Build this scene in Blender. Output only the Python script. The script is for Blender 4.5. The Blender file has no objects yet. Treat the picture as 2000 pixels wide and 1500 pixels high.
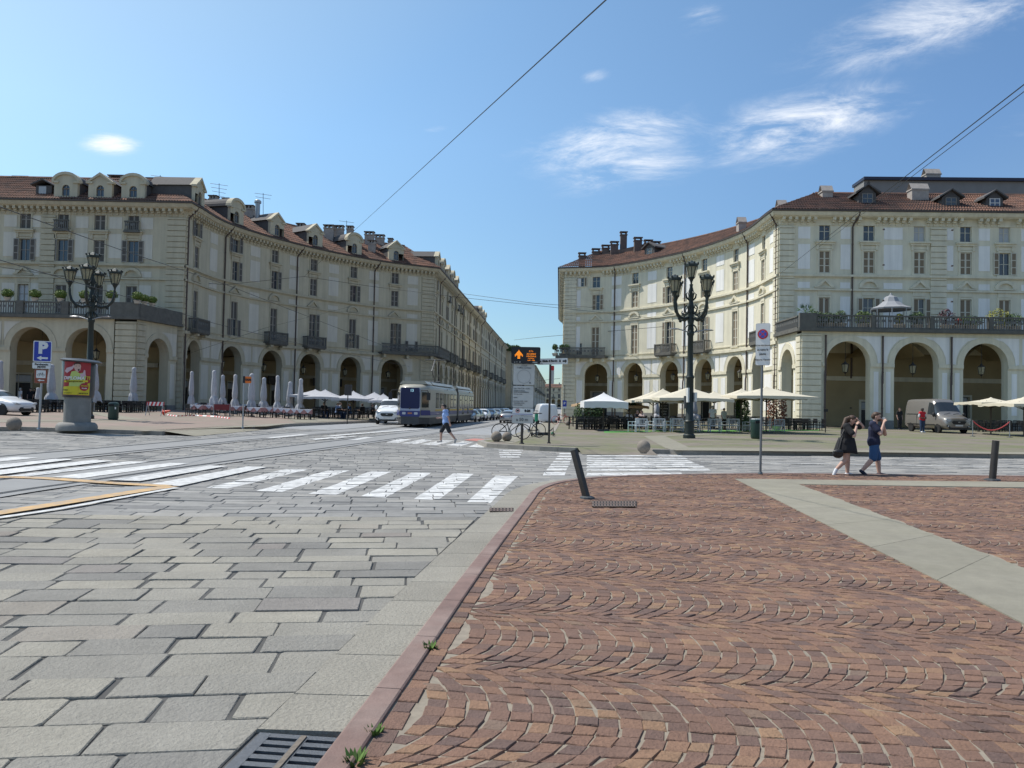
import bpy, bmesh, math, random
from mathutils import Vector, Matrix
R = random.Random(7)
sc = bpy.context.scene
COL = sc.collection
PI = math.pi
# ------------------------------------------------------------------ camera
F_PX = 1500.0
PITCH = math.atan(40.0 / F_PX)
ROLL = 0.02
CAMZ = 1.7
_f = Vector((0, math.cos(PITCH), math.sin(PITCH)))
_r0 = Vector((1, 0, 0)); _u0 = Vector((0, -math.sin(PITCH), math.cos(PITCH)))
XC = math.cos(ROLL) * _r0 + math.sin(ROLL) * _u0
YC = -math.sin(ROLL) * _r0 + math.cos(ROLL) * _u0
cam_d = bpy.data.cameras.new('camera')
cam = bpy.data.objects.new('camera', cam_d); COL.objects.link(cam)
cam.matrix_world = Matrix(((XC.x, YC.x, -_f.x, 0), (XC.y, YC.y, -_f.y, 0), (XC.z, YC.z, -_f.z, CAMZ), (0, 0, 0, 1)))
cam_d.sensor_width = 36; cam_d.lens = 36 * F_PX / 2000; cam_d.clip_start = 0.1; cam_d.clip_end = 5000
sc.camera = cam
CP = Vector((0, 0, CAMZ))
def ray(px, py):
    return (XC * ((px - 1000) / F_PX) + YC * (-(py - 750) / F_PX) + _f)
def proj(p):
    d = Vector(p) - CP
    z = d.dot(_f)
    return 1000 + F_PX * d.dot(XC) / z, 750 - F_PX * d.dot(YC) / z
def clamp(v, a, b): return max(a, min(b, v))
def G(x, y=0):
    return .018 * clamp(-x - 5, 0, 25) + .008 * clamp(x - 6, 0, 34)
def gp(px, py, h=0.0):
    """point of the ground (raised by h) seen at a pixel of the survey photograph"""
    d = ray(px, py); x = 0; p = None
    for i in range(12):
        t = (G(x) + h - CAMZ) / d.z
        p = CP + d * t; x = p.x
    return Vector((p.x, p.y, G(p.x) + h))
def at(px, py, Y):
    d = ray(px, py); return CP + d * (Y / d.y)
RD, PV = -.06, .10      # road level and far pavement level

# ------------------------------------------------------------------ materials
MATS = {}
def mat(name, col, rough=.8, var=.12, scale=4, metal=0, bump=0, bscale=60, island=None, col2=None, streak=False,
        emit=0, spec=.5, trans=0, ramp=None, big=0, noise_obj=False, coat=0, dirt=0, sharp=.09):
    if name in MATS: return MATS[name]
    m = bpy.data.materials.new(name); m.use_nodes = True
    nt = m.node_tree; N = nt.nodes; L = nt.links
    b = N['Principled BSDF']
    b.inputs['Roughness'].default_value = rough; b.inputs['Metallic'].default_value = metal
    b.inputs['Specular IOR Level'].default_value = spec
    if coat: b.inputs['Coat Weight'].default_value = coat
    if trans: b.inputs['Transmission Weight'].default_value = trans
    c = (*col, 1)
    geo = N.new('ShaderNodeNewGeometry')
    out = None
    if ramp:
        r = N.new('ShaderNodeValToRGB'); r.color_ramp.interpolation = 'LINEAR'
        e = r.color_ramp.elements
        while len(e) < len(ramp): e.new(.5)
        for k, (p, cc) in enumerate(ramp): e[k].position = p; e[k].color = (*cc, 1)
        L.new(geo.outputs['Random Per Island'], r.inputs['Fac']); out = r.outputs['Color']
    else:
        rgb = N.new('ShaderNodeRGB'); rgb.outputs[0].default_value = c; out = rgb.outputs[0]
    def mul(o, fac_socket, lo, hi):
        mr = N.new('ShaderNodeMapRange'); mr.inputs['To Min'].default_value = lo; mr.inputs['To Max'].default_value = hi
        L.new(fac_socket, mr.inputs['Value'])
        mx = N.new('ShaderNodeMix'); mx.data_type = 'RGBA'; mx.blend_type = 'MULTIPLY'; mx.inputs['Factor'].default_value = 1
        L.new(o, mx.inputs['A']); L.new(mr.outputs['Result'], mx.inputs['B'])
        return mx.outputs['Result']
    def noise(s, det=4, mapping=None):
        n = N.new('ShaderNodeTexNoise'); n.inputs['Scale'].default_value = s; n.inputs['Detail'].default_value = det
        n.inputs['Roughness'].default_value = .6
        src = geo.outputs['Position']
        if noise_obj:
            tc = N.new('ShaderNodeTexCoord'); src = tc.outputs['Object']
        if mapping:
            mp = N.new('ShaderNodeMapping'); mp.inputs['Scale'].default_value = mapping
            L.new(src, mp.inputs['Vector']); src = mp.outputs['Vector']
        L.new(src, n.inputs['Vector']); return n.outputs['Fac']
    if col2:
        mr = N.new('ShaderNodeMapRange'); mr.inputs['From Min'].default_value = .51 - sharp; mr.inputs['From Max'].default_value = .51 + sharp
        L.new(noise(big or .3, 5), mr.inputs['Value'])
        mx = N.new('ShaderNodeMix'); mx.data_type = 'RGBA'
        L.new(mr.outputs['Result'], mx.inputs['Factor']); L.new(out, mx.inputs['A']); mx.inputs['B'].default_value = (*col2, 1)
        out = mx.outputs['Result']
    if island: out = mul(out, geo.outputs['Random Per Island'], 1 - island, 1 + island)
    if var: out = mul(out, noise(scale), 1 - 2 * var + .1 * var, 1 + 2 * var)
    if dirt: out = mul(mul(out, noise(.9, 6), 1 - dirt * 2, 1 + dirt * 2), noise(7, 8), 1 - dirt, 1 + dirt)
    if streak: out = mul(out, noise(1.0, 5, (2.2, 2.2, .12)), .72, 1.22)
    L.new(out, b.inputs['Base Color'])
    if emit:
        b.inputs['Emission Color'].default_value = c; b.inputs['Emission Strength'].default_value = emit
    if bump:
        bp = N.new('ShaderNodeBump'); bp.inputs['Strength'].default_value = bump; bp.inputs['Distance'].default_value = .02
        L.new(noise(bscale, 6), bp.inputs['Height']); L.new(bp.outputs['Normal'], b.inputs['Normal'])
    MATS[name] = m
    return m
# ------------------------------------------------------------------ mesh builder
class M:
    def __init__(s, f=None):
        s.v = []; s.f = []; s.m = []; s.map = f; s.ms = []; s.cur = 0
    def use(s, m):
        if m not in s.ms: s.ms.append(m)
        s.cur = s.ms.index(m); return s
    def add(s, vs, fs):
        o = len(s.v)
        s.v += [(s.map(*v) if s.map else v) for v in vs]
        for f in fs: s.f.append([i + o for i in f]); s.m.append(s.cur)
        return s
    def quad(s, a, b, c, d): return s.add([a, b, c, d], [(0, 1, 2, 3)])
    def box(s, x0, y0, z0, x1, y1, z1, n=1):
        vs = []; fs = []
        for i in range(n + 1):
            x = x0 + (x1 - x0) * i / n
            vs += [(x, y0, z0), (x, y1, z0), (x, y1, z1), (x, y0, z1)]
        for i in range(n):
            a = i * 4; b = a + 4
            for k in range(4):
                k2 = (k + 1) % 4; fs.append((a + k, b + k, b + k2, a + k2))
        fs += [(0, 1, 2, 3), (n * 4 + 3, n * 4 + 2, n * 4 + 1, n * 4)]
        return s.add(vs, fs)
    def cbox(s, c, h, rot=0):
        ca, sa = math.cos(rot), math.sin(rot); vs = []
        for z in (-h[2], h[2]):
            for x, y in ((-h[0], -h[1]), (h[0], -h[1]), (h[0], h[1]), (-h[0], h[1])):
                vs.append((c[0] + x * ca - y * sa, c[1] + x * sa + y * ca, c[2] + z))
        return s.add(vs, [(0, 3, 2, 1), (4, 5, 6, 7), (0, 1, 5, 4), (1, 2, 6, 5), (2, 3, 7, 6), (3, 0, 4, 7)])
    def sweep(s, path, prof, closed=True):
        """profile [(a,b)] swept along s-axis values: path=list of s (facade) -> verts (s,a,b)"""
        n = len(prof); vs = [(t, a, b) for t in path for a, b in prof]; fs = []
        for i in range(len(path) - 1):
            for k in range(n if closed else n - 1):
                k2 = (k + 1) % n; fs.append((i * n + k, i * n + k2, (i + 1) * n + k2, (i + 1) * n + k))
        if closed: fs += [tuple(range(n)), tuple(range(len(vs) - 1, len(vs) - n - 1, -1))]
        return s.add(vs, fs)
    def tube(s, path, r, n=8, caps=True):
        P = [Vector(p) for p in path]; rs = r if isinstance(r, (list, tuple)) else [r] * len(P)
        vs = []; fs = []; up = None
        for i, p in enumerate(P):
            t = (P[min(i + 1, len(P) - 1)] - P[max(i - 1, 0)])
            if t.length < 1e-9: t = Vector((0, 0, 1))
            t.normalize()
            if up is None: up = Vector((0, 0, 1)) if abs(t.z) < .9 else Vector((1, 0, 0))
            u = (up - t * up.dot(t))
            if u.length < 1e-6: u = Vector((0, 1, 0)) - t * t.y
            u.normalize(); up = u; w = t.cross(u)
            for k in range(n):
                a = 2 * PI * k / n; q = p + (u * math.cos(a) + w * math.sin(a)) * rs[i]; vs.append(tuple(q))
        for i in range(len(P) - 1):
            for k in range(n):
                k2 = (k + 1) % n; fs.append((i * n + k, i * n + k2, (i + 1) * n + k2, (i + 1) * n + k))
        if caps: fs += [tuple(range(n - 1, -1, -1)), tuple(range(len(vs) - n, len(vs)))]
        return s.add(vs, fs)
    def lathe(s, prof, c=(0, 0, 0), n=16, sx=1, sy=1, a0=0, a1=2 * PI):
        full = abs(a1 - a0 - 2 * PI) < 1e-6; k = n if full else n + 1
        vs = []; fs = []
        for r, z in prof:
            for i in range(k):
                a = a0 + (a1 - a0) * i / n
                vs.append((c[0] + r * sx * math.cos(a), c[1] + r * sy * math.sin(a), c[2] + z))
        for j in range(len(prof) - 1):
            for i in range(n):
                i2 = (i + 1) % k; fs.append((j * k + i, j * k + i2, (j + 1) * k + i2, (j + 1) * k + i))
        if full:
            fs.append(tuple(range(k - 1, -1, -1))); fs.append(tuple(range(len(vs) - k, len(vs))))
        return s.add(vs, fs)
    def ball(s, c, r, nu=12, nv=8):
        if not isinstance(r, (tuple, list)): r = (r, r, r)
        vs = [(c[0], c[1], c[2] - r[2])]; fs = []
        for j in range(1, nv):
            ph = -PI / 2 + PI * j / nv
            for i in range(nu):
                a = 2 * PI * i / nu
                vs.append((c[0] + r[0] * math.cos(ph) * math.cos(a), c[1] + r[1] * math.cos(ph) * math.sin(a), c[2] + r[2] * math.sin(ph)))
        vs.append((c[0], c[1], c[2] + r[2])); t = len(vs) - 1
        for i in range(nu):
            i2 = (i + 1) % nu; fs.append((0, 1 + i2, 1 + i)); fs.append((t, t - nu + i, t - nu + i2))
            for j in range(nv - 2):
                a = 1 + j * nu; fs.append((a + i, a + i2, a + nu + i2, a + nu + i))
        return s.add(vs, fs)
    def prism(s, poly, t0, t1, axis=1):
        """poly of 2-d points extruded along axis (0:x 1:y 2:z)"""
        def mk(a, b, t): return ((t, a, b), (a, t, b), (a, b, t))[axis]
        n = len(poly); vs = [mk(a, b, t0) for a, b in poly] + [mk(a, b, t1) for a, b in poly]
        fs = [tuple(range(n)), tuple(range(2 * n - 1, n - 1, -1))]
        for i in range(n): fs.append((i, (i + 1) % n, n + (i + 1) % n, n + i))
        return s.add(vs, fs)
    def xf(s, mtx, start=0):
        s.v[start:] = [tuple(mtx @ Vector(v)) for v in s.v[start:]]; return s
    def build(s, name, m=None, parent=None, origin=None, smooth=False, recalc=True, sharp=None, **tags):
        me = bpy.data.meshes.new(name)
        o = Vector(origin) if origin is not None else Vector((0, 0, 0))
        me.from_pydata([tuple(Vector(v) - o) for v in s.v], [], s.f)
        ms = s.ms if s.ms else ([m] if m else [])
        for x in ms: me.materials.append(x)
        if s.ms: me.polygons.foreach_set('material_index', s.m)
        if recalc:
            bm = bmesh.new(); bm.from_mesh(me); bmesh.ops.recalc_face_normals(bm, faces=bm.faces); bm.to_mesh(me); bm.free()
        if smooth:
            me.polygons.foreach_set('use_smooth', [True] * len(me.polygons))
            me.set_sharp_from_angle(angle=math.radians(sharp or 40))
        me.update()
        ob = bpy.data.objects.new(name, me); COL.objects.link(ob)
        if parent: ob.parent = parent
        elif origin is not None: ob.location = o
        for k, v in tags.items(): ob[k] = v
        return ob
def tag(o, label=None, category=None, group=None, kind=None):
    if label: o['label'] = label
    if category: o['category'] = category
    if group: o['group'] = group
    if kind: o['kind'] = kind
    return o
def thing(name, label, cat, loc=(0, 0, 0), rz=0, group=None):
    o = bpy.data.objects.new(name, None); COL.objects.link(o)
    o.empty_display_size = .2
    o.location = loc; o.rotation_euler = (0, 0, rz)
    return tag(o, label, cat, group)
KIDS = {}
def kids(o): return [c for c in bpy.data.objects if c.parent == o]
def dup(o, loc=None, rz=None, label=None, scale=None, parent=None, swap=None):
    c = o.copy(); COL.objects.link(c)
    if parent is not None: c.parent = parent
    if loc is not None: c.location = loc
    if rz is not None: c.rotation_euler = (0, 0, rz)
    if scale is not None: c.scale = (scale,) * 3 if not isinstance(scale, tuple) else scale
    if label: c['label'] = label
    for k in o.children: dup(k, parent=c)
    return c
ORD = 'first second third fourth fifth sixth seventh eighth ninth tenth eleventh twelfth thirteenth fourteenth fifteenth sixteenth'.split()
TXT = {}
def text(s, size, m, parent, loc=(0, 0, 0), rz=0, name='lettering', align='CENTER', sx=1, bold=0, ext=.004, shear=0):
    """flat lettering facing -Y of its parent, upright"""
    cu = bpy.data.curves.new('t', 'FONT'); cu.body = s; cu.size = size; cu.align_x = align; cu.align_y = 'CENTER'
    cu.extrude = ext; cu.offset = bold; cu.shear = shear; cu.resolution_u = 2
    o = bpy.data.objects.new('t', cu); COL.objects.link(o)
    bpy.context.view_layer.update()
    me = bpy.data.meshes.new_from_object(o.evaluated_get(bpy.context.evaluated_depsgraph_get()))
    bpy.data.objects.remove(o); bpy.data.curves.remove(cu)
    me.materials.clear(); me.materials.append(m)
    ob = bpy.data.objects.new(name, me); COL.objects.link(ob)
    ob.parent = parent; ob.location = loc; ob.rotation_euler = (PI / 2, 0, rz); ob.scale = (sx, 1, 1)
    return ob

# ------------------------------------------------------------------ sheets of ground
def sheet(name, pts, m, h, kind='structure', thick=0, parent=None, **tags):
    """flat polygon laid on the ground profile; pts are (x, y)"""
    bm = bmesh.new()
    vs = [bm.verts.new((p[0], p[1], 0)) for p in pts]
    f = bm.faces.new(vs)
    if f.normal.z < 0: f.normal_flip()
    bmesh.ops.triangulate(bm, faces=bm.faces[:])
    for bx in (-30, -5, 6, 40):
        bmesh.ops.bisect_plane(bm, geom=bm.verts[:] + bm.edges[:] + bm.faces[:], plane_co=(bx, 0, 0), plane_no=(1, 0, 0))
    if thick:
        r = bmesh.ops.extrude_face_region(bm, geom=bm.faces[:])
        for e in r['geom']:
            if isinstance(e, bmesh.types.BMVert): e.co.z = -thick
    for v in bm.verts: v.co.z += G(v.co.x) + h
    bmesh.ops.recalc_face_normals(bm, faces=bm.faces[:])
    if not thick:
        for f in bm.faces:
            if f.normal.z < 0: f.normal_flip()
    me = bpy.data.meshes.new(name); bm.to_mesh(me); bm.free()
    me.materials.append(m)
    o = bpy.data.objects.new(name, me); COL.objects.link(o)
    if kind: o['kind'] = kind
    for k, v in tags.items(): o[k] = v
    return o
def offset(line, d):
    """2-d polyline shifted d to its right"""
    out = []
    n = len(line)
    for i in range(n):
        a = Vector(line[max(i - 1, 0)][:2]); b = Vector(line[min(i + 1, n - 1)][:2])
        t = (b - a).normalized(); out.append((line[i][0] + t.y * d, line[i][1] - t.x * d))
    return out
def densify(line, step=1.0):
    out = []
    for a, b in zip(line, line[1:]):
        a = Vector(a[:2]); b = Vector(b[:2]); n = max(1, int((b - a).length / step))
        out += [tuple(a + (b - a) * k / n) for k in range(n)]
    return out + [tuple(line[-1][:2])]
def smooth_line(line, it=2):
    for _ in range(it):
        o = [line[0]]
        for a, b in zip(line, line[1:]):
            a = Vector(a[:2]); b = Vector(b[:2]); o += [tuple(a * .75 + b * .25), tuple(a * .25 + b * .75)]
        line = o + [line[-1]]
    return line
def strip(name, line, w, m, h, **kw):
    l = densify(line, 1.5)
    a = offset(l, -w / 2); b = offset(l, w / 2)
    mb = M()
    for i in range(len(l) - 1):
        q = [a[i], b[i], b[i + 1], a[i + 1]]
        mb.quad(*[(p[0], p[1], G(p[0]) + h) for p in q])
    return mb.build(name, m, recalc=False, kind='structure', **kw)
def inside(p, poly):
    x, y = p; r = False; n = len(poly)
    for i in range(n):
        x0, y0 = poly[i][:2]; x1, y1 = poly[(i + 1) % n][:2]
        if (y0 > y) != (y1 > y) and x < (x1 - x0) * (y - y0) / (y1 - y0) + x0: r = not r
    return r
# ------------------------------------------------------------------ light and sky
S_AZ = Vector((-.94, .34)).normalized(); S_EL = math.radians(57)
sun_d = bpy.data.lights.new('sun', 'SUN'); sun_d.energy = 4.8; sun_d.angle = math.radians(.53); sun_d.color = (1, .95, .87)
sun = bpy.data.objects.new('sun', sun_d); COL.objects.link(sun)
sdir = Vector((S_AZ.x * math.cos(S_EL), S_AZ.y * math.cos(S_EL), math.sin(S_EL)))
sun.rotation_euler = (-sdir).to_track_quat('-Z', 'Y').to_euler(); sun.location = (-40, 40, 80)
w = bpy.data.worlds.new('World'); sc.world = w; w.use_nodes = True
nt = w.node_tree; N = nt.nodes; L = nt.links
bg = N['Background']; bg.inputs['Strength'].default_value = .145
sky = N.new('ShaderNodeTexSky'); sky.sky_type = 'NISHITA'; sky.sun_disc = False
sky.sun_elevation = S_EL; sky.sun_rotation = math.atan2(S_AZ.x, S_AZ.y)
sky.air_density = 1.0; sky.dust_density = .35; sky.ozone_density = 1.6; sky.altitude = 240
# clouds fixed to compass directions of the sky
tc = N.new('ShaderNodeTexCoord')
mp = N.new('ShaderNodeMapping'); mp.inputs['Rotation'].default_value = (0, math.radians(14), 0); mp.inputs['Scale'].default_value = (1, 1, 3.4)
L.new(tc.outputs['Generated'], mp.inputs['Vector'])
nz = N.new('ShaderNodeTexNoise'); nz.inputs['Scale'].default_value = 7.5; nz.inputs['Detail'].default_value = 9; nz.inputs['Roughness'].default_value = .68; nz.inputs['Distortion'].default_value = .5
L.new(mp.outputs['Vector'], nz.inputs['Vector'])
total = None
def math_node(op, a, b=None):
    n = N.new('ShaderNodeMath'); n.operation = op
    for i, x in enumerate((a, b)):
        if x is None: continue
        if isinstance(x, (int, float)): n.inputs[i].default_value = x
        else: L.new(x, n.inputs[i])
    return n.outputs[0]
for (px, py, rx, ry, amp) in ((1195, 278, 165, 50, .85), (1235, 330, 150, 40, .75), (1555, 245, 165, 55, .9), (1210, 262, 110, 32, .6), (1850, 30, 230, 60, .72), (1360, 40, 60, 26, .55),
                              (1160, 148, 30, 14, .5), (215, 281, 40, 17, 1.6), (160, 205, 60, 24, .15), (850, 252, 30, 8, .35), (1990, 245, 60, 26, .55), (1750, 215, 80, 26, .45)):
    d = ray(px, py).normalized()
    e1 = Vector((d.y, -d.x, 0)).normalized(); e2 = e1.cross(d)
    ca, sa = math.cos(-.16), math.sin(-.16)
    ax = e1 * ca - e2 * sa; ay = e1 * sa + e2 * ca
    def dot(v):
        n = N.new('ShaderNodeVectorMath'); n.operation = 'DOT_PRODUCT'; L.new(tc.outputs['Generated'], n.inputs[0]); n.inputs[1].default_value = v; return n.outputs['Value']
    a = math_node('MULTIPLY', dot(ax), F_PX / rx * .95); b = math_node('MULTIPLY', dot(ay), F_PX / ry * .95)
    q = math_node('ADD', math_node('MULTIPLY', a, a), math_node('MULTIPLY', b, b))
    fr = math_node('LESS_THAN', 0.2, dot(d))
    g = math_node('MULTIPLY', math_node('MULTIPLY', math_node('POWER', 2.718, math_node('MULTIPLY', q, -1.0)), amp), fr)
    total = g if total is None else math_node('MAXIMUM', total, g)
mask = math_node('MULTIPLY', total, math_node('MULTIPLY', math_node('SUBTRACT', nz.outputs['Fac'], .27), 2.6))
cr = N.new('ShaderNodeMapRange'); cr.inputs['From Min'].default_value = .12; cr.inputs['From Max'].default_value = .85; cr.inputs['To Max'].default_value = .88
cr.interpolation_type = 'SMOOTHSTEP'
L.new(mask, cr.inputs['Value'])
hs = N.new('ShaderNodeHueSaturation'); hs.inputs['Saturation'].default_value = 1.0; hs.inputs['Value'].default_value = 1.0
sd_ = N.new('ShaderNodeVectorMath'); sd_.operation = 'DOT_PRODUCT'; L.new(tc.outputs['Generated'], sd_.inputs[0]); sd_.inputs[1].default_value = sdir
rp = N.new('ShaderNodeValToRGB'); e_ = rp.color_ramp.elements
L.new(math_node('MULTIPLY', math_node('ADD', sd_.outputs['Value'], 1.0), .5), rp.inputs['Fac'])
for _ in range(2): e_.new(.5)
for k_, (p_, c_) in enumerate(((.40, (.45, .455, .46)), (.585, (.375, .46, .52)), (.78, (.56, .64, .625)), (.90, (.85, .80, .635)))): e_[k_].position = p_; e_[k_].color = (*c_, 1)
tint = N.new('ShaderNodeMix'); tint.data_type = 'RGBA'; tint.blend_type = 'MULTIPLY'; tint.inputs['Factor'].default_value = 1
L.new(sky.outputs['Color'], tint.inputs['A']); L.new(rp.outputs['Color'], tint.inputs['B'])
sx_ = N.new('ShaderNodeSeparateXYZ'); L.new(tc.outputs['Generated'], sx_.inputs[0])
hz_ = N.new('ShaderNodeMapRange'); hz_.inputs['From Min'].default_value = .0; hz_.inputs['From Max'].default_value = .32; hz_.inputs['To Min'].default_value = 1.5; hz_.inputs['To Max'].default_value = 2.0
L.new(sx_.outputs['Z'], hz_.inputs['Value'])
t2 = N.new('ShaderNodeMix'); t2.data_type = 'RGBA'; t2.blend_type = 'MULTIPLY'; t2.inputs['Factor'].default_value = 1
L.new(tint.outputs['Result'], t2.inputs['A']); L.new(hz_.outputs['Result'], t2.inputs['B'])
L.new(t2.outputs['Result'], hs.inputs['Color'])
mx = N.new('ShaderNodeMix'); mx.data_type = 'RGBA'; mx.inputs['B'].default_value = (7.6, 7.8, 8.1, 1)
L.new(cr.outputs['Result'], mx.inputs['Factor']); L.new(hs.outputs['Color'], mx.inputs['A'])
L.new(mx.outputs['Result'], bg.inputs['Color'])
sc.view_settings.view_transform = 'Standard'; sc.view_settings.look = 'None'; sc.view_settings.exposure = 0; sc.view_settings.gamma = 1

# ------------------------------------------------------------------ ground materials
m_base = mat('road_bed_grey', (.16, .16, .155), .95, .2, 3)
m_set = mat('granite_slab', (.33, .335, .34), .88, .1, 30, bump=1.0, bscale=42, dirt=.15, spec=.3,
            ramp=[(0, (.20, .193, .18)), (.2, (.245, .233, .208)), (.6, (.28, .264, .229)), (.85, (.31, .289, .243)), (.95, (.245, .217, .193)), (1, (.22, .212, .202))])
m_set_far = mat('granite_sett', (.30, .305, .31),   .9, .14, 6, bump=.5, bscale=30, dirt=.12, spec=.3,
                ramp=[(0, (.185, .182, .178)), (.4, (.235, .23, .22)), (.8, (.272, .264, .25)), (1, (.305, .292, .27))])
m_joint = mat('joint_mortar', (.075, .074, .071), .95, .2, 8)
m_sand = mat('joint_sand', (.245, .21, .165), .95, .22, 14)
m_porph = mat('porphyry', (.3, .2, .15), .88, .12, 22, bump=.8, bscale=50, dirt=.15, spec=.3,
              ramp=[(0, (.135, .09, .077)), (.28, (.168, .104, .081)), (.6, (.202, .119, .086)), (.86, (.228, .134, .091)), (.96, (.27, .168, .103)), (1, (.17, .122, .098))])
m_porph_far = mat('porphyry_square', (.25, .185, .155), .85, .16, 1.5, col2=(.215, .185, .145), big=.25, bump=.3, bscale=9)
m_moss = mat('mossy_setts', (.185, .157, .128), .9, .2, 2.2, col2=(.145, .15, .075), big=.28, bump=.35, bscale=8)
m_kerb = mat('granite_kerb', (.27, .245, .21), .8, .16, 5, bump=.3, bscale=40)
m_redkerb = mat('red_granite_kerb', (.185, .118, .099), .75, .14, 7, bump=.25, bscale=60, col2=(.225, .16, .137), big=1.2, dirt=.08)
m_gut = mat('granite_gutter', (.265, .248, .212), .9, .2, 55, bump=1.0, bscale=38, island=.08, dirt=.1, spec=.3)
m_conc = mat('concrete_band', (.268, .25, .20), .9, .1, 1.6, bump=.3, bscale=40, island=.09, dirt=.17, col2=(.225, .21, .165), big=.9, spec=.3)
m_conc2 = mat('smooth_asphalt', (.245, .245, .243), .85, .1, 1.2, bump=.15, bscale=60)
m_paint = mat('road_paint_white', (.62, .62, .61), .85, .1, 7, bump=.3, bscale=30, col2=(.40, .40, .395), big=5.5, island=.05, dirt=.04, sharp=.14)
m_orange = mat('road_paint_orange', (.52, .34, .16), .85, .13, 6, col2=(.38, .29, .2), big=4, dirt=.08)
m_redpaint = mat('road_paint_red', (.42, .17, .14), .8, .15, 4)
m_rail = mat('rail_steel', (.05, .05, .052), .5, .1, 5, metal=.2)
m_iron = mat('cast_iron', (.075, .08, .085), .55, .2, 12, metal=.5)
m_dark = mat('dark_void', (.012, .012, .013), .9, 0)

# base sheet to the horizon
mb = M(); xs = [-900, -30, -5, 6, 40, 900]
for a, b in zip(xs, xs[1:]): mb.quad((a, -60, G(a) - .13), (b, -60, G(b) - .13), (b, 1500, G(b) - .13), (a, 1500, G(a) - .13))
mb.build('ground', m_base, recalc=False, kind='structure')

# near pavement (porphyry fans) outline: kerb line from behind the camera round the corner
kp = [(620, 1500), (810, 1250), (920, 1105), (990, 1020), (1024, 980), (1040, 958), (1072, 945), (1120, 937), (1180, 931.5), (1300, 928), (1487, 925), (1760, 928), (2000, 931), (2400, 935)]
kl = [tuple(gp(x, y, -.01).to_2d()) for x, y in kp]
d0 = (Vector(kl[0]) - Vector(kl[1])).normalized()
kl = [tuple(Vector(kl[0]) + d0 * 6)] + kl
kl = [kl[0]] + smooth_line(kl[1:], 2)
KU = -(d0.normalized())                      # kerb direction, away from the camera
KV = Vector((KU.y, -KU.x))                   # to the right of the kerb
kin = offset(kl, .16)
plaza = kin + [(40, kin[-1][1]), (40, -4), (kin[0][0], -4)]
sheet('pavement_bed', plaza, m_sand, -.004)
# red kerb with joints
mb = M(); dl = densify(kl, .07); a = dl; b = offset(dl, .16)
segs = 0; acc = 0; st = 0
for i in range(len(dl) - 1):
    acc += (Vector(dl[i + 1]) - Vector(dl[i])).length
    if acc > .98 or i == len(dl) - 2:
        idx = list(range(st, i + 2)); n = len(idx); vs = []
        for j, k in enumerate(idx):
            t = .004 * (1 if j == 0 else -1 if j == n - 1 else 0)
            tk = (Vector(dl[min(k + 1, len(dl) - 1)]) - Vector(dl[max(k - 1, 0)])).normalized() * t
            A = Vector(a[k]) + tk; B = Vector(b[k]) + tk
            for p, z in ((A, -.14), (A, .012), (A.lerp(B, .08), .02), (A.lerp(B, .94), .02), (B, .012), (B, -.14)): vs.append((p.x, p.y, G(p.x) + z))
        fs = [tuple(range(6)), tuple(range(len(vs) - 1, len(vs) - 7, -1))]
        for j in range(n - 1):
            for q in range(6): fs.append((j * 6 + q, j * 6 + (q + 1) % 6, j * 6 + 6 + (q + 1) % 6, j * 6 + 6 + q))
        mb.add(vs, fs); st = i + 1; acc = 0
mb.build('red_kerb', m_redkerb, kind='structure')
# granite gutter slabs left of the kerb
mb = M(); gl = offset(dl, -.50); g2 = offset(dl, -.006); acc = 0; st = 0
GUT_END = 4.02
for i in range(len(dl) - 1):
    acc += (Vector(dl[i + 1]) - Vector(dl[i])).length
    if acc > .72 or i == len(dl) - 2:
        y0, y1 = dl[st][1], dl[i + 1][1]
        idx = [k for k in range(st, i + 2) if not (dl[k][1] < GUT_END and dl[k][0] < 1)]
        if len(idx) > 1:
            vs = []
            for j, k in enumerate(idx):
                t = .005 * (1 if j == 0 else -1 if j == len(idx) - 1 else 0)
                tk = (Vector(dl[min(k + 1, len(dl) - 1)]) - Vector(dl[max(k - 1, 0)])).normalized() * t
                A = Vector(gl[k]) + tk; B = Vector(g2[k]) + tk
                for p, z in ((A, -.12), (A, -.056), (A.lerp(B, .02), -.046), (B, -.03), (B, -.12)): vs.append((p.x, p.y, G(p.x) + z))
            n = len(idx); fs = [tuple(range(5)), tuple(range(len(vs) - 1, len(vs) - 6, -1))]
            for j in range(n - 1):
                for q in range(5): fs.append((j * 5 + q, j * 5 + (q + 1) % 5, j * 5 + 5 + (q + 1) % 5, j * 5 + 5 + q))
            mb.add(vs, fs)
        st = i + 1; acc = 0
mb.build('gutter', m_gut, kind='structure')
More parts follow.
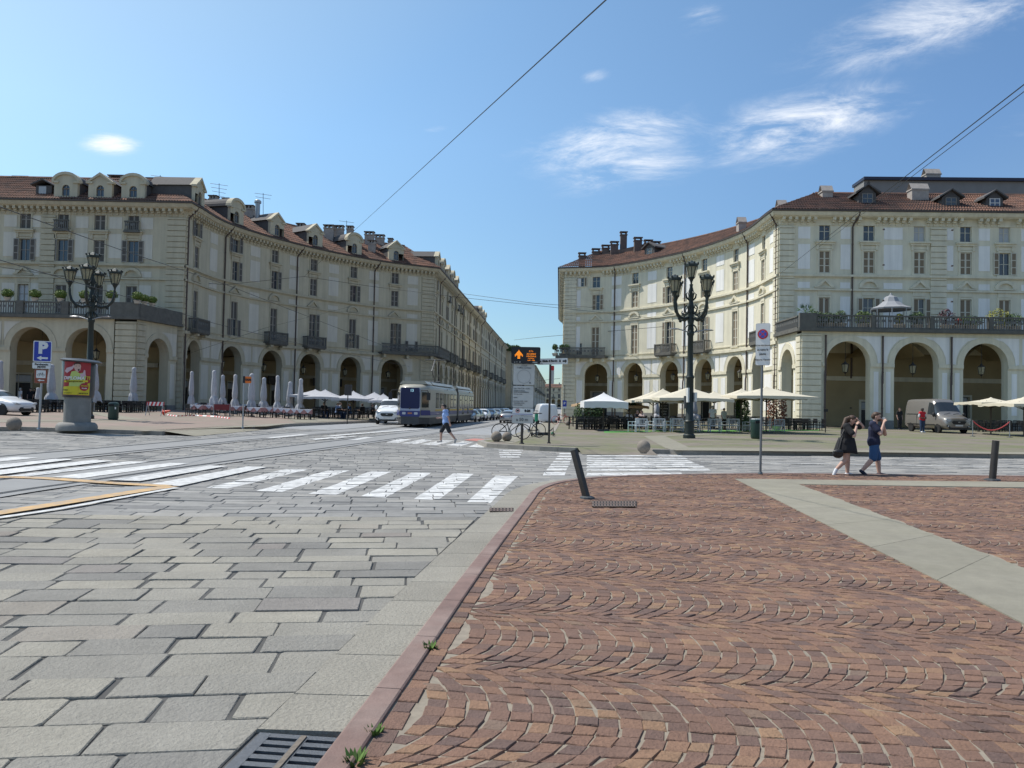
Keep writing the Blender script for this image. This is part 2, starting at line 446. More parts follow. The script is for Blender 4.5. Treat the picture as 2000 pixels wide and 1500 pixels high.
# concrete band (L-shape) in the porphyry pavement
q = lambda *pts: [tuple(gp(x, y, .01).to_2d()) for x, y in pts]
bA = q((1435, 935), (2000, 1218)); bB = q((1560, 946), (2000, 1110)); bC = q((1435, 935), (2000, 941), (2400, 946)); bD = q((1560, 946), (2000, 953), (2400, 958))
ext = lambda a, b, t: tuple(Vector(a) + (Vector(b) - Vector(a)) * t)
bandV = [bA[0], ext(bB[0], bB[1], -.06), ext(bB[0], bB[1], 1.9), ext(bA[0], bA[1], 1.75)]
bandH = [bC[0], bC[1], bC[2], bD[2], bD[1], bD[0]]
def band(name, A, B, step, m, h, trim=None):
    """two edges, cut into slabs with open joints"""
    mb = M(); n = max(1, int((Vector(A[1]) - Vector(A[0])).length / step)); A0, A1, B0, B1 = map(Vector, (A[0], A[1], B[0], B[1]))
    for k in range(n):
        t0, t1 = (k + .003) / n, (k + .997) / n
        qd = [A0.lerp(A1, t0), B0.lerp(B1, t0), B0.lerp(B1, t1), A0.lerp(A1, t1)]
        mb.add([(p.x, p.y, G(p.x) + z) for z in (h - .04, h) for p in qd], [(4, 5, 6, 7), (0, 1, 5, 4), (1, 2, 6, 5), (2, 3, 7, 6), (3, 0, 4, 7)])
    return mb.build(name, m, kind='structure')
band('concrete_path', (bandV[0], bandV[3]), (bandV[1], bandV[2]), 1.75, m_conc, .014)
band('concrete_path', (ext(bC[0], bC[1], .02), bC[2]), (bD[0], bD[2]), 2.2, m_conc, .0145)
# porphyry fans : arcs stacked along KV (to the right), bands of width W along KU
mb = M(); W = 1.4; T = .12; RR = W / 2 / math.sin(math.radians(50)); O = Vector(kin[1])
rim = []
for i in range(len(kin) - 1): pass
fan_poly = offset(densify(kin, .5), .10); fan_poly = fan_poly + plaza[-3:]
def in_plaza(p): return inside(p, fan_poly) and not inside(p, bandV) and not inside(p, bandH)
nst = 13
def stone(q, top, mbx, ins=.006, drop=.03):
    c = sum((Vector(p) for p in q), Vector((0, 0))) / 4
    vs = []
    tilt = [R.uniform(-.003, .003) for _ in range(4)]
    for p, tz in zip(q, tilt):
        d = (c - Vector(p)); l = d.length; t = Vector(p) + d * (ins / l)
        vs.append((t.x, t.y, G(t.x) + top + tz))
    for p in q: vs.append((p[0], p[1], G(p[0]) + top - ins * .9))
    for p in q: vs.append((p[0], p[1], G(p[0]) - drop))
    mbx.add(vs, [(0, 1, 2, 3), (0, 4, 5, 1), (1, 5, 6, 2), (2, 6, 7, 3), (3, 7, 4, 0), (4, 8, 9, 5), (5, 9, 10, 6), (6, 10, 11, 7), (7, 11, 8, 4)])
for bnd in range(-3, 17):
    vc = (bnd + .5) * W
    ph = R.uniform(0, T)
    for k in range(-6, 175):
        uk = k * T + ph
        for j in range(nst):
            jit = lambda s=.006: R.uniform(-s, s) * 1.6
            t0 = math.radians(-50 + 100 * j / nst); t1 = math.radians(-50 + 100 * (j + 1) / nst)
            tm = (t0 + t1) / 2
            u = uk + RR * math.cos(tm) - RR; v = vc + RR * math.sin(tm)
            p = O + KU * v + KV * u
            if p.y < 2.2 or abs(p.x) > .74 * p.y + .6: continue
            if not in_plaza((p.x, p.y)): continue
            qd = []
            g = .0025
            e_ = T - .008 - R.uniform(-.003, .007)
            for (uu, th) in ((uk, t0), (uk + e_, t0), (uk + e_, t1), (uk, t1)):
                s_ = g if th == t0 else -g
                qd.append(O + KU * (vc + RR * math.sin(th) + s_ + jit()) + KV * (uu + RR * math.cos(th) - RR + jit()))
            stone(qd, .004 + R.uniform(-.004, .004), mb)
ln_ = densify(kin, .07); acc = []; i = 0
cum = 0; last = Vector(ln_[0]); nxt = R.uniform(.11, .16)
for p in ln_[1:]:
    p = Vector(p); cum += (p - last).length if not acc else 0
    if (p - last).length >= nxt:
        t_ = (p - last).normalized(); n_ = Vector((t_.y, -t_.x)); a, b = last + t_ * .004, p - t_ * .004
        if a.y > 2 and abs(a.x) < .74 * a.y + 1: stone([a + n_ * .012, a + n_ * R.uniform(.115, .13), b + n_ * R.uniform(.115, .13), b + n_ * .012], .004 + R.uniform(-.004, .004), mb)
        last = p; nxt = R.uniform(.11, .16)
mb.build('porphyry_paving', m_porph, recalc=False, kind='structure')
# row of setts along the kerb is covered by the same paving; road slabs
TOPS = []
def clip_half(P, a, n):
    out = []
    for i in range(len(P)):
        p, q = P[i], P[(i + 1) % len(P)]; dp, dq_ = (p - a).dot(n), (q - a).dot(n)
        if dp >= 0: out.append(p)
        if dp * dq_ < 0: out.append(p + (q - p) * (dp / (dp - dq_)))
    return out
mb = M(); mf = M(); DV = Vector((1, .13)).normalized(); DN = Vector((-DV.y, DV.x))
plz = offset(dl, -.1)
plz_poly = plz + [(60, plz[-1][1]), (60, -6), (plz[0][0], -6)]
y = 0.0; row = 0
O2 = Vector((-1.2, 2.6))
def slab(c0, du, dv, mbx, near):
    pts = []
    if near:
        ch = R.uniform(.006, .03)
        base = [(ch, 0), (du - ch, 0), (du, ch), (du, dv - ch), (du - ch, dv), (ch, dv), (0, dv - ch), (0, ch)]
        base = [(a + R.uniform(-.008, .008), b + R.uniform(-.008, .008)) for a, b in base]
    else: base = [(0, 0), (du, 0), (du, dv), (0, dv)]; base = [(a + R.uniform(-.01, .01), b + R.uniform(-.008, .008)) for a, b in base]
    top = R.uniform(-.006, .006); vs = []; tx = R.uniform(-.006, .006); ty = R.uniform(-.007, .007)
    W_ = [O2 + DV * (c0[0] + a) + DN * (c0[1] + b) for a, b in base]
    if near: W_ = clip_half(W_, GA, GN)
    if len(W_) < 3: return
    n = len(W_); cc = sum(W_, Vector((0, 0))) / n
    zf = lambda p: RD + top + tx * ((p - W_[0]).dot(DV) / du - .5) + ty * ((p - W_[0]).dot(DN) / dv - .5)
    TOPS.append((W_, zf, min(p.x for p in W_), max(p.x for p in W_), min(p.y for p in W_), max(p.y for p in W_)))
    for lev in (0, 1, 2):
        for p in W_:
            q_ = p + (cc - p).normalized() * .007 if lev == 0 else p
            vs.append((q_.x, q_.y, G(q_.x) + zf(p) - (0, .007, .06)[lev]))
    fs = [tuple(range(n))]
    for lev in (0, 1):
        for i in range(n): fs.append((lev * n + i, (lev + 1) * n + i, (lev + 1) * n + (i + 1) % n, lev * n + (i + 1) % n))
    mbx.add(vs, fs)
GA = Vector(gl[1]) + Vector((0, 0)); GN = -Vector((KU.y, -KU.x))
v = -1.5
while v < 45:
    rw = R.uniform(.33, .46) if v < 8 else R.uniform(.3, .4) if v < 30 else R.uniform(.4, .5)
    u = -40 + R.uniform(0, 1)
    while u < 36:
        L_ = R.uniform(.42, .9) if v < 8 else R.uniform(.45, .95)
        p = O2 + DV * (u + L_ / 2) + DN * (v + rw / 2)
        if abs(p.x) < .74 * p.y + 1.2 and p.y > 2.0 and not inside((p.x, p.y), plz_poly) and p.y < 44:
            gap = R.choice((.012, .016, .022, .04)) if v < 9 else .014
            slab((u, v), L_ - gap, rw - .013, mb if v < 9 else mf, v < 9)
        u += L_
    v += rw
mb.build('road', m_set, recalc=False, kind='structure')
mf.build('road', m_set_far, recalc=False, kind='structure')
sheet('road_bed', [(-60, -4), (60, -4), (60, 400), (-60, 400)], m_joint, RD - .013)
# distant road : a sheet of setts beyond the modelled ones
m_roadfar = mat('distant_setts', (.27, .275, .28), .85, .2, 1.5, bump=.3, bscale=6)
sheet('distant_road', [(-40, 43.5), (30, 43.5), (30, 400), (-40, 400)], m_roadfar, RD - .006)

# tram rails
rA = [gp(x, y, RD).to_2d() for x, y in ((-600, 1072), (0, 965), (175, 941), (385, 910), (640, 876), (836, 848), (980, 829))]
rB = [gp(x, y, RD).to_2d() for x, y in ((-300, 960), (0, 908), (245, 884), (525, 856), (640, 847), (770, 837))]
endd = Vector((.075, 1)).normalized()
rA = [tuple(p) for p in rA]; rA.append(tuple(Vector(rA[-1]) + endd * 200)); rA = smooth_line(rA, 2)
rB = [tuple(p) for p in rB]; rB.append(tuple(Vector(rB[-1]) + endd * 200)); rB = smooth_line(rB, 2)
for k, ln in enumerate((rA, rB)):
    strip('tram_trackbed', offset(ln, -.72), 2.0, m_conc2, RD + .017)
    for d in (0, -1.445):
        strip('tram_rail', offset(ln, d), .075, m_rail, RD + .023)
        strip('rail_groove', offset(ln, d - .075), .05, m_dark, RD + .021)
# painted markings
def quadpx(name, polys, m, h, **kw):
    mb = M()
    for P in polys:
        g = [gp(x, y, RD) for x, y in P]
        P2 = [p.to_2d() for p in g]; ar = sum(a.x * b.y - a.y * b.x for a, b in zip(P2, P2[1:] + P2[:1]))
        if ar < 0: P2 = P2[::-1]
        bx = (min(p.x for p in P2), max(p.x for p in P2), min(p.y for p in P2), max(p.y for p in P2)); done = False
        for W_, zf, x0, x1, y0, y1 in TOPS:
            if x1 < bx[0] or x0 > bx[1] or y1 < bx[2] or y0 > bx[3]: continue
            c_ = list(W_)
            for a, b in zip(P2, P2[1:] + P2[:1]):
                if len(c_) < 3: break
                t_ = b - a; c_ = clip_half(c_, a, Vector((-t_.y, t_.x)).normalized())
            if len(c_) > 2: mb.add([(p.x, p.y, G(p.x) + zf(p) + .003) for p in c_], [tuple(range(len(c_)))])
        if sum(x for x, y in P) / len(P) > kw.get('flat_left_of', -1e9): continue
        mb.add([(p.x, p.y, G(p.x) + RD + h) for p in g], [tuple(range(len(g)))])
    o = mb.build(name, m, recalc=False, kind='structure')
    return o
cw = [[(912, 981), (958, 982), (1012, 930), (968, 929)], [(808, 975), (858, 976), (925, 926), (885, 925)], [(705, 970), (753, 972), (843, 924), (805, 923)],
      [(602, 965), (656, 967), (765, 921), (726, 920)], [(500, 959), (551, 961), (684, 919), (640, 919)], [(402, 953), (444, 955), (602, 917), (560, 916)],
      [(294, 948), (350, 952), (521, 914), (483, 913)], [(213, 940), (273, 942), (444, 912), (409, 911)], [(101, 934), (154, 937), (371, 907), (332, 906)],
      [(14, 932), (52, 933), (290, 904), (252, 903)], [(-60, 927), (-5, 930), (220, 902), (182, 900)], [(-140, 924), (-80, 927), (143, 899), (108, 898)], [(-190, 913), (-130, 916), (75, 896), (35, 894)]]
quadpx('crosswalk_marking', cw, m_paint, .027, flat_left_of=440)
cw2 = [[(821, 868), (852, 870), (887, 861), (864, 860)], [(784, 866), (814, 867), (846, 859), (824, 858)], [(754, 864), (778, 865), (803, 858), (778, 857.6)],
       [(708, 862.6), (730, 863.6), (764, 856.4), (742, 856)], [(680, 860), (698, 860.6), (732, 855), (714, 854.6)], [(870, 870), (898, 872), (926, 863.6), (904, 862)],
       [(914, 873), (944, 874), (950, 866), (934, 865)], [(602, 859), (618, 860), (686, 854), (668, 853)], [(518, 856), (534, 857), (605, 849.5), (588, 849)], [(640, 857), (655, 858), (700, 853), (690, 852.6)]]
quadpx('crosswalk_marking', cw2, m_paint, .027, flat_left_of=720)
cw3 = []
for k, (y0, y1, xa, xb) in enumerate(((885, 887.6, 1091, 1119), (890, 892.5, 1087, 1117), (895.4, 898, 1083, 1115), (900.6, 903.4, 1079, 1112.5), (905.6, 908.4, 1075, 1112), (909.8, 913, 1071, 1108.6), (914.6, 918.4, 1067, 1106), (922.4, 928, 1060, 1103))):
    cw3.append([(xa, y1), (xb, y1), (xb + 2, y0), (xa + 3, y0)])
for k, (y0, y1, xb) in enumerate(((884.4, 886.4, 1315), (889, 891, 1328), (894, 896.6, 1338), (898.6, 901, 1345), (902.4, 905, 1352), (906, 908.6, 1362), (910, 913, 1372), (916, 919.4, 1383), (923.6, 929, 1330))):
    cw3.append([(1145, y1), (xb + 6, y1), (xb, y0), (1147, y0)])
for k, (y0, y1) in enumerate(((879, 880.6), (883, 884.8), (887, 889), (891.4, 893.6))): cw3.append([(975 + k, y1), (1022 - k * 2, y1), (1020 - k * 2, y0), (973 + k, y0)])
quadpx('crosswalk_marking', cw3, m_paint, .022)
def pxline(pts): return smooth_line([tuple(gp(x, y, RD).to_2d()) for x, y in pts], 2)
strip('lane_line', pxline([(1368, 903.5), (1650, 908), (2000, 914), (2300, 919)]), .12, m_paint, RD + .022)
strip('lane_line', pxline([(345, 955), (250, 972), (100, 1000), (0, 1014), (-150, 1036)]), .13, m_paint, RD + .0285)
strip('bus_bay_line', pxline([(335, 952), (250, 965), (100, 989), (0, 1005), (-150, 1028)]), .30, m_orange, RD + .029)
strip('bus_bay_line', pxline([(-200, 934), (0, 934), (80, 936), (170, 942.5), (250, 948), (330, 952)]), .32, m_orange, RD + .031)
strip('stop_line', pxline([(640, 853), (700, 847.5), (830, 838)]), .4, m_paint, RD + .0255)
sheet('cycle_crossing', [tuple(gp(x, y, RD).to_2d()) for x, y in ((905, 860), (950, 864), (975, 860), (925, 857))], m_redpaint, RD + .019)
sheet('concrete_apron', [tuple(gp(x, y, RD).to_2d()) for x, y in ((-60, 1010), (250, 952), (330, 951), (210, 968), (-60, 1015))], m_conc2, RD + .0185)
# ------------------------------------------------------------------ buildings
m_creamR = mat('lit_cream_render', (.69, .645, .505), .9, .07, .8, streak=True, bump=.1, bscale=25)  # render, panel and trim: lightened copies carry the right front's brightness
m_cream = mat('shaded_cream_render', (.515, .465, .345), .9, .08, .8, streak=True, bump=.1, bscale=25)  # render, panel and trim: darker copies carry the left front's shade in colour
m_panelR = mat('lit_white_panel', (.80, .785, .75), .9, .05, .7, streak=True)
m_panel = mat('shaded_white_panel', (.605, .57, .49), .9, .05, .7, streak=True)
m_trimR = mat('lit_stone_trim', (.67, .62, .48), .9, .1, 1.5, streak=True)
m_trim = mat('shaded_stone_trim', (.485, .435, .32), .9, .1, 1.5, streak=True)
m_plinth = mat('grey_plinth', (.20, .195, .185), .85, .15, 2)
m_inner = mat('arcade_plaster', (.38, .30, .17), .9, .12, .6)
m_stoneB = mat('dark_balcony_stone', (.115, .112, .10), .9, .25, 2.5)
m_ironB = mat('balcony_iron', (.13, .13, .125), .7, .1, 4)
m_tile = mat('roof_tile', (.165, .085, .06), .95, .5, 8, col2=(.085, .052, .043), big=1.1, island=.12)
m_gutterpipe = mat('gutter_metal', (.07, .055, .05), .6, .1, 3)
m_pipe = mat('downpipe_copper', (.075, .05, .042), .6, .12, 3)
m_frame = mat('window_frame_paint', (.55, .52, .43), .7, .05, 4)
m_frame_shade_grey = mat('window_frame_shade_grey', (.25, .235, .21), .7, .05, 4)  # frame paint darkened, shade put into the colour
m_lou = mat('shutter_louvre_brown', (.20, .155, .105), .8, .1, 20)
m_lou_shade = mat('shutter_louvre_shade', (.085, .077, .068), .8, .1, 20)  # louvre greyed, shade of the left fronts put into its colour
m_glass = mat('window_glass', (.035, .045, .06), .04, 0, spec=.9)
m_curtain = mat('window_curtain', (.42, .43, .44), .35, .1, 3)
m_slate = mat('dormer_side_slate', (.09, .085, .085), .85, .15, 4)
m_chim = mat('chimney_render', (.36, .32, .29), .92, .2, 3)
m_chim_dark = mat('chimney_sooty', (.13, .10, .09), .92, .2, 3)
m_shop = mat('shop_front_dark', (.022, .02, .019), .45, .1, 2)
m_gold = mat('shop_letter_grey', (.23, .22, .20), .6, 0)

class Fac:
    """facade line: s along it, d out of it, z up"""
    def __init__(s, pts, smooth=False):
        P = [Vector(p) for p in pts]
        if smooth:
            Q = []; E = [P[0] * 2 - P[1]] + P + [P[-1] * 2 - P[-2]]
            for i in range(1, len(E) - 2):
                for k in range(24):
                    t = k / 24; a, b, c, d = E[i - 1:i + 3]
                    Q.append(.5 * ((2 * b) + (c - a) * t + (2 * a - 5 * b + 4 * c - d) * t * t + (3 * b - 3 * c + d - a) * t ** 3))
            Q.append(P[-1]); P = Q
        s.P = P; s.S = [0]
        for a, b in zip(P, P[1:]): s.S.append(s.S[-1] + (b - a).length)
        s.len = s.S[-1]
        s.T = [(P[min(i + 1, len(P) - 1)] - P[max(i - 1, 0)]).normalized() for i in range(len(P))]
        s.curved = smooth
    def pt(s, t):
        import bisect
        if t <= 0: return s.P[0] + s.T[0] * t, s.T[0]
        if t >= s.len: return s.P[-1] + s.T[-1] * (t - s.len), s.T[-1]
        i = bisect.bisect_right(s.S, t) - 1; i = min(i, len(s.P) - 2)
        f = (t - s.S[i]) / (s.S[i + 1] - s.S[i])
        return s.P[i].lerp(s.P[i + 1], f), s.T[i].lerp(s.T[i + 1], f).normalized()
    def __call__(s, t, d, z):
        p, T = s.pt(t); return (p.x + T.y * d, p.y - T.x * d, z)
    def s_at(s, px, z=10, d=0):
        best = None
        n = 600
        for i in range(-40, n + 41):
            t = s.len * i / n; x = proj(s(t, d, z))[0]
            if best is None or abs(x - px) < best[0]: best = (abs(x - px), t)
        return best[1]

Z_EAVE = 19.95
Z1 = 7.95           # top of the arcade storey
def steps(F, a, b, st=1.2):
    n = max(1, int(math.ceil(abs(b - a) / (st if F.curved else 50)))); return [a + (b - a) * i / n for i in range(n + 1)]
def wall_grid(mb, F, s0, s1, z0, z1, holes, d=0, depth=.28):
    xs = sorted(set([round(x, 4) for x in steps(F, s0, s1)] + [round(v, 4) for h in holes for v in h[:2]]))
    xs = [x for x in xs if s0 - 1e-6 <= x <= s1 + 1e-6]
    zs = sorted(set([z0, z1] + [v for h in holes for v in h[2:4]]))
    for a, b in zip(xs, xs[1:]):
        if b - a < 1e-5: continue
        for c, e in zip(zs, zs[1:]):
            mx_, mz = (a + b) / 2, (c + e) / 2
            if any(h[0] < mx_ < h[1] and h[2] < mz < h[3] for h in holes): continue
            mb.quad((a, d, c), (b, d, c), (b, d, e), (a, d, e))
    for a, b, c, e in [h[:4] for h in holes]:
        mb.quad((a, d, c), (a, d - depth, c), (a, d - depth, e), (a, d, e)); mb.quad((b, d, c), (b, d - depth, c), (b, d - depth, e), (b, d, e))
        mb.quad((a, d, e), (b, d, e), (b, d - depth, e), (a, d - depth, e)); mb.quad((a, d, c), (b, d, c), (b, d - depth, c), (a, d - depth, c))
def arch_bay(mb, F, e0, e1, c, r, zs, z0, z1, pd=.9, n=14, ring=True):
    """pier - arch - pier, full thickness pd"""
    ap = [(c - r * math.cos(PI * i / n), zs + r * math.sin(PI * i / n)) for i in range(n + 1)]
    for d in (0, -pd):
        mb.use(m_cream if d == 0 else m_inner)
        for a, b in ((e0, c - r), (c + r, e1)):
            for x, y in zip(steps(F, a, b), steps(F, a, b)[1:]):
                mb.quad((x, d, z0), (y, d, z0), (y, d, z1), (x, d, z1))
        for (a, za), (b, zb) in zip(ap, ap[1:]): mb.quad((a, d, za), (b, d, zb), (b, d, z1), (a, d, z1))
    mb.use(m_cream)
    full = [(c - r, z0)] + ap + [(c + r, z0)]
    for (a, za), (b, zb) in zip(full, full[1:]): mb.quad((a, 0, za), (b, 0, zb), (b, -pd, zb), (a, -pd, za))
    if ring:
        mb.use(m_trim); ro = r + .5
        for i in range(n):
            a0, a1 = PI * i / n, PI * (i + 1) / n
            P = lambda rr, a, d: (c - rr * math.cos(a), d, zs + rr * math.sin(a))
            mb.quad(P(r, a0, .06), P(r, a1, .06), P(ro, a1, .06), P(ro, a0, .06))
            mb.quad(P(ro, a0, .06), P(ro, a1, .06), P(ro, a1, 0), P(ro, a0, 0)); mb.quad(P(r, a0, .06), P(r, a1, .06), P(r, a1, 0), P(r, a0, 0))
        for a, b in ((e0 + .0, c - r + .0), (c + r, e1)):
            if b - a > .2:
                mb.box(a, -.05, zs - .3, b, .11, zs, n=max(1, int((b - a) / 1.2)))
                mb.box(a, 0, zs - .38, b, .05, zs - .3)
                if b - a > .8:
                    mb.use(m_panel); mb.box(a + .3, 0, 1.6, b - .3, .03, zs - .7); mb.use(m_trim)
        # white spandrel panels
        mb.use(m_panel)
        for sg in (-1, 1):
            edge = e0 if sg < 0 else e1
            if abs(edge - c) > ro + .15:
                pts = []
                for i in range(7):
                    a = PI / 2 * i / 6 * .9
                    pts.append((c + sg * (ro + .12) * math.cos(a), zs + (ro + .12) * math.sin(a)))
                zt = min(z1 - .35, zs + ro + .1); vs = [(x, .025, z) for x, z in pts if z < zt] + [(pts[-1][0], .025, zt), (edge - sg * .12, .025, zt), (edge - sg * .12, .025, zs + .06)]
                mb.add(vs, [tuple(range(len(vs)))])
    mb.use(m_plinth)
    for a, b in ((e0, c - r), (c + r, e1)):
        if b - a > .1: mb.box(a - .0, -pd - .04, z0, b + .0, .05, 1.0, n=max(1, int((b - a) / 1.2)))
def arcade_inside(mb, F, s0, s1, dep, zc, doors, ends=(True, True), z0=-.4):
    mb.use(m_inner); xs = steps(F, s0, s1)
    for a, b in zip(xs, xs[1:]):
        mb.quad((a, -.9, zc), (b, -.9, zc), (b, -dep, zc), (a, -dep, zc))
    holes = [(a, b, z0, h) for a, b, h in doors]
    wall_grid(mb, F, s0, s1, z0, zc, holes, d=-dep, depth=.25)
    for a, b, h in doors:      # shallow vault over each bay, framed shop door
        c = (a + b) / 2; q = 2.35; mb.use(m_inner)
        for i in range(10):
            f = lambda k: (c - q + 2 * q * k / 10, zc - 1.5 + 1.45 * math.sin(PI * k / 10))
            (x0, y0), (x1, y1) = f(i), f(i + 1); mb.quad((x0, -1.0, y0), (x1, -1.0, y1), (x1, -dep + .02, y1), (x0, -dep + .02, y0))
        mb.use(m_trim)
        for x0, x1, y0, y1 in ((a - .18, a, z0, h + .18), (b, b + .18, z0, h + .18), (a, b, h, h + .18)): mb.box(x0, -dep - .02, y0, x1, -dep + .1, y1)
        mb.use(m_frame)
        for x0, x1, y0, y1 in (((a + b) / 2 - .03, (a + b) / 2 + .03, z0, h), (a, b, h - .75, h - .68), (a, a + .07, z0, h), (b - .07, b, z0, h)): mb.box(x0, -dep - .19, y0, x1, -dep - .13, y1)
        mb.use(m_curtain); mb.box(a + .12, -dep - .19, h - .66, b - .12, -dep - .17, h - .06)
    mb.use(m_trim); mb.sweep(xs, [(-dep, 4.5), (-dep + .12, 4.5), (-dep + .12, 4.9), (-dep, 4.9)])
    mb.use(m_inner)
    for k, e in enumerate(ends):
        t = (s0, s1)[k]
        if e: mb.quad((t, -.9, z0), (t, -dep, z0), (t, -dep, zc), (t, -.9, zc))
    mb.use(m_shop)
    for a, b, h in doors:
        mb.quad((a, -dep - .2, z0), (b, -dep - .2, z0), (b, -dep - .2, h), (a, -dep - .2, h))
def quoin(mb, F, a, b, z0, z1, d0=0, th=.14, bh=.52):
    z = z0; mb.use(m_trim)
    while z < z1 - .05:
        t = min(z1, z + bh); mb.box(a, d0 - .02, z, b, d0 + th, t - .07); z = t
    mb.use(m_trim); mb.box(a + .03, d0 - .02, z0, b - .03, d0 + th - .12, z1)
def cornice(F, s0, s1, mi0, mi1, name='cornice', parent=None, org=None, windows=(), br=.56):
    mb = M(F).use(m_trim)
    prof = [(0, 18.75), (.05, 18.75), (.05, 19.35), (.55, 19.42), (.62, 19.5), (.72, 19.5), (.86, 19.72), (.86, 19.84), (-.3, 19.84), (-.3, 18.75)]
    xs = steps(F, s0, s1); n = len(prof); vs = []; fs = []
    for i, t in enumerate(xs):
        for d, z in prof:
            tt = t
            if i == 0: tt = t - mi0 * d
            if i == len(xs) - 1: tt = t + mi1 * d
            vs.append((tt, d, z))
    for i in range(len(xs) - 1):
        for k in range(n): fs.append((i * n + k, i * n + (k + 1) % n, (i + 1) * n + (k + 1) % n, (i + 1) * n + k))
    fs += [tuple(range(n)), tuple(range(len(vs) - 1, len(vs) - n - 1, -1))]
    mb.add(vs, fs)
    k = int((s1 - s0) / br)
    for i in range(k):
        c = s0 + (i + .5) * (s1 - s0) / k
        if any(abs(c - w) < hw + .05 for w, hw in windows): continue
        mb.box(c - .13, .03, 19.0, c + .13, .34, 19.4); mb.box(c - .13, .34, 19.15, c + .13, .56, 19.43); mb.box(c - .07, .03, 18.78, c + .07, .13, 18.95)
    mb.use(m_gutterpipe); a, b = s0 - mi0 * .9, s1 + mi1 * .9
    mb.sweep(steps(F, a, b), [(.80, 19.845), (.98, 19.845), (1.0, 20.0), (.80, 20.0)])
    return mb.build(name, parent=parent, origin=org)
def roof(F, s0, s1, mi0, mi1, parent, org, depth=5.0, rise=3.6, back=True, m=m_tile, step=.125, rows=9):
    mb = M(F).use(m); L_ = s1 - s0
    n = int(L_ / step)
    def row(d, z, amp):
        a = s0 - mi0 * d; b = s1 + mi1 * d
        return [(a + (b - a) * i / n, d, z + (amp if i % 2 else -amp)) for i in range(n + 1)]
    prev = None; d0, z0 = .95, Z_EAVE + .06
    for r in range(rows):
        t0 = r / rows; t1 = (r + 1) / rows
        da, db = d0 + (-depth - d0) * t0, d0 + (-depth - d0) * t1
        za, zb = z0 + rise * t0 + .05, z0 + rise * t1 + .0
        A = row(da, za, .045); B = row(db, zb, .045); vs = A + B
        mb.add(vs, [(i, i + 1, n + 2 + i, n + 1 + i) for i in range(n)])
    if back:
        a, b = s0 + mi0 * depth, s1 - mi1 * depth; xs = steps(F, a, b); zr = z0 + rise
        for x, y in zip(xs, xs[1:]): mb.quad((x, -depth, zr), (y, -depth, zr), (y, -depth - 5, zr - 3), (x, -depth - 5, zr - 3))
    mb.sweep(steps(F, s0 + mi0 * depth, s1 - mi1 * depth, 2), [(-depth - .15, z0 + rise), (-depth, z0 + rise + .16), (-depth + .15, z0 + rise)])
    return mb.build('roof', parent=parent, origin=org, recalc=False)
def leaf(mb, x0, x1, z0, z1, d, panels, mf_, ml):
    """shutter leaf lying in the facade plane"""
    fr = .075; mb.use(mf_)
    mb.box(x0, d, z0, x0 + fr, d + .045, z1); mb.box(x1 - fr, d, z0, x1, d + .045, z1)
    for i in range(panels + 1):
        z = z0 + (z1 - z0 - fr) * i / panels; mb.box(x0 + fr, d, z, x1 - fr, d + .045, z + fr)
    mb.use(ml); mb.box(x0 + fr, d + .008, z0 + fr, x1 - fr, d + .03, z1 - fr)
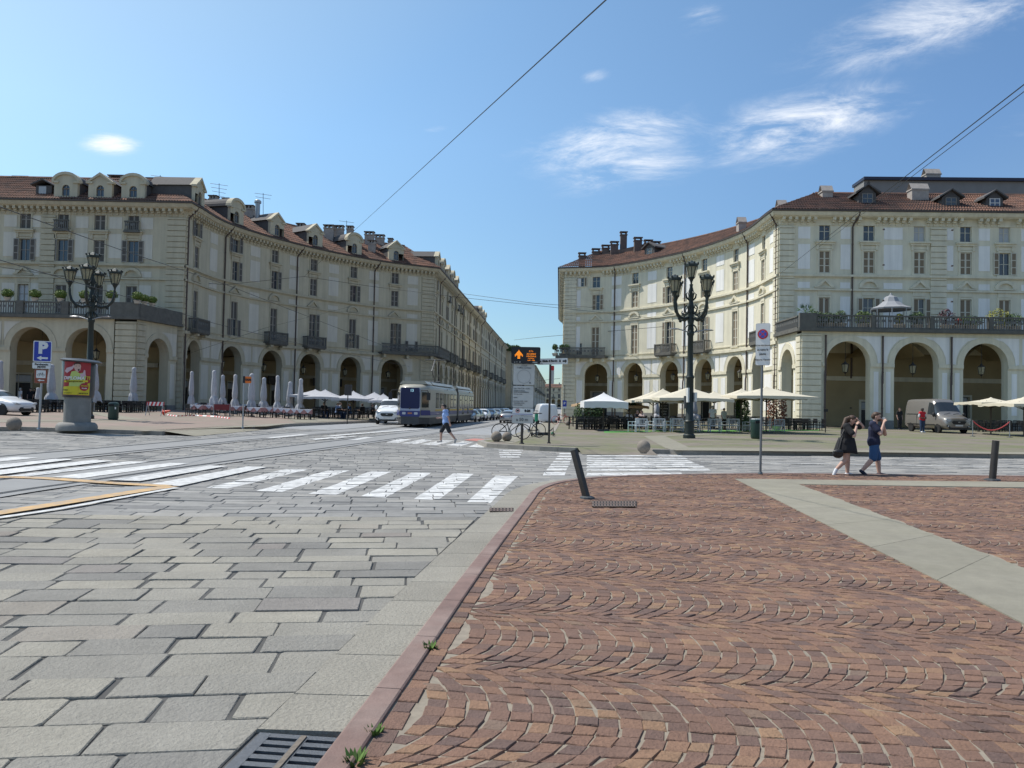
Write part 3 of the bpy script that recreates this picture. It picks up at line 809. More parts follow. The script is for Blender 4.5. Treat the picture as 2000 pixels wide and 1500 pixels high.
def window(F, s, z0, z1, w, parent, org, state, top=None, hood=None, dim=False, panels=3, small=False, d0=0):
    """state: closed, open, half, bare, curtain"""
    mf_ = m_frame_shade_grey if dim else m_frame; ml = m_lou_shade if dim else m_lou  # dim picks the colours with shade painted in
    mb = M(F).use(m_trim); h = w / 2
    if not small:
        sw = .16
        mb.box(s - h - sw, d0 - .02, z0 - .02, s - h, d0 + .06, z1 + sw); mb.box(s + h, d0 - .02, z0 - .02, s + h + sw, d0 + .06, z1 + sw)
        mb.box(s - h, d0 - .02, z1, s + h, d0 + .06, z1 + sw)
        mb.box(s - h - sw - .05, d0 - .02, z0 - .14, s + h + sw + .05, d0 + .12, z0 - .02)
    else: mb.box(s - h - .06, d0 - .02, z0 - .1, s + h + .06, d0 + .09, z0)
    mb.use(mf_); g = d0 - .2
    for x0, x1 in ((s - h, s - h + .06), (s - .035, s + .035), (s + h - .06, s + h)): mb.box(x0, g, z0, x1, g + .06, z1)
    nb = 2 if z1 - z0 < 2.3 else 4 if z1 - z0 > 3 else 3
    for i in range(nb + 1):
        z = z0 + (z1 - z0 - .06) * i / nb; mb.box(s - h + .06, g + .005, z, s + h - .06, g + .05, z + .05)
    o = mb.build('window', parent=parent, origin=org)
    p = M(F); p.quad((s - h, g + .012, z0), (s + h, g + .012, z0), (s + h, g + .012, z1), (s - h, g + .012, z1))
    p.build('pane', m_curtain if state == 'curtain' else m_glass, o, origin=org)
    if hood:
        b = M(F).use(m_trim); q = h + .42
        if hood == 'flat':
            b.box(s - q, -.02, z1 + .75, s + q, .32, z1 + .9); b.box(s - q + .08, -.02, z1 + .55, s + q - .08, .2, z1 + .75); b.box(s - h - .1, -.02, z1 + .2, s + h + .1, .07, z1 + .5)
            for k in (-1, 1): b.box(s + k * (h + .16) - .09, -.02, z1 + .1, s + k * (h + .16) + .09, .14, z1 + .55)
        else:
            zb = z1 + .85
            b.box(s - q, -.02, zb, s + q, .22, zb + .1); b.box(s - h - .1, -.02, z1 + .2, s + h + .1, .07, zb - .1)
            if hood == 'tri': out = [(-q, zb + .1), (0, zb + .85), (q, zb + .1)]; inn = [(-q + .42, zb + .12), (0, zb + .62), (q - .42, zb + .12)]
            else:
                out = [(-q * math.cos(PI * i / 10), zb + .1 + .78 * math.sin(PI * i / 10)) for i in range(11)]
                inn = [(-(q - .3) * math.cos(PI * i / 10), zb + .12 + .5 * math.sin(PI * i / 10)) for i in range(11)]
            n = len(out)
            for (a, za), (c, zc), (a2, za2), (c2, zc2) in zip(out, out[1:], inn, inn[1:]):
                for dd, e in ((.22, 1),):
                    b.quad((s + a, .24, za), (s + c, .24, zc), (s + c2, .24, zc2), (s + a2, .24, za2))
                b.quad((s + a, .24, za), (s + c, .24, zc), (s + c, 0, zc), (s + a, 0, za)); b.quad((s + a2, .24, za2), (s + c2, .24, zc2), (s + c2, .04, zc2), (s + a2, .04, za2))
            b.add([(s + a, .045, z) for a, z in inn], [tuple(range(n))])
        b.build('pediment' if hood != 'flat' else 'hood', parent=o, origin=org)
    if state in ('closed', 'half', 'open', 'ajar'):
        zt = z1; zl = z0
        for sg in (-1, 1):
            b = M(F); op = state == 'open' or (state == 'half' and sg > 0)
            if op: a = s + sg * (h + .02); c_ = s + sg * (h + w / 2); leaf(b, min(a, c_), max(a, c_), zl, zt, d0 + .065, panels, mf_, ml)
            elif state == 'ajar' and sg < 0: leaf(b, s - h + .01, s - h + w / 2 - .1, zl, zt, d0 - .1, panels, mf_, ml)
            else:
                a = s; c_ = s + sg * (h - .01); leaf(b, min(a, c_), max(a, c_), zl, zt, d0 - .1, panels, mf_, ml)
            b.build('shutter', parent=o, origin=org)
    elif state == 'mezz':   # upper half closed, lower half thrown open
        zm = z0 + (z1 - z0) * .5
        for sg in (-1, 1):
            b = M(F); a = s; c_ = s + sg * (h - .01); leaf(b, min(a, c_), max(a, c_), zm, z1, d0 - .1, 1, mf_, ml)
            a = s + sg * (h + .02); c_ = s + sg * (h + w / 2); leaf(b, min(a, c_), max(a, c_), z0, zm - .04, d0 + .065, 1, mf_, ml)
            b.build('shutter', parent=o, origin=org)
    return o
def railing(mb, F, a, b, d, z0, z1, sp=.17):
    mb.use(m_stoneB)
    mb.sweep(steps(F, a, b), [(d - .09, z1 - .12), (d + .09, z1 - .12), (d + .09, z1), (d - .09, z1)])
    mb.sweep(steps(F, a, b), [(d - .08, z0), (d + .08, z0), (d + .08, z0 + .12), (d - .08, z0 + .12)])
    n = max(2, int((b - a) / sp)); mb.use(m_ironB)
    for i in range(n):
        x = a + (i + .5) * (b - a) / n; mb.box(x - .035, d - .03, z0 + .1, x + .035, d + .03, z1 - .1)
    for i in range(max(1, int((b - a) / .5))):
        x = a + (i + .5) * .5; zc = (z0 + z1) / 2 + .12; mb.box(x - .16, d - .02, zc - .1, x + .16, d + .02, zc + .1)
def balcony(F, s, w, parent, org, z=8.2, dep=1.0, zr=9.35, light=False):
    mb = M(F).use(m_stoneB); h = w / 2
    mb.box(s - h, 0, z - .22, s + h, dep, z, n=2); mb.box(s - h + .08, 0, z - .34, s + h - .08, dep - .1, z - .22, n=2)
    railing(mb, F, s - h + .08, s + h - .08, dep - .1, z, zr)
    for sg in (-1, 1):
        x = s + sg * (h - .06); mb.use(m_stoneB); mb.box(x - .07, dep - .18, z, x + .07, dep - .02, zr + .02)
        mb.box(x - .05, .05, zr - .12, x + .05, dep - .1, zr); mb.use(m_ironB)
        for k in range(5): mb.box(x - .025, .1 + k * .16, z, x + .025, .15 + k * .16, zr - .1)
        mb.use(m_trim); b = s + sg * h * .62; mb.box(b - .2, 0, z - .75, b + .2, .5, z - .34); mb.box(b - .2, 0, z - .55, b + .2, .85, z - .34)
    return mb.build('balcony', parent=parent, origin=org)
def pipe(F, s, parent, org, z0=.1, z1=19.6, d=.13, top=True):
    mb = M().use(m_pipe); P = []
    if top: P += [F(s + .35, .85, z1 + .2), F(s + .33, .7, z1 - .1), F(s + .08, .22, z1 - .75)]
    P += [F(s, d, z1 - 1.0 if top else z1), F(s, d, (z0 + z1) / 2), F(s, d, 5.2), F(s - .06, d + .05, 4.7), F(s - .06, d + .05, z0)]
    mb.tube(P, .075, 8)
    for k in range(6):
        z = 2 + k * 3; q = F(s - (.06 if z < 4.8 else 0), d + (.05 if z < 4.8 else 0), z); mb.lathe([(.09, -.05), (.09, .05)], q, 8)
    return mb.build('downpipe', parent=parent, origin=org, smooth=True)
def dormer(F, s, parent, org, kind, w=2.1, z0=19.9, d=.35, h=2.55, dep=4.5, glass=True, mw=m_cream):
    mb = M(F).use(mw); q = w / 2; zt = z0 + h * .72
    ro = .36 if h > 2 else .3; wz0 = z0 + .55; wsp = z0 + h * .48
    holes = [(s - ro, s + ro, wz0, wsp)]
    # front wall with arched opening
    wall_grid(mb, F, s - q, s + q, z0 - .1, wsp, holes, d=d, depth=.2)
    ap = [(s - ro * math.cos(PI * i / 8), wsp + ro * math.sin(PI * i / 8)) for i in range(9)]
    mb.quad((s - q, d, wsp), (s - ro, d, wsp), (s - ro, d, zt), (s - q, d, zt)); mb.quad((s + q, d, wsp), (s + ro, d, wsp), (s + ro, d, zt), (s + q, d, zt))
    for (a, za), (b, zb) in zip(ap, ap[1:]):
        mb.quad((a, d, za), (b, d, zb), (b, d, zt), (a, d, zt)); mb.quad((a, d, za), (b, d, zb), (b, d - .2, zb), (a, d - .2, za))
    for sg in (-1, 1):
        x = s + sg * q; mb.use(mw); mb.quad((x, d, z0 - .1), (x, d - .35, z0 - .1), (x, d - .35, zt), (x, d, zt))
        mb.use(m_slate); mb.quad((x, d - .35, z0 - .1), (x, d - dep, z0 - .1), (x, d - dep, zt), (x, d - .35, zt))
    # head: gable or segment over a cornice
    e = q + .2; mb.use(mw)
    mb.box(s - e, d - .3, zt - .12, s - q * .62, d + .14, zt + .06); mb.box(s + q * .62, d - .3, zt - .12, s + e, d + .14, zt + .06)
    rise = h * .36
    if kind == 'tri': out = [(-e, zt), (0, zt + rise), (e, zt)]
    else: out = [(-e * math.cos(PI * i / 12), zt + rise * math.sin(PI * i / 12)) for i in range(13)]
    mb.add([(s + a, d, z) for a, z in out], [tuple(range(len(out)))])
    inn = [(a * .84, zt + (z - zt) * .72) for a, z in out]
    for (a, za), (b, zb), (a2, za2), (b2, zb2) in zip(out, out[1:], inn, inn[1:]):
        mb.use(mw)
        mb.quad((s + a, d + .16, za), (s + b, d + .16, zb), (s + b2, d + .16, zb2), (s + a2, d + .16, za2)); mb.quad((s + a2, d + .16, za2), (s + b2, d + .16, zb2), (s + b2, d, zb2), (s + a2, d, za2))
        mb.quad((s + a, d + .16, za), (s + b, d + .16, zb), (s + b, d - .5, zb), (s + a, d - .5, za))
        mb.use(m_slate); mb.quad((s + a, d - .5, za), (s + b, d - .5, zb), (s + b, d - dep, zb), (s + a, d - dep, za))
    o = mb.build('dormer', parent=parent, origin=org)
    g = M(F).use(m_glass); pts = [(s - ro, wz0)] + [(a, z) for a, z in ap] + [(s + ro, wz0)]
    g.add([(a, d - .15, z) for a, z in pts], [tuple(range(len(pts)))]); g.use(m_frame_shade_grey)
    g.box(s - .03, d - .15, wz0, s + .03, d - .1, wsp + ro - .01); g.box(s - ro, d - .15, wsp - .05, s + ro, d - .1, wsp); g.box(s - ro, d - .15, wz0, s - ro + .05, d - .1, wsp); g.box(s + ro - .05, d - .15, wz0, s + ro, d - .1, wsp)
    g.build('dormer_window', parent=o, origin=org)
    return o
def chimney(c, w, dp, h, parent, org, m=m_chim, rot=0, slots=2, gable=False):
    mb = M().use(m); x, y, z = c
    mb.cbox((x, y, z + h / 2 - .6), (w / 2, dp / 2, h / 2 + .6), rot)
    mb.cbox((x, y, z + h + .05), (w / 2 + .07, dp / 2 + .07, .06), rot)
    if gable:
        ca, sa = math.cos(rot), math.sin(rot); st = len(mb.v)
        for k in (-1, 1): mb.add([(-w / 2 - .08, k * (dp / 2), 0), (w / 2 + .08, k * (dp / 2), 0), (w / 2 + .08, k * .05, .62), (-w / 2 - .08, k * .05, .62)], [(0, 1, 2, 3)])
        mb.xf(Matrix.Translation((x, y, z + h + .1)) @ Matrix.Rotation(rot, 4, 'Z'), st)
    else:
        ca, sa = math.cos(rot), math.sin(rot)
        for i in range(slots + 1):
            o = (-w / 2 + .09 + (w - .18) * i / slots); mb.cbox((x + o * ca, y + o * sa, z + h + .26), (.09, dp / 2 - .02, .17), rot)
        mb.use(m_chim_dark); mb.cbox((x, y, z + h + .46), (w / 2 + .1, dp / 2 + .1, .05), rot)
    return mb.build('chimney', parent=parent, origin=org)
def panels(mb, a, b, zs=((9.0, 12.2), (12.95, 13.5), (14.7, 17.0), (17.5, 18.6)), d=.03):
    mb.use(m_panel)
    for z0, z1 in zs: mb.box(a, 0, z0, b, d, z1, n=1)
def strings(mb, F, s0, s1, lo=True):
    mb.use(m_trim)
    for z0, z1, d in ((14.0, 14.2, .24), (13.9, 14.0, .1), (12.72, 12.9, .18)) + (((7.75, 8.05, .26), (7.55, 7.75, .1), (8.35, 8.45, .1)) if lo else ()):
        mb.sweep(steps(F, s0, s1), [(0, z0), (d, z0), (d, z1), (0, z1)])
TOPZ, MIDZ, NOBZ = (17.35, 19.15), (14.35, 16.4), (8.35, 12.1)

def side_building(name, label, org):
    return thing(name, label, 'building', org)

# ---------------------------------------------- left palace: wing, curve, street front
LW = Fac([(-54, 72), (-31, 72)])
LC = Fac([(-31, 72), (-30.3, 80.5), (-25.3, 91), (-17.9, 99.6), (-10.9, 104)], True)
AX = Vector((.062, 1)).normalized()
P0 = Vector((-10.9, 104))
LS = Fac([tuple(P0), tuple(P0 + AX * 62)])
ORG_L = Vector((-31, 72, 0))
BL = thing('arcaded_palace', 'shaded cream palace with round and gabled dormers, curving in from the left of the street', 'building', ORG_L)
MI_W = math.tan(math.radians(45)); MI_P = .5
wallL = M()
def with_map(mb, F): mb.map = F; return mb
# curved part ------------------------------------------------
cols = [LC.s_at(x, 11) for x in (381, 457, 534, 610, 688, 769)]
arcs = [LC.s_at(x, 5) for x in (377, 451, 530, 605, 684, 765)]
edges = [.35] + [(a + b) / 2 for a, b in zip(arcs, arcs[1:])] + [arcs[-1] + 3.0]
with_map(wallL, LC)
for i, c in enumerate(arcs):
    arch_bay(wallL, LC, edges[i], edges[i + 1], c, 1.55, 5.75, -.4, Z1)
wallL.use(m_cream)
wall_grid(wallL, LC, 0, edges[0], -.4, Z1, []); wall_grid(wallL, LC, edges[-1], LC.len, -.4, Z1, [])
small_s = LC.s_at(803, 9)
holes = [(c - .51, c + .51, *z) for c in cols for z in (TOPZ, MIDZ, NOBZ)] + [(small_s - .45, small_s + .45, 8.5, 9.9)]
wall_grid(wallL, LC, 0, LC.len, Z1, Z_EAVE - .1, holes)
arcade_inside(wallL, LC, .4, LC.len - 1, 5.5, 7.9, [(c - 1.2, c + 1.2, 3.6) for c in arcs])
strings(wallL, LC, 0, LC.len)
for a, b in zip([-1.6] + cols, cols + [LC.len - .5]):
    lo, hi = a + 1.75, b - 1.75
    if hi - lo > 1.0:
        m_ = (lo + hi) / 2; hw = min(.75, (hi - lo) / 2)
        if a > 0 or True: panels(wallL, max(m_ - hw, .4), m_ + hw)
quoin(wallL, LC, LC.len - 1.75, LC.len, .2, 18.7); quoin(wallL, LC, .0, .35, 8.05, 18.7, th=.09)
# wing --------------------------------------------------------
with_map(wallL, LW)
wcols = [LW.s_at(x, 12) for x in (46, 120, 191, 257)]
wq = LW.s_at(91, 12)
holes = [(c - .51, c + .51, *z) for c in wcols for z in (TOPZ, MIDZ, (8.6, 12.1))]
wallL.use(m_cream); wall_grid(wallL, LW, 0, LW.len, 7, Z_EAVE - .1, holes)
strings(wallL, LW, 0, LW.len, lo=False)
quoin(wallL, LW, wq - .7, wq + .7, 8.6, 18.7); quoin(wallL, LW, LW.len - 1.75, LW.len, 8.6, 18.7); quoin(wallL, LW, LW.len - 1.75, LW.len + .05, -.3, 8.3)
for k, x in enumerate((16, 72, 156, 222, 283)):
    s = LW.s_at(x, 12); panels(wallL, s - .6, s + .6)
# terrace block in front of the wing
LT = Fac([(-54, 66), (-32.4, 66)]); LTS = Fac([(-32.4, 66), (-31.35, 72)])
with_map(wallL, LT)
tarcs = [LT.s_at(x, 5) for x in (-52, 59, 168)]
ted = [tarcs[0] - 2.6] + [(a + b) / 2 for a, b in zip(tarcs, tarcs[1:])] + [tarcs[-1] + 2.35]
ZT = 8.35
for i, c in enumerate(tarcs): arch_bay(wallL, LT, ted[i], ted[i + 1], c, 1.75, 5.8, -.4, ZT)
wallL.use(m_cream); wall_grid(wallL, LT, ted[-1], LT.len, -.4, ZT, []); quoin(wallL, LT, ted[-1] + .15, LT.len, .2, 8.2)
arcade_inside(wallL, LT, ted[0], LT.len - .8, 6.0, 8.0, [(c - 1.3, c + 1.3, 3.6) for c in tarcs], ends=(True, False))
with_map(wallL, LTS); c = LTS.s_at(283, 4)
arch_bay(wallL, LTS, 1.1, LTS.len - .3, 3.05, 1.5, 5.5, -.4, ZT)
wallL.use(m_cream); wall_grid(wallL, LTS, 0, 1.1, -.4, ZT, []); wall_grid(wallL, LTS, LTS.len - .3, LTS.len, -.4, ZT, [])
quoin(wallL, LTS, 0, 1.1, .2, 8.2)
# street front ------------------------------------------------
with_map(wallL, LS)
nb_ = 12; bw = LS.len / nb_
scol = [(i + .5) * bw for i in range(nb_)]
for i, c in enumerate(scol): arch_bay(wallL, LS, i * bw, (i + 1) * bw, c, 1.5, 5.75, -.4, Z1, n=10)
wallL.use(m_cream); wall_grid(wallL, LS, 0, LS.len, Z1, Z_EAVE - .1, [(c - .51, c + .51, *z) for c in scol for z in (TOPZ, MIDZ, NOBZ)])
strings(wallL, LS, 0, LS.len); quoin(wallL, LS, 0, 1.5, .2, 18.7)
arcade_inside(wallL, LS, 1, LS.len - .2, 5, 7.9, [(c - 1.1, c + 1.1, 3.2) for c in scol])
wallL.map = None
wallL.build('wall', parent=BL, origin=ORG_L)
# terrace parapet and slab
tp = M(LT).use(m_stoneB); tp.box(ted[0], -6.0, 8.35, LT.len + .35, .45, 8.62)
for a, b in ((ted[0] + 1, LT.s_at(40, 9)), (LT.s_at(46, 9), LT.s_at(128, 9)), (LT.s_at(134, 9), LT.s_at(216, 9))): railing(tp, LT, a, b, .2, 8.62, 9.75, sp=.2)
tp.use(m_stoneB)
for x in (43, 131): s = LT.s_at(x, 9); tp.box(s - .3, .08, 8.62, s + .3, .38, 9.78)
s = LT.s_at(219, 9); tp.box(s, .06, 8.62, LT.len + .3, .4, 9.8)
tp.map = LTS; tp.box(-.2, -.05, 8.36, LTS.len, .4, 8.61); tp.box(-.1, .06, 8.62, LTS.len - .1, .36, 9.7)
tp.build('terrace_parapet', parent=BL, origin=ORG_L)
cornice(LC, 0, LC.len, MI_W, MI_P, parent=BL, org=ORG_L); cornice(LW, 0, LW.len, 0, MI_W, parent=BL, org=ORG_L); cornice(LS, 0, LS.len, MI_P, 0, parent=BL, org=ORG_L, br=.8)
rfL = roof(LC, 0, LC.len, MI_W, MI_P, BL, ORG_L); rfW = roof(LW, 0, LW.len, 0, MI_W, BL, ORG_L); rfS = roof(LS, 0, LS.len, MI_P, 0, BL, ORG_L, step=.3)
# windows left
st_top = ['open', 'open', 'closed', 'ajar', 'ajar', 'closed']; st_mid = ['closed', 'half', 'half', 'closed', 'half', 'closed']
st_nob = ['closed', 'mezz', 'closed', 'half', 'mezz', 'half']; hd = ['arc', 'tri', 'arc', 'tri', 'arc', 'tri']
for i, c in enumerate(cols):
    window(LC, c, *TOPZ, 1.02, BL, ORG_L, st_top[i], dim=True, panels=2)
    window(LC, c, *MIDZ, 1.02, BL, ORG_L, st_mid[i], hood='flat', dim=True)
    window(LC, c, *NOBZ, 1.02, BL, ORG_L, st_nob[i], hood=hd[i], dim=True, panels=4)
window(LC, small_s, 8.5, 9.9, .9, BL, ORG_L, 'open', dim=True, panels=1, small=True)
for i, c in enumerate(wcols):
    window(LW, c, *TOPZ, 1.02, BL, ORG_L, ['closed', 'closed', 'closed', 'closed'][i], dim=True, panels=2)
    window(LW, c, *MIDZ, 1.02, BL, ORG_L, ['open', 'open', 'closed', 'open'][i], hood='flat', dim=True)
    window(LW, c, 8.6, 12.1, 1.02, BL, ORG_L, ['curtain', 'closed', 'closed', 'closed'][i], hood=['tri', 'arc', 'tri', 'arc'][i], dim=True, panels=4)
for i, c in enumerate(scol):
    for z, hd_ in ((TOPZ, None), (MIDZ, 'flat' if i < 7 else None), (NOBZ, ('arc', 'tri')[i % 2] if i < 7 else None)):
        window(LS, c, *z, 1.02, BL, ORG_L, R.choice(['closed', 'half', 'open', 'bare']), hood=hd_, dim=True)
for i in (0, 2, 3): balcony(LC, cols[i], 2.9, BL, ORG_L)
# corner balcony wrapping into the street
mb = M(LC); a = LC.s_at(738, 8); mb.use(m_stoneB); mb.box(a, 0, 7.95, LC.len + .55, 1.1, 8.2, n=5); railing(mb, LC, a, LC.len + .5, 1.0, 8.2, 9.35)
mb.use(m_trim)
for k in range(3): x = a + .6 + k * (LC.len - a - 1) / 2; mb.box(x - .2, 0, 7.5, x + .2, .9, 7.95)
mb.map = LS; mb.use(m_stoneB); mb.box(-.5, 0, 7.95, 9, 1.1, 8.2); railing(mb, LS, -.4, 9, 1.0, 8.2, 9.35)
mb.build('corner_balcony', parent=BL, origin=ORG_L)
for i in (2, 3, 5, 7, 9, 10): balcony(LS, scol[i], 3.2, BL, ORG_L)
for i in (2, 4, 5):   # small upper balconies on the street
    mb = M(LS); railing(mb, LS, scol[i] - .8, scol[i] + .8, .45, 17.2, 18.0, sp=.2); mb.use(m_stoneB); mb.box(scol[i] - .85, 0, 17.05, scol[i] + .85, .55, 17.2)
    mb.build('balcony', parent=BL, origin=ORG_L)
mb = M(LW)
for c in (wcols[1], wcols[3]):
    mb = M(LW); railing(mb, LW, c - .7, c + .7, .4, 17.25, 18.2, sp=.16); mb.use(m_stoneB); mb.box(c - .75, 0, 17.12, c + .75, .5, 17.25); mb.build('balcony', parent=BL, origin=ORG_L)
for x, F_ in ((436, LC), (577, LC), (729, LC)): pipe(F_, F_.s_at(x, 12), BL, ORG_L)
pipe(LC, .25, BL, ORG_L)
for i in (1, 4, 6, 8, 10): pipe(LS, i * bw, BL, ORG_L)
# dormers
for x, k in ((133, 'arc'), (200, 'tri'), (264, 'arc')): dormer(LW, LW.s_at(x, 21.5), BL, ORG_L, k, w=2.2, h=2.6)
for x, k in ((384, 'tri'), (458, 'arc'), (537, 'tri'), (613, 'tri'), (690, 'arc'), (772, 'tri')): dormer(LC, LC.s_at(x, 21.5), BL, ORG_L, k, w=2.15, h=2.95)
for i in range(5): dormer(LS, 1.5 + i * 5.0, BL, ORG_L, ('tri', 'arc')[i % 2], w=2.0, h=2.5)
for i in (11,): dormer(LS, scol[i], BL, ORG_L, 'arc', w=2.0, h=2.5)
mb = M(LW); s = LW.s_at(80, 21); mb.use(m_slate); mb.box(s - .75, -3.5, 20.6, s + .75, -.4, 21.6); mb.use(m_curtain); mb.box(s - .45, -.41, 20.8, s + .25, -.36, 21.5)
mb.use(m_slate); mb.prism([(s - 1.1, 21.55), (s + .0, 22.05), (s + 1.1, 21.5), (s + 1.1, 21.62), (s, 22.2), (s - 1.1, 21.68)], -3.5, -.1, 1); mb.build('dormer', parent=BL, origin=ORG_L)
def ch_at(px, py, Y, w, dp, h, parent, org, roofp, **kw):
    p = at(px, py, Y); return chimney((p.x, p.y, p.z - h - .5), w, dp, h, roofp, org, **kw)
for px, py, Y, w_, h_ in ((12, 353, 77, 1.5, 1.5), (45, 346, 79, 1.5, 1.5), (62, 350, 79, 1.2, 1.4), (352, 358, 79, 1.3, 1.3), (372, 362, 80, 1.0, 1.2), (418, 383, 84, .8, 1.0), (443, 388, 86, .7, 1.0), (488, 402, 89, 1.0, 1.6), (240, 344, 80, 2.6, 1.6), (300, 349, 80, 1.6, 1.5),
                          (643, 440, 98, 1.2, 1.4), (663, 441, 99, 1.1, 1.4), (684, 442, 101, .8, 1.4), (722, 453, 103, 1.2, 1.2), (742, 459, 105, 1.2, 1.2), (588, 437, 95, .9, 1.2), (763, 466, 106, .6, 1.0), (727, 470, 101, .9, 1.3)):
    ch_at(px, py, Y, w_, .8, h_, BL, ORG_L, rfL)
mb = M().use(mat('galvanised_flue', (.35, .36, .37), .4, .1, 5, metal=.7)); p = at(503, 412, 88); mb.tube([(p.x, p.y, p.z - 1.2), (p.x, p.y, p.z + .9)], .28, 12); mb.lathe([(.4, .9), (.4, 1.15), (.2, 1.3)], tuple(p), 12); mb.build('flue', parent=rfL, origin=ORG_L)
def antenna(px, py0, py1, Y, parent, org, bars=4):
    a = at(px, py1, Y); b = at(px, py0, Y); mb = M().use(m_iron); mb.tube([a, b], .03, 5)
    for k in range(bars):
        z = b.z - .15 - k * .42; w_ = 1.0 - .12 * k; mb.tube([(b.x - w_, b.y, z + .12), (b.x + w_, b.y, z - .12)], .022, 4)
    mb.build('antenna', parent=parent, origin=org)
antenna(428, 358, 398, 85, rfL, ORG_L); antenna(514, 377, 422, 89, rfL, ORG_L, 2); antenna(313, 342, 362, 80, rfL, ORG_L, 1); antenna(677, 431, 445, 100, rfL, ORG_L, 1)

# ---------------------------------------------- right palace: curve and wing
RC = Fac([(6.8, 102), (13.3, 99.6), (20.3, 90.2), (24.1, 79.6), (24.35, 70.4)], True)
RW = Fac([(24.35, 70.4), (54, 69.3)])
RS = Fac([tuple(Vector((6.8, 102)) + AX * 60), (6.8, 102)])
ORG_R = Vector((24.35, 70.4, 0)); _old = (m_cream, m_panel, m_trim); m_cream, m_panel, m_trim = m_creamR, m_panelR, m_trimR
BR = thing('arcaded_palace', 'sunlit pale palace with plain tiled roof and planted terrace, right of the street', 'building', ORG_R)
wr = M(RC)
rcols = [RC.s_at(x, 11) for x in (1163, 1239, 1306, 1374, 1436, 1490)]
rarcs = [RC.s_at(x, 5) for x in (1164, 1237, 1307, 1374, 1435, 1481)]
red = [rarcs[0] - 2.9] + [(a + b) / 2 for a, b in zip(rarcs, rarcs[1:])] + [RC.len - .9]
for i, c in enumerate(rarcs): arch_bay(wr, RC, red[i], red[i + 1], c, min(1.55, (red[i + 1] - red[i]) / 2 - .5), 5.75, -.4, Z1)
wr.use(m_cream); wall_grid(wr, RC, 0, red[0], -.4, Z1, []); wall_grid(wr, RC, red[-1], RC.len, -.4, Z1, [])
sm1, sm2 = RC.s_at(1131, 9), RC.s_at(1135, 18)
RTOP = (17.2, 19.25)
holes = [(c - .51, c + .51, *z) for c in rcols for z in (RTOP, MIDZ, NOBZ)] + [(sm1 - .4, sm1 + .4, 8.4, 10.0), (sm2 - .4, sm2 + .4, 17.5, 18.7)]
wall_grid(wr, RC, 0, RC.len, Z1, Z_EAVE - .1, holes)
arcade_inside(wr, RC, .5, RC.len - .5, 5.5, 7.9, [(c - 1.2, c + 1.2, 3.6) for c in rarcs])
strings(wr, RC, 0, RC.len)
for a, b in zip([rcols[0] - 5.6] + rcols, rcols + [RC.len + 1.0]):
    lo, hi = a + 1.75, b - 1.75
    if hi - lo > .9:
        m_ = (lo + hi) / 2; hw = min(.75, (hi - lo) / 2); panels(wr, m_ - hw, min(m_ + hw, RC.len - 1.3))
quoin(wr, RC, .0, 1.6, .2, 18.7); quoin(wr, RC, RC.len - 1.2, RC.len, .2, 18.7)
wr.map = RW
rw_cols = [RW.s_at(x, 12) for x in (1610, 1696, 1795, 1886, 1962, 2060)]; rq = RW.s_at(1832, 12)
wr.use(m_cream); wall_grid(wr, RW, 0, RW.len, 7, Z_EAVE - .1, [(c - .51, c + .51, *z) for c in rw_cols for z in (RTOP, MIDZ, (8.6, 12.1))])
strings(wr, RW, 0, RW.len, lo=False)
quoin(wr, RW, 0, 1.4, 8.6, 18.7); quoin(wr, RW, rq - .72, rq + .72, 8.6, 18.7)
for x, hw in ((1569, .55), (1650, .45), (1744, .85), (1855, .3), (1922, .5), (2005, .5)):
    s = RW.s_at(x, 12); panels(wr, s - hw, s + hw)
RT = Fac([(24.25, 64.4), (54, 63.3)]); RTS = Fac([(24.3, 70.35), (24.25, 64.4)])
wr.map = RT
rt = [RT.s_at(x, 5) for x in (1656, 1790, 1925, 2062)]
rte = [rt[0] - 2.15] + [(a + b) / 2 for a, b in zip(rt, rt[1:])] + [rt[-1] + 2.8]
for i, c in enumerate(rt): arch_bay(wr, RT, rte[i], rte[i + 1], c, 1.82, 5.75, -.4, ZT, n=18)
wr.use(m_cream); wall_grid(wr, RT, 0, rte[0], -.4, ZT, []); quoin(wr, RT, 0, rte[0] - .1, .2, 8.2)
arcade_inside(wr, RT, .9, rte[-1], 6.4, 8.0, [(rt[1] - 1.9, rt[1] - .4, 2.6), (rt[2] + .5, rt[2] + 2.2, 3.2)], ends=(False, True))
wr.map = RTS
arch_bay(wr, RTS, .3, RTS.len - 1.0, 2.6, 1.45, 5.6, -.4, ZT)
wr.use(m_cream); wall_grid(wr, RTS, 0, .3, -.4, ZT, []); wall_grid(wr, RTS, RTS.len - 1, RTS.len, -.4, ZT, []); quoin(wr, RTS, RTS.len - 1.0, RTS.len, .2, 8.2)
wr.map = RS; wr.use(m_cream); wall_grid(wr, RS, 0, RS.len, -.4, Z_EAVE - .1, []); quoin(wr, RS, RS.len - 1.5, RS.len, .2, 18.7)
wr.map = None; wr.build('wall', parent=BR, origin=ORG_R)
tp = M(RT).use(m_stoneB); tp.box(-.35, -6.2, 8.35, rte[-1], .45, 8.62)
for k in range(6):
    a, b = RT.s_at(1592, 9) + k * 4.8 + .05, RT.s_at(1592, 9) + (k + 1) * 4.8 - .25; railing(tp, RT, a, b, .2, 8.62, 9.75, sp=.2); tp.use(m_stoneB); tp.box(b + .01, .08, 8.62, b + .29, .36, 9.76)
tp.use(m_stoneB); tp.box(-.3, .05, 8.62, RT.s_at(1592, 9), .42, 9.85)
tp.map = RTS; tp.box(0, -.05, 8.36, RTS.len + .2, .4, 8.61); railing(tp, RTS, .1, RTS.len - .3, .2, 8.62, 9.7)
tp.build('terrace_parapet', parent=BR, origin=ORG_R)
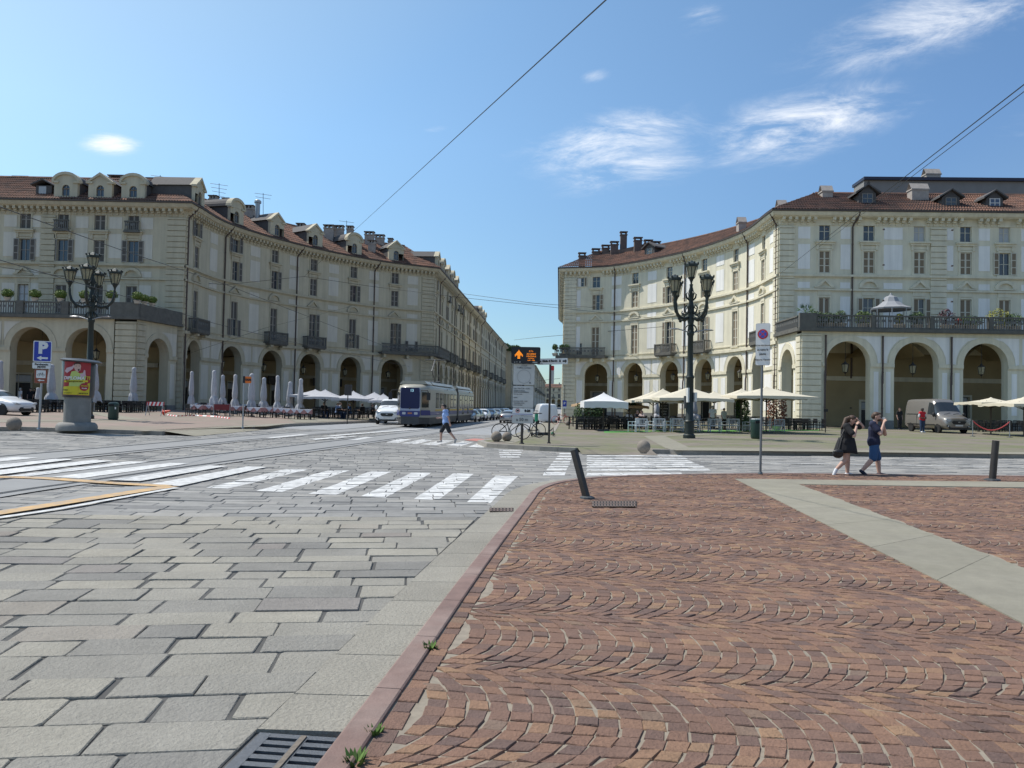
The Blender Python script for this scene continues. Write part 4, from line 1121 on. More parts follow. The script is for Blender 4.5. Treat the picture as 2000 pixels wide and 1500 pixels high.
cornice(RC, 0, RC.len, .75, 1, parent=BR, org=ORG_R, windows=[(c, .55) for c in rcols]); cornice(RW, 0, RW.len, 1, 0, parent=BR, org=ORG_R, windows=[(c, .55) for c in rw_cols]); cornice(RS, 0, RS.len, 0, .75, parent=BR, org=ORG_R, br=3)
rfR = roof(RC, 0, RC.len, .75, 1, BR, ORG_R, rise=3.1); rfR2 = roof(RW, 0, RW.len, 1, 0, BR, ORG_R, rise=3.1)
for i, c in enumerate(rcols):
    window(RC, c, *RTOP, 1.02, BR, ORG_R, 'bare', small=True)
    window(RC, c, *MIDZ, 1.02, BR, ORG_R, ['half', 'closed', 'open', 'half', 'closed', 'closed'][i], hood='flat')
    window(RC, c, *NOBZ, 1.02, BR, ORG_R, ['closed', 'closed', 'open', 'open', 'closed', 'closed'][i], hood=['tri', 'arc', 'tri', 'arc', 'tri', 'arc'][i], panels=4)
window(RC, sm1, 8.4, 10.0, .8, BR, ORG_R, 'bare', small=True); window(RC, sm2, 17.5, 18.7, .8, BR, ORG_R, 'open', small=True, panels=1)
for i, c in enumerate(rw_cols):
    window(RW, c, *RTOP, 1.02, BR, ORG_R, ['bare', 'bare', 'curtain', 'bare', 'curtain', 'bare'][i], small=True)
    window(RW, c, *MIDZ, 1.02, BR, ORG_R, ['closed', 'closed', 'closed', 'closed', 'open', 'closed'][i], hood='flat')
    window(RW, c, 8.6, 12.1, 1.02, BR, ORG_R, ['mezz', 'open', 'half', 'closed', 'closed', 'closed'][i], hood=['tri', 'arc', 'tri', 'tri', 'arc', 'tri'][i], panels=3)
for i in (2, 3, 5): balcony(RC, rcols[i], 2.9 if i < 5 else 2.4, BR, ORG_R)
mb = M(RC); b = RC.s_at(1188, 8); mb.use(m_stoneB); mb.box(-.8, 0, 7.95, b, 1.1, 8.2, n=4); railing(mb, RC, -.8, b, 1.0, 8.2, 9.35); mb.use(m_trim)
for k in range(4): x = .2 + k * (b - .6) / 3; mb.box(x - .2, 0, 7.45, x + .2, .9, 7.95)
mb.map = RS; mb.use(m_stoneB); mb.box(RS.len - 4, 0, 7.95, RS.len + .8, 1.1, 8.2); railing(mb, RS, RS.len - 4, RS.len + .7, 1.0, 8.2, 9.35)
mb.build('corner_balcony', parent=BR, origin=ORG_R)
for x in (1200, 1338, 1461): pipe(RC, RC.s_at(x, 12), BR, ORG_R)
pipe(RC, RC.len - .35, BR, ORG_R)
pipe(RW, RW.s_at(1664, 14), BR, ORG_R, z0=8.7)
for k in range(3): pipe(RT, rte[k] + (.25 if k == 0 else 0), BR, ORG_R, z1=8.0, top=False)
for px, py, Y, w_, h_, dk in ((1137, 494, 104, .9, 1.2, 1), (1164, 486, 105, 1.0, 1.3, 1), (1183, 479, 105, 1.0, 1.5, 1), (1200, 472, 104, 1.0, 1.6, 1), (1218, 453, 104, .85, 3.0, 1), (1246, 464, 102, 1.0, 2.0, 1), (1266, 469, 101, 1.0, 1.5, 1), (1280, 472, 100, 1.2, 1.4, 1)):
    ch_at(px, py, Y, w_, .7, h_, BR, ORG_R, rfR, m=m_chim_dark, slots=1)
mb = M().use(m_chim_dark); a, b = at(1160, 506, 105), at(1268, 480, 102); a2, b2 = at(1160, 500, 105), at(1268, 474, 102)
mb.add([tuple(a - Vector((0, 0, 1.5))), tuple(b - Vector((0, 0, 1.5))), tuple(b2), tuple(a2)] + [tuple(Vector(v) + Vector((.5, .5, 0))) for v in (a - Vector((0, 0, 1.5)), b - Vector((0, 0, 1.5)), b2, a2)], [(0, 1, 2, 3), (7, 6, 5, 4), (3, 2, 6, 7), (0, 3, 7, 4), (1, 5, 6, 2)])
mb.build('chimney', parent=rfR, origin=ORG_R)
for px, py, Y, w_, h_ in ((1448, 422, 82, .8, 1.1), (1526, 389, 76, .8, 1.0), (1613, 361, 74, 1.0, 1.5), (1793, 357, 73, 1.6, 1.6), (1819, 328, 80, 1.5, 1.0)):
    ch_at(px, py + 6, Y, w_, .9, h_, BR, ORG_R, rfR2, gable=True)
# dark skylights and dormers of the right roof
def gable_dormer(F, s, z0, w, h, d, dep, parent, frame=None, mw=m_slate):
    mb = M(F).use(mw); q = w / 2
    mb.box(s - q, d - dep, z0 - .6, s + q, d, z0 + h * .62); mb.use(m_slate)
    mb.prism([(s - q - .35, z0 + h * .56), (s, z0 + h), (s + q + .35, z0 + h * .56), (s + q + .35, z0 + h * .66), (s, z0 + h + .12), (s - q - .35, z0 + h * .66)], d - dep, d + .3, 1)
    mb.add([(s - q, d - .002, z0 + h * .6), (s + q, d - .002, z0 + h * .6), (s, d - .002, z0 + h)], [(0, 1, 2)])
    o = mb.build('dormer', parent=parent, origin=ORG_R)
    g = M(F); g.use(m_glass if frame is None else frame); g.box(s - q * .6, d, z0 + .1, s + q * .6, d + .03, z0 + h * .58); g.use(m_frame_shade_grey if frame is None else m_panel)
    for x in (-q * .62, -.03, q * .62 - .06): g.box(s + x, d, z0 + .08, s + x + .06, d + .06, z0 + h * .6)
    for z in (.08, h * .33, h * .56): g.box(s - q * .6, d, z0 + z, s + q * .6, d + .05, z0 + z + .06)
    g.build('dormer_window', parent=o, origin=ORG_R)
gable_dormer(RW, RW.s_at(1707, 22), 21.0, 1.6, 1.9, -1.4, 3.5, BR); gable_dormer(RW, RW.s_at(1868, 21), 20.7, 1.6, 1.7, -1.0, 3.5, BR); gable_dormer(RW, RW.s_at(1953, 21), 20.6, 1.5, 1.7, -.8, 3.5, BR, frame=mat('dormer_blue_glass', (.08, .11, .18), .1, 0))
gable_dormer(RC, RC.s_at(1256, 21), 20.9, 1.6, 1.7, -1.2, 3.5, BR)
mb = M(RW).use(mat('attic_grey_render', (.22, .215, .21), .9, .1, 1)); a, b = RW.s_at(1745, 24), RW.len; mb.box(a, -9, 21.5, b, -6.5, 24.9); mb.use(mat('navy_roof_edge', (.02, .022, .05), .5, 0)); mb.box(a - .1, -9.2, 24.9, b, -6.2, 25.2)
mb.use(m_slate); mb.add([(a - .8, -6.5, 22.4), (a + 1.2, -6.5, 22.4), (a + .5, -6.5, 24.95), (a - .8, -9, 22.4), (a + 1.2, -9, 22.4), (a + .5, -9, 24.95)], [(0, 1, 2), (3, 5, 4), (0, 2, 5, 3)])
mb.build('attic_storey', parent=BR, origin=ORG_R)
for x, F_ in ((1480, RC),):
    s = F_.s_at(x, 21); mb = M(F_).use(m_slate); mb.lathe([(.7, -2.5), (.7, 0)], (0, 0, 0), 10); mb.v = []; mb.f = []; mb.m = []
    pr = [(s + .75 * math.cos(PI * i / 8), 20.6 + .85 * math.sin(PI * i / 8)) for i in range(9)]; mb.prism(pr, -3.2, -.9, 1); mb.use(m_curtain); mb.prism([(s + .5 * math.cos(PI * i / 8), 20.65 + .6 * math.sin(PI * i / 8)) for i in range(9)], -.91, -.86, 1)
    mb.build('dormer', parent=BR, origin=ORG_R)

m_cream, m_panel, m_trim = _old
# ---------------------------------------------- further houses of the street
def row_house(label, F, nb, z_e, seed, org, roof_col=m_tile, dorm=()):
    rr = random.Random(seed); B = thing('row_house', label, 'building', org, group='houses down the street')
    mb = M(F); bw = F.len / nb; cs = [(i + .5) * bw for i in range(nb)]; dz = z_e - Z_EAVE
    for i, c in enumerate(cs): arch_bay(mb, F, i * bw, (i + 1) * bw, c, 1.5, 5.75, -.4, Z1, n=8)
    rows = [(TOPZ[0] + dz, TOPZ[1] + dz), MIDZ, NOBZ]
    mb.use(m_cream); wall_grid(mb, F, 0, F.len, Z1, z_e, [(c - .51, c + .51, *z) for c in cs for z in rows])
    strings(mb, F, 0, F.len); quoin(mb, F, 0, 1.3, .2, z_e - .8)
    arcade_inside(mb, F, .2, F.len - .2, 5, 7.9, [(c - 1.1, c + 1.1, 3.2) for c in cs])
    mb.use(m_cream); mb.quad((0, 0, -.4), (0, -14, -.4), (0, -14, z_e), (0, 0, z_e)); mb.quad((F.len, 0, -.4), (F.len, -14, -.4), (F.len, -14, z_e), (F.len, 0, z_e))
    for k, z in enumerate((4, 8, 14)): mb.box(-.12, -14, z, .0, 0, z + .3)
    mb.build('wall', parent=B, origin=org)
    mb = M(F).use(m_trim); mb.sweep([0, F.len], [(0, z_e - .5), (.7, z_e - .15), (.8, z_e), (-.3, z_e)]); mb.use(m_gutterpipe); mb.sweep([0, F.len], [(.75, z_e + .01), (.9, z_e + .01), (.9, z_e + .15), (.75, z_e + .15)]); mb.build('cornice', parent=B, origin=org)
    mb = M(F).use(roof_col); mb.quad((0, .9, z_e + .1), (F.len, .9, z_e + .1), (F.len, -6, z_e + 3.4), (0, -6, z_e + 3.4)); mb.quad((0, -14, z_e + .1), (F.len, -14, z_e + .1), (F.len, -6, z_e + 3.4), (0, -6, z_e + 3.4))
    mb.add([(0, .9, z_e + .1), (0, -6, z_e + 3.4), (0, -14, z_e + .1)], [(0, 1, 2)]); rf = mb.build('roof', parent=B, origin=org)
    for i, c in enumerate(cs):
        for z in rows: window(F, c, *z, 1.02, B, org, rr.choice(['closed', 'half', 'open', 'bare']), dim=True)
        if i % 3 == 1: balcony(F, c, 3, B, org)
        if i in dorm: dormer(F, c, B, org, 'arc', w=2.0, z0=z_e - .05, h=2.5)
    for i in range(0, nb, 4): pipe(F, i * bw + .2, B, org, z1=z_e - .3)
    for i in range(2, nb, 5):
        p = F(cs[i], -5, z_e + 3); chimney(p, 1.0, .7, 1.3, rf, org)
    return B
L2a = P0 + AX * 62.3; F2 = Fac([tuple(L2a), tuple(L2a + AX * 80)])
row_house('cream row house with two arched dormers at its near end, left side of the street', F2, 16, 19.8, 3, Vector((*F2.P[0], 0)), dorm=(0, 1))
L3a = P0 + AX * 145 + Vector((1.5, 0)); F3 = Fac([tuple(L3a), tuple(L3a + AX * 75)])
B3 = row_house('cream row house farther down with a roof garden, seen above the display sign', F3, 12, 19.6, 5, Vector((*F3.P[0], 0)))
L4a = P0 + AX * 222 + Vector((6.3, 0)); F4 = Fac([tuple(L4a), tuple(L4a + AX * 260)])
row_house('narrow sliver of the last row house, grey with dark roof, above parked cars', F4, 22, 18.5, 9, Vector((*F4.P[0], 0)), roof_col=m_slate)
pe = P0 + AX * 600; FE = Fac([(pe.x + 4, pe.y), (pe.x + 30, pe.y - 2)])
row_house('low pale house closing the street at its far end', FE, 5, 14 + 4, 12, Vector((*FE.P[0], 0)))
# ------------------------------------------------------------------ far pavements
def gpt(*pts, h=PV): return [tuple(gp(x, y, h).to_2d()) for x, y in pts]
def kerb(name, line, w=.28, top=PV + .012, m=m_kerb, seg=1.1):
    """line of kerb stones along the street side (left of the line is the street)"""
    mb = M(); dl = densify(line, .35); b = offset(dl, w); acc = 0; st = 0
    for i in range(len(dl) - 1):
        acc += (Vector(dl[i + 1]) - Vector(dl[i])).length
        if acc > seg or i == len(dl) - 2:
            vs = []; idx = list(range(st, i + 2))
            for j, k in enumerate(idx):
                t = .006 * (1 if j == 0 else -1 if j == len(idx) - 1 else 0)
                tk = (Vector(dl[min(k + 1, len(dl) - 1)]) - Vector(dl[max(k - 1, 0)])).normalized() * t
                A = Vector(dl[k]) + tk; B = Vector(b[k]) + tk
                for p, z in ((A, RD - .05), (A.lerp(B, .05), top - .015), (A.lerp(B, .12), top), (B, top), (B, RD - .05)): vs.append((p.x, p.y, G(p.x) + z))
            n = len(idx); fs = [tuple(range(5)), tuple(range(len(vs) - 1, len(vs) - 6, -1))]
            for j in range(n - 1):
                for q_ in range(5): fs.append((j * 5 + q_, j * 5 + (q_ + 1) % 5, j * 5 + 5 + (q_ + 1) % 5, j * 5 + 5 + q_))
            mb.add(vs, fs); st = i + 1; acc = 0
    return mb.build(name, m, kind='structure')
# left side: kerb A (poster column corner) , flush crossing, kerb B along the tram line
kA = gpt((-500, 846), (-60, 842), (40, 841), (170, 845), (270, 848), (322, 850), h=RD)
kB = gpt((462, 838.5), (500, 837), (560, 832.5), (730, 824.5), h=RD)
kB2 = kB + [(-12.0, 96), (-3.5, 230)]
LPOLY = kA + kB2 + [(-14, 230), tuple(P0 + Vector((0, 2))), (-60, 110), (-60, kA[0][1])]
sheet('far_pavement', LPOLY, m_porph_far, PV, thick=.2)
kerb('far_kerb', kA); kerb('far_kerb', kB2)
# pale stone bands in the left pavement
def gph(*pts): return [tuple(gp(x, y, h).to_2d()) for x, y, h in pts]
sheet('stone_band', gph((320, 849, RD), (462, 837.5, RD), (520, 833, PV), (420, 836.5, PV), (250, 843, PV)), m_conc, PV + .008)
def ramp(a, b, m, out=1.3):
    a, b = Vector(a), Vector(b); t = (b - a).normalized(); n = Vector((t.y, -t.x)) * out; mb = M(); P = [(a, PV + .004), (b, PV + .004), (b + n, RD + .012), (a + n, RD + .012)]
    mb.quad(*[(p.x, p.y, G(p.x) + z) for p, z in P]); mb.build('dropped_kerb', m, recalc=False, kind='structure')
ramp(kA[-1], kB[0], m_conc)
sheet('stone_band', gph((472, 837, RD), (500, 836, RD), (560, 831.5, RD), (730, 823.5, RD), (730, 815, PV), (560, 815, PV), (580, 826, PV), (520, 833, PV)), m_conc, PV + .010)
sheet('stone_band', gpt((-40, 826), (240, 820), (290, 820.5), (180, 804), (160, 804), (225, 818.5), (-40, 823)), m_conc, PV + .010)
# right side
kR = gpt((1400, 892.5), (1340, 887), (1290, 885), h=RD)
kC = gpt((945, 868), (962, 874), (1000, 876.5), (1060, 880), (1128, 883), h=RD)          # tip of the island with the signs
kD = gpt((1270, 885.5), (1310, 886), (1335, 887.5), (1600, 889), (2000, 895), (2400, 902), h=RD)
cU = [(7.0, 104), (2.8, 48)] + gpt((948, 862), h=RD)
RPOLY = cU + kC + kD + [(60, kD[-1][1]), (60, 104)]
sheet('far_pavement', RPOLY, m_moss, PV, thick=.2)
kerb('far_kerb', cU[:-1] + kC); kerb('far_kerb', kD)
ramp(kC[-1], kD[0], m_moss)
sheet('stone_band', gpt((1257, 852), (1300, 852), (1345, 874), (1300, 876)), m_conc, PV + .009)
sheet('stone_band', gpt((1257, 852), (1300, 852), (1480, 846), (1475, 843.5), (1390, 846)), m_conc, PV + .010)
sheet('stone_band', gpt((1345, 874), (1300, 876), (1320, 880), (1600, 882.5), (2100, 889), (2100, 885), (1600, 878.5)), m_conc, PV + .013)
sheet('stone_band', gph((950, 866, RD), (1000, 874, RD), (1075, 840, PV), (1095, 822, PV), (1070, 822, PV), (1000, 850, PV)), m_conc, PV + .009)
m_turf = mat('green_carpet', (.10, .30, .07), .95, .2, 20)
sheet('stone_band', gpt((1180, 845.5), (1275, 843.2), (1480, 842.5), (1600, 841.5), (1600, 839), (1480, 840.5), (1180, 842)), m_turf, PV + .011)

# ------------------------------------------------------------------ drains and weeds
dg = M().use(m_iron)
ux, uy = Vector(kl[1]), (Vector(kl[3]) - Vector(kl[1])).normalized(); un = Vector((uy.y, -uy.x))
p0 = gp(512, 1434, -.03).to_2d(); wv = .47
def dq(a, b): p = p0 - uy * b + un * a; return p
def dslab(a0, a1, b0, b1, z0, z1, m):
    dg.use(m); vs = []
    for z in (z0, z1):
        for a, b in ((a0, b0), (a1, b0), (a1, b1), (a0, b1)): p = dq(a, b); vs.append((p.x, p.y, G(p.x) + z))
    dg.add(vs, [(0, 3, 2, 1), (4, 5, 6, 7), (0, 1, 5, 4), (1, 2, 6, 5), (2, 3, 7, 6), (3, 0, 4, 7)])
m_grate = mat('worn_grate_iron', (.13, .135, .145), .5, .2, 30, metal=.55, bump=.3, bscale=120)
dslab(-.02, wv, -.02, .95, -.16, -.11, m_dark)
for a0, a1 in ((-.02, .045), (.2, .25), (.42, wv)): dslab(a0, a1, -.02, .95, -.11, -.03, m_grate)
for k in range(13):
    b = -.02 + k * .078; dslab(.045, .2, b, b + .044, -.1, -.031, m_grate); dslab(.25, .42, b, b + .044, -.1, -.031, m_grate)
dslab(.21, .24, 0, .95, -.03, -.022, mat('grate_plate_rusty', (.15, .125, .1), .8, .3, 40))
tag(dg.build('drain_grate'), 'slotted iron drain grate let into the granite gutter beside the red kerb', 'drain grate')
def flat_grate(px0, px1, py0, py1, label, n, lift=.02):
    a, b, c, d = gp(px0, py1, lift), gp(px1, py1, lift), gp(px1, py0, lift), gp(px0, py0, lift)
    mb = M().use(m_dark); mb.quad(*[tuple(p - Vector((0, 0, .004))) for p in (a, b, c, d)]); mb.use(mat('brown_grate_iron', (.17, .12, .095), .6, .2, 20))
    for k in range(n):
        t0, t1 = (k + .12) / n, (k + .62) / n
        mb.quad(tuple(a.lerp(b, t0)), tuple(a.lerp(b, t1)), tuple(d.lerp(c, t1)), tuple(d.lerp(c, t0)))
    for t0, t1 in ((0, .12), (.45, .55), (.88, 1)): mb.quad(tuple(a.lerp(d, t0)), tuple(b.lerp(c, t0)), tuple(b.lerp(c, t1)), tuple(a.lerp(d, t1)))
    for v in range(len(mb.v)): x, y, z = mb.v[v]; mb.v[v] = (x, y, z + .004)
    tag(mb.build('drain_grate', recalc=False), label, 'drain grate')
flat_grate(1156, 1243, 978, 990, 'long narrow brown drain grate in the red paving behind the leaning post', 15)
flat_grate(956, 1003, 992, 999, 'small dark gutter drain at the end of the striped crossing', 7, -.03)
m_leafg = mat('weed_green', (.09, .16, .03), .8, .25, 40, island=.3)
def tuft(p, r, n, name='weed_tuft', m=m_leafg):
    mb = M()
    for i in range(n):
        a = R.uniform(0, 2 * PI); q_ = R.uniform(0, r * .6); b = Vector((p.x + q_ * math.cos(a), p.y + q_ * math.sin(a), p.z - .01)); l = R.uniform(.4, 1) * r; t = Vector((math.cos(a) * l * .7, math.sin(a) * l * .7, l)); s_ = Vector((-math.sin(a), math.cos(a), 0)) * r * .1
        mb.add([tuple(b - s_), tuple(b + s_), tuple(b + t * .6 + s_ * 1.4), tuple(b + t), tuple(b + t * .6 - s_ * 1.4)], [(0, 1, 2, 3, 4)])
    return mb.build(name, m, recalc=False)
for px, py, r, lab in ((842, 1268, .062, 'small green weed tuft growing at the kerb edge, middle of three'), (693, 1490, .07, 'large green weed tuft at the kerb by the drain grate'), (733, 1432, .05, 'tiny weed sprouting between red kerb and paving just above the drain grate'), (973, 1052, .035, 'tiny far weed at the inner edge of the red kerb')):
    tag(tuft(gp(px, py, .0), r, 46), lab, 'weed')

# ------------------------------------------------------------------ street furniture
m_lampgreen = mat('lamp_post_iron', (.022, .03, .028), .45, .15, 6, metal=.3)
m_lampglass = mat('lantern_glass', (.42, .38, .25), .25, .15, 8, trans=.35)
m_zinc = mat('zinc_grey', (.33, .34, .36), .45, .08, 6, metal=.6)
m_postgrey = mat('grey_sign_post', (.16, .17, .18), .5, .08, 5, metal=.4)
m_postdark = mat('dark_brown_post', (.045, .04, .038), .5, .15, 8, metal=.3)
m_white = mat('sign_white', (.72, .72, .70), .5, .04, 3)
m_offwhite = mat('sign_weathered', (.50, .50, .48), .55, .06, 3)
m_blue = mat('sign_blue', (.02, .045, .36), .4, .04, 3)
m_red = mat('sign_red', (.52, .03, .035), .45, .04, 3)
m_black = mat('black_print', (.015, .015, .017), .6, 0)
m_brown = mat('tourist_sign_brown', (.27, .065, .03), .5, .1, 4)
m_greenbin = mat('bin_green', (.016, .045, .036), .4, .1, 5)
m_conccol = mat('pillar_concrete', (.235, .23, .215), .9, .18, 3, streak=True, bump=.3, bscale=20)
m_sphere = mat('sphere_granite', (.21, .18, .15), .85, .16, 8, bump=.5, bscale=40)

def lamp_post():
    T_ = thing('lamp_post', 'tall green black iron lamp post with five crowned lanterns beside the right-hand cafe umbrellas', 'lamp post')
    mb = M(); mb.lathe([(.34, 0), (.34, .18), (.26, .24), (.25, .9), (.3, .95), (.22, 1.05), (.2, 3.3), (.24, 3.4), (.17, 3.55), (.15, 5.7), (.2, 5.78), (.2, 5.95), (.12, 6.05), (.16, 6.4), (.22, 6.7), (.13, 7.0), (.19, 7.3), (.12, 7.6), (.1, 8.0), (.15, 8.2), (.08, 8.45), (.1, 8.6)], n=12)
    mb.build('post', m_lampgreen, T_, smooth=True)
    mb = M()
    for k in range(8):
        a = k * PI / 4; c_, s_ = math.cos(a), math.sin(a)
        pr = [(.1, 6.9), (.32, 7.05), (.38, 7.3), (.24, 7.45), (.2, 7.3), (.28, 7.22)] if k % 2 else [(.1, 7.7), (.26, 7.85), (.3, 8.05), (.2, 8.15), (.16, 8.02)]
        mb.tube([(r * c_, r * s_, z) for r, z in pr], [.05, .05, .045, .035, .03, .03][:len(pr)], 6)
        pr = [(.12, 6.35), (.3, 6.2), (.36, 6.02), (.26, 5.95)]; mb.tube([(r * c_, r * s_, z) for r, z in pr], .035, 6)
    mb.build('ornament', m_lampgreen, T_, smooth=True)
    def lantern(x, y, z, par):
        mb = M().use(m_lampgreen); mb.lathe([(.04, -.38), (.07, -.2), (.13, -.06), (.2, 0), (.19, .05)], (x, y, z), 8)
        mb.lathe([(.33, .62), (.37, .64), (.38, .76), (.3, .82), (.15, .9), (.05, .98)], (x, y, z), 8)
        for k in range(8):
            a = k * PI / 4 + PI / 8; mb.tube([(x + .19 * math.cos(a), y + .19 * math.sin(a), z + .03), (x + .34 * math.cos(a), y + .34 * math.sin(a), z + .64)], .018, 5)
            a = k * PI / 4; mb.ball((x + .385 * math.cos(a), y + .385 * math.sin(a), z + .82), (.055, .055, .075), 6, 4)
        o = mb.build('lantern', parent=par)
        g = M(); g.lathe([(.175, .05), (.315, .62)], (x, y, z), 8); g.build('lantern_glass', m_lampglass, o)
    for k in range(4):
        a = math.radians(20 + 90 * k); c_, s_ = math.cos(a), math.sin(a)
        mb = M(); mb.tube([(r * c_, r * s_, z) for r, z in ((.1, 6.75), (.5, 6.62), (.85, 6.72), (1.1, 7.0), (1.2, 7.35), (1.22, 7.7))], [.075, .085, .09, .085, .075, .07], 8)
        mb.tube([(r * c_, r * s_, z) for r, z in ((.12, 7.2), (.3, 6.95), (.55, 6.85), (.7, 6.95), (.62, 7.05))], .04, 6)
        mb.ball((.85 * c_, .85 * s_, 6.62), .1, 6, 5)
        o = mb.build('arm', m_lampgreen, T_, smooth=True)
        lantern(1.22 * c_, 1.22 * s_, 8.05, T_)
    lantern(0, 0, 8.95, T_)
    mb = M().use(m_zinc)
    for sg in (-1, 1):
        mb.tube([(0, -.1, 5.85), (sg * .5, -.1, 6.0), (sg * .75, -.1, 6.05)], .035, 6); mb.ball((sg * 1.0, -.1, 6.06), (.33, .13, .05), 10, 6)
    mb.build('floodlight', parent=T_, smooth=True)
    mb = M().use(m_white); mb.cbox((.24, -.2, 2.3), (.06, .12, .25)); mb.cbox((-.2, -.2, 2.4), (.05, .1, .4)); mb.use(m_iron); mb.cbox((-.25, 0, 2.0), (.06, .1, .35)); mb.build('control_box', parent=T_)
    return T_
LP = lamp_post()
pb = gp(1346, 856, PV); LP.location = pb
# height so that the crown of the top lantern meets its place
zt = at(1352, 512, pb.y).z - pb.z; LP.scale = (zt / 9.85,) * 3; LP.rotation_euler = (0, 0, math.radians(10))
xy = at(176, 690, 43); LP2 = dup(LP, (xy.x, xy.y, G(xy.x) + PV), math.radians(-6), 'tall iron lamp post with five crowned lanterns rising behind the poster pillar')
LP2.scale = ((at(187, 495, 43).z - G(xy.x) - PV) / 9.85,) * 3
def granite_ball(px, py, dia_px, label):
    p = gp(px, py, PV); r = dia_px / 2 * p.y / F_PX
    mb = M(); mb.ball((0, 0, r * .93), (r, r, r), 28, 18); mb.lathe([(r * .5, -.02), (r * .45, .05)], n=16)
    mb.build('stone_ball', m_sphere, None, origin=None, smooth=True, label=label, category='bollard', group='stone ball bollards').location = p
granite_ball(1257, 884.5, 26, 'brown stone ball bollard alone at the end of the striped crossing')
granite_ball(969.5, 862.5, 21, 'left of two touching stone balls at the island tip')
granite_ball(990, 862, 19, 'right of two touching stone balls, in front of a bicycle wheel')
granite_ball(27, 840.5, 27, 'squat stone ball near the parking sign and taxi')
granite_ball(1109, 831, 10, 'far small stone ball at the corner of the black cafe chairs')
def leaning_post(px0, py0, px1, py1, label, wpx, square=True):
    p = gp(px0, py0, .02); t = at(px1, py1, p.y + (.12 if square else 0)); r = wpx / 2 * p.y / F_PX
    T_ = thing('bollard_post', label, 'bollard', p); d = t - p
    mb = M(); st = 0
    mb.tube([(0, 0, -.05), tuple(d)], r * 1.25 if square else r * 1.05, 4 if square else 12)
    mb.build('post', m_postdark, T_, smooth=not square)
    mb = M(); mb.lathe([(r * 2.6, -.04), (r * 2.4, .012), (r * 1.6, .03), (r * 1.3, .03)], (0, 0, 0), 12); mb.build('foot', m_iron, T_)
leaning_post(1147, 972, 1121, 879, 'dark square steel post leaning left beside the narrow drain grate', 12)
leaning_post(1938, 937, 1945, 860.5, 'round brown post leaning slightly at the far right edge of the red paving', 12, False)

def pole(T_, h, r, m=m_postgrey, top=None, name='post', lean=(0, 0)):
    mb = M(); mb.tube([(0, 0, -.05), (lean[0], lean[1], h)], r, 10); mb.lathe([(r * 2, 0), (r * 1.6, .05)], n=10); return mb.build(name, m, T_, smooth=True)
def rrect(w, h, r=.04, n=4):
    pts = []
    for cx, cy, a0 in ((w / 2 - r, h / 2 - r, 0), (-w / 2 + r, h / 2 - r, 90), (-w / 2 + r, -h / 2 + r, 180), (w / 2 - r, -h / 2 + r, 270)):
        for k in range(n + 1): a = math.radians(a0 + 90 * k / n); pts.append((cx + r * math.cos(a), cy + r * math.sin(a)))
    return pts
def plate(T_, w, h, z, m, name='sign_plate', y=-.06, x=0, t=.025, rz=0, back=m_zinc, border=None):
    mb = M().use(back); mb.prism(rrect(w, h), 0, t); mb.use(border or m)
    mb.prism(rrect(w - .01, h - .01), -.004, .001)
    if border: mb.use(m); mb.prism(rrect(w - .07, h - .07, .03), -.008, -.003)
    o = mb.build(name, parent=T_); o.location = (x, y, z); o.rotation_euler = (0, 0, rz); return o
def flat(par, poly, m, y=-.012, name='symbol', t=.003):
    mb = M(); mb.prism(poly, y - t, y); return mb.build(name, m, par)
def arrow_poly(cx, cz, l, h, d=1):
    hl = l * .42; b = h * .2
    pts = [(cx - d * l / 2, cz), (cx - d * (l / 2 - hl), cz + h / 2), (cx - d * (l / 2 - hl), cz + b), (cx + d * l / 2, cz + b), (cx + d * l / 2, cz - b), (cx - d * (l / 2 - hl), cz - b), (cx - d * (l / 2 - hl), cz - h / 2)]
    return pts
def disc(cx, cz, r, n=28, a0=0): return [(cx + r * math.cos(2 * PI * k / n + a0), cz + r * math.sin(2 * PI * k / n + a0)) for k in range(n)]
# no-stopping sign (right)
p = gp(1485, 925, .02); S = p.y / F_PX
T_ = thing('no_stopping_sign', 'grey post with a white no-stopping sign at the near edge of the red paving', 'road sign', p)
H = (925 - 632) * S; pole(T_, H - .1, .032, lean=(.02, .0))
o = plate(T_, 27 * S, 82 * S, (925 - 673) * S, m_white, rz=math.radians(-28), y=-.08); o['label'] = 'white plate with red and blue disc'
pw, phh = 27 * S, 82 * S
flat(o, disc(0, phh * .24, pw * .36), m_red); flat(o, disc(0, phh * .24, pw * .26), mat('signal_blue', (.03, .10, .52), .4, 0), y=-.016)
for a in (45, 135):
    a = math.radians(a); c_, s_ = math.cos(a), math.sin(a); w_, l_ = pw * .028, pw * .3
    flat(o, [(l_ * c_ - w_ * s_, phh * .24 + l_ * s_ + w_ * c_), (-l_ * c_ - w_ * s_, phh * .24 - l_ * s_ + w_ * c_), (-l_ * c_ + w_ * s_, phh * .24 - l_ * s_ - w_ * c_), (l_ * c_ + w_ * s_, phh * .24 + l_ * s_ - w_ * c_)], m_red, y=-.020 - (.002 if a > 1 else 0))
for s_, zz, sz in (('ZONA RIMOZIONE', -.03, .045), ('su tutta la', -.13, .075), ('piazza', -.23, .075), ('Vittorio Veneto', -.37, .066)): text(s_, phh * sz, m_black, o, (0, -.012, phh * zz), sx=.85)
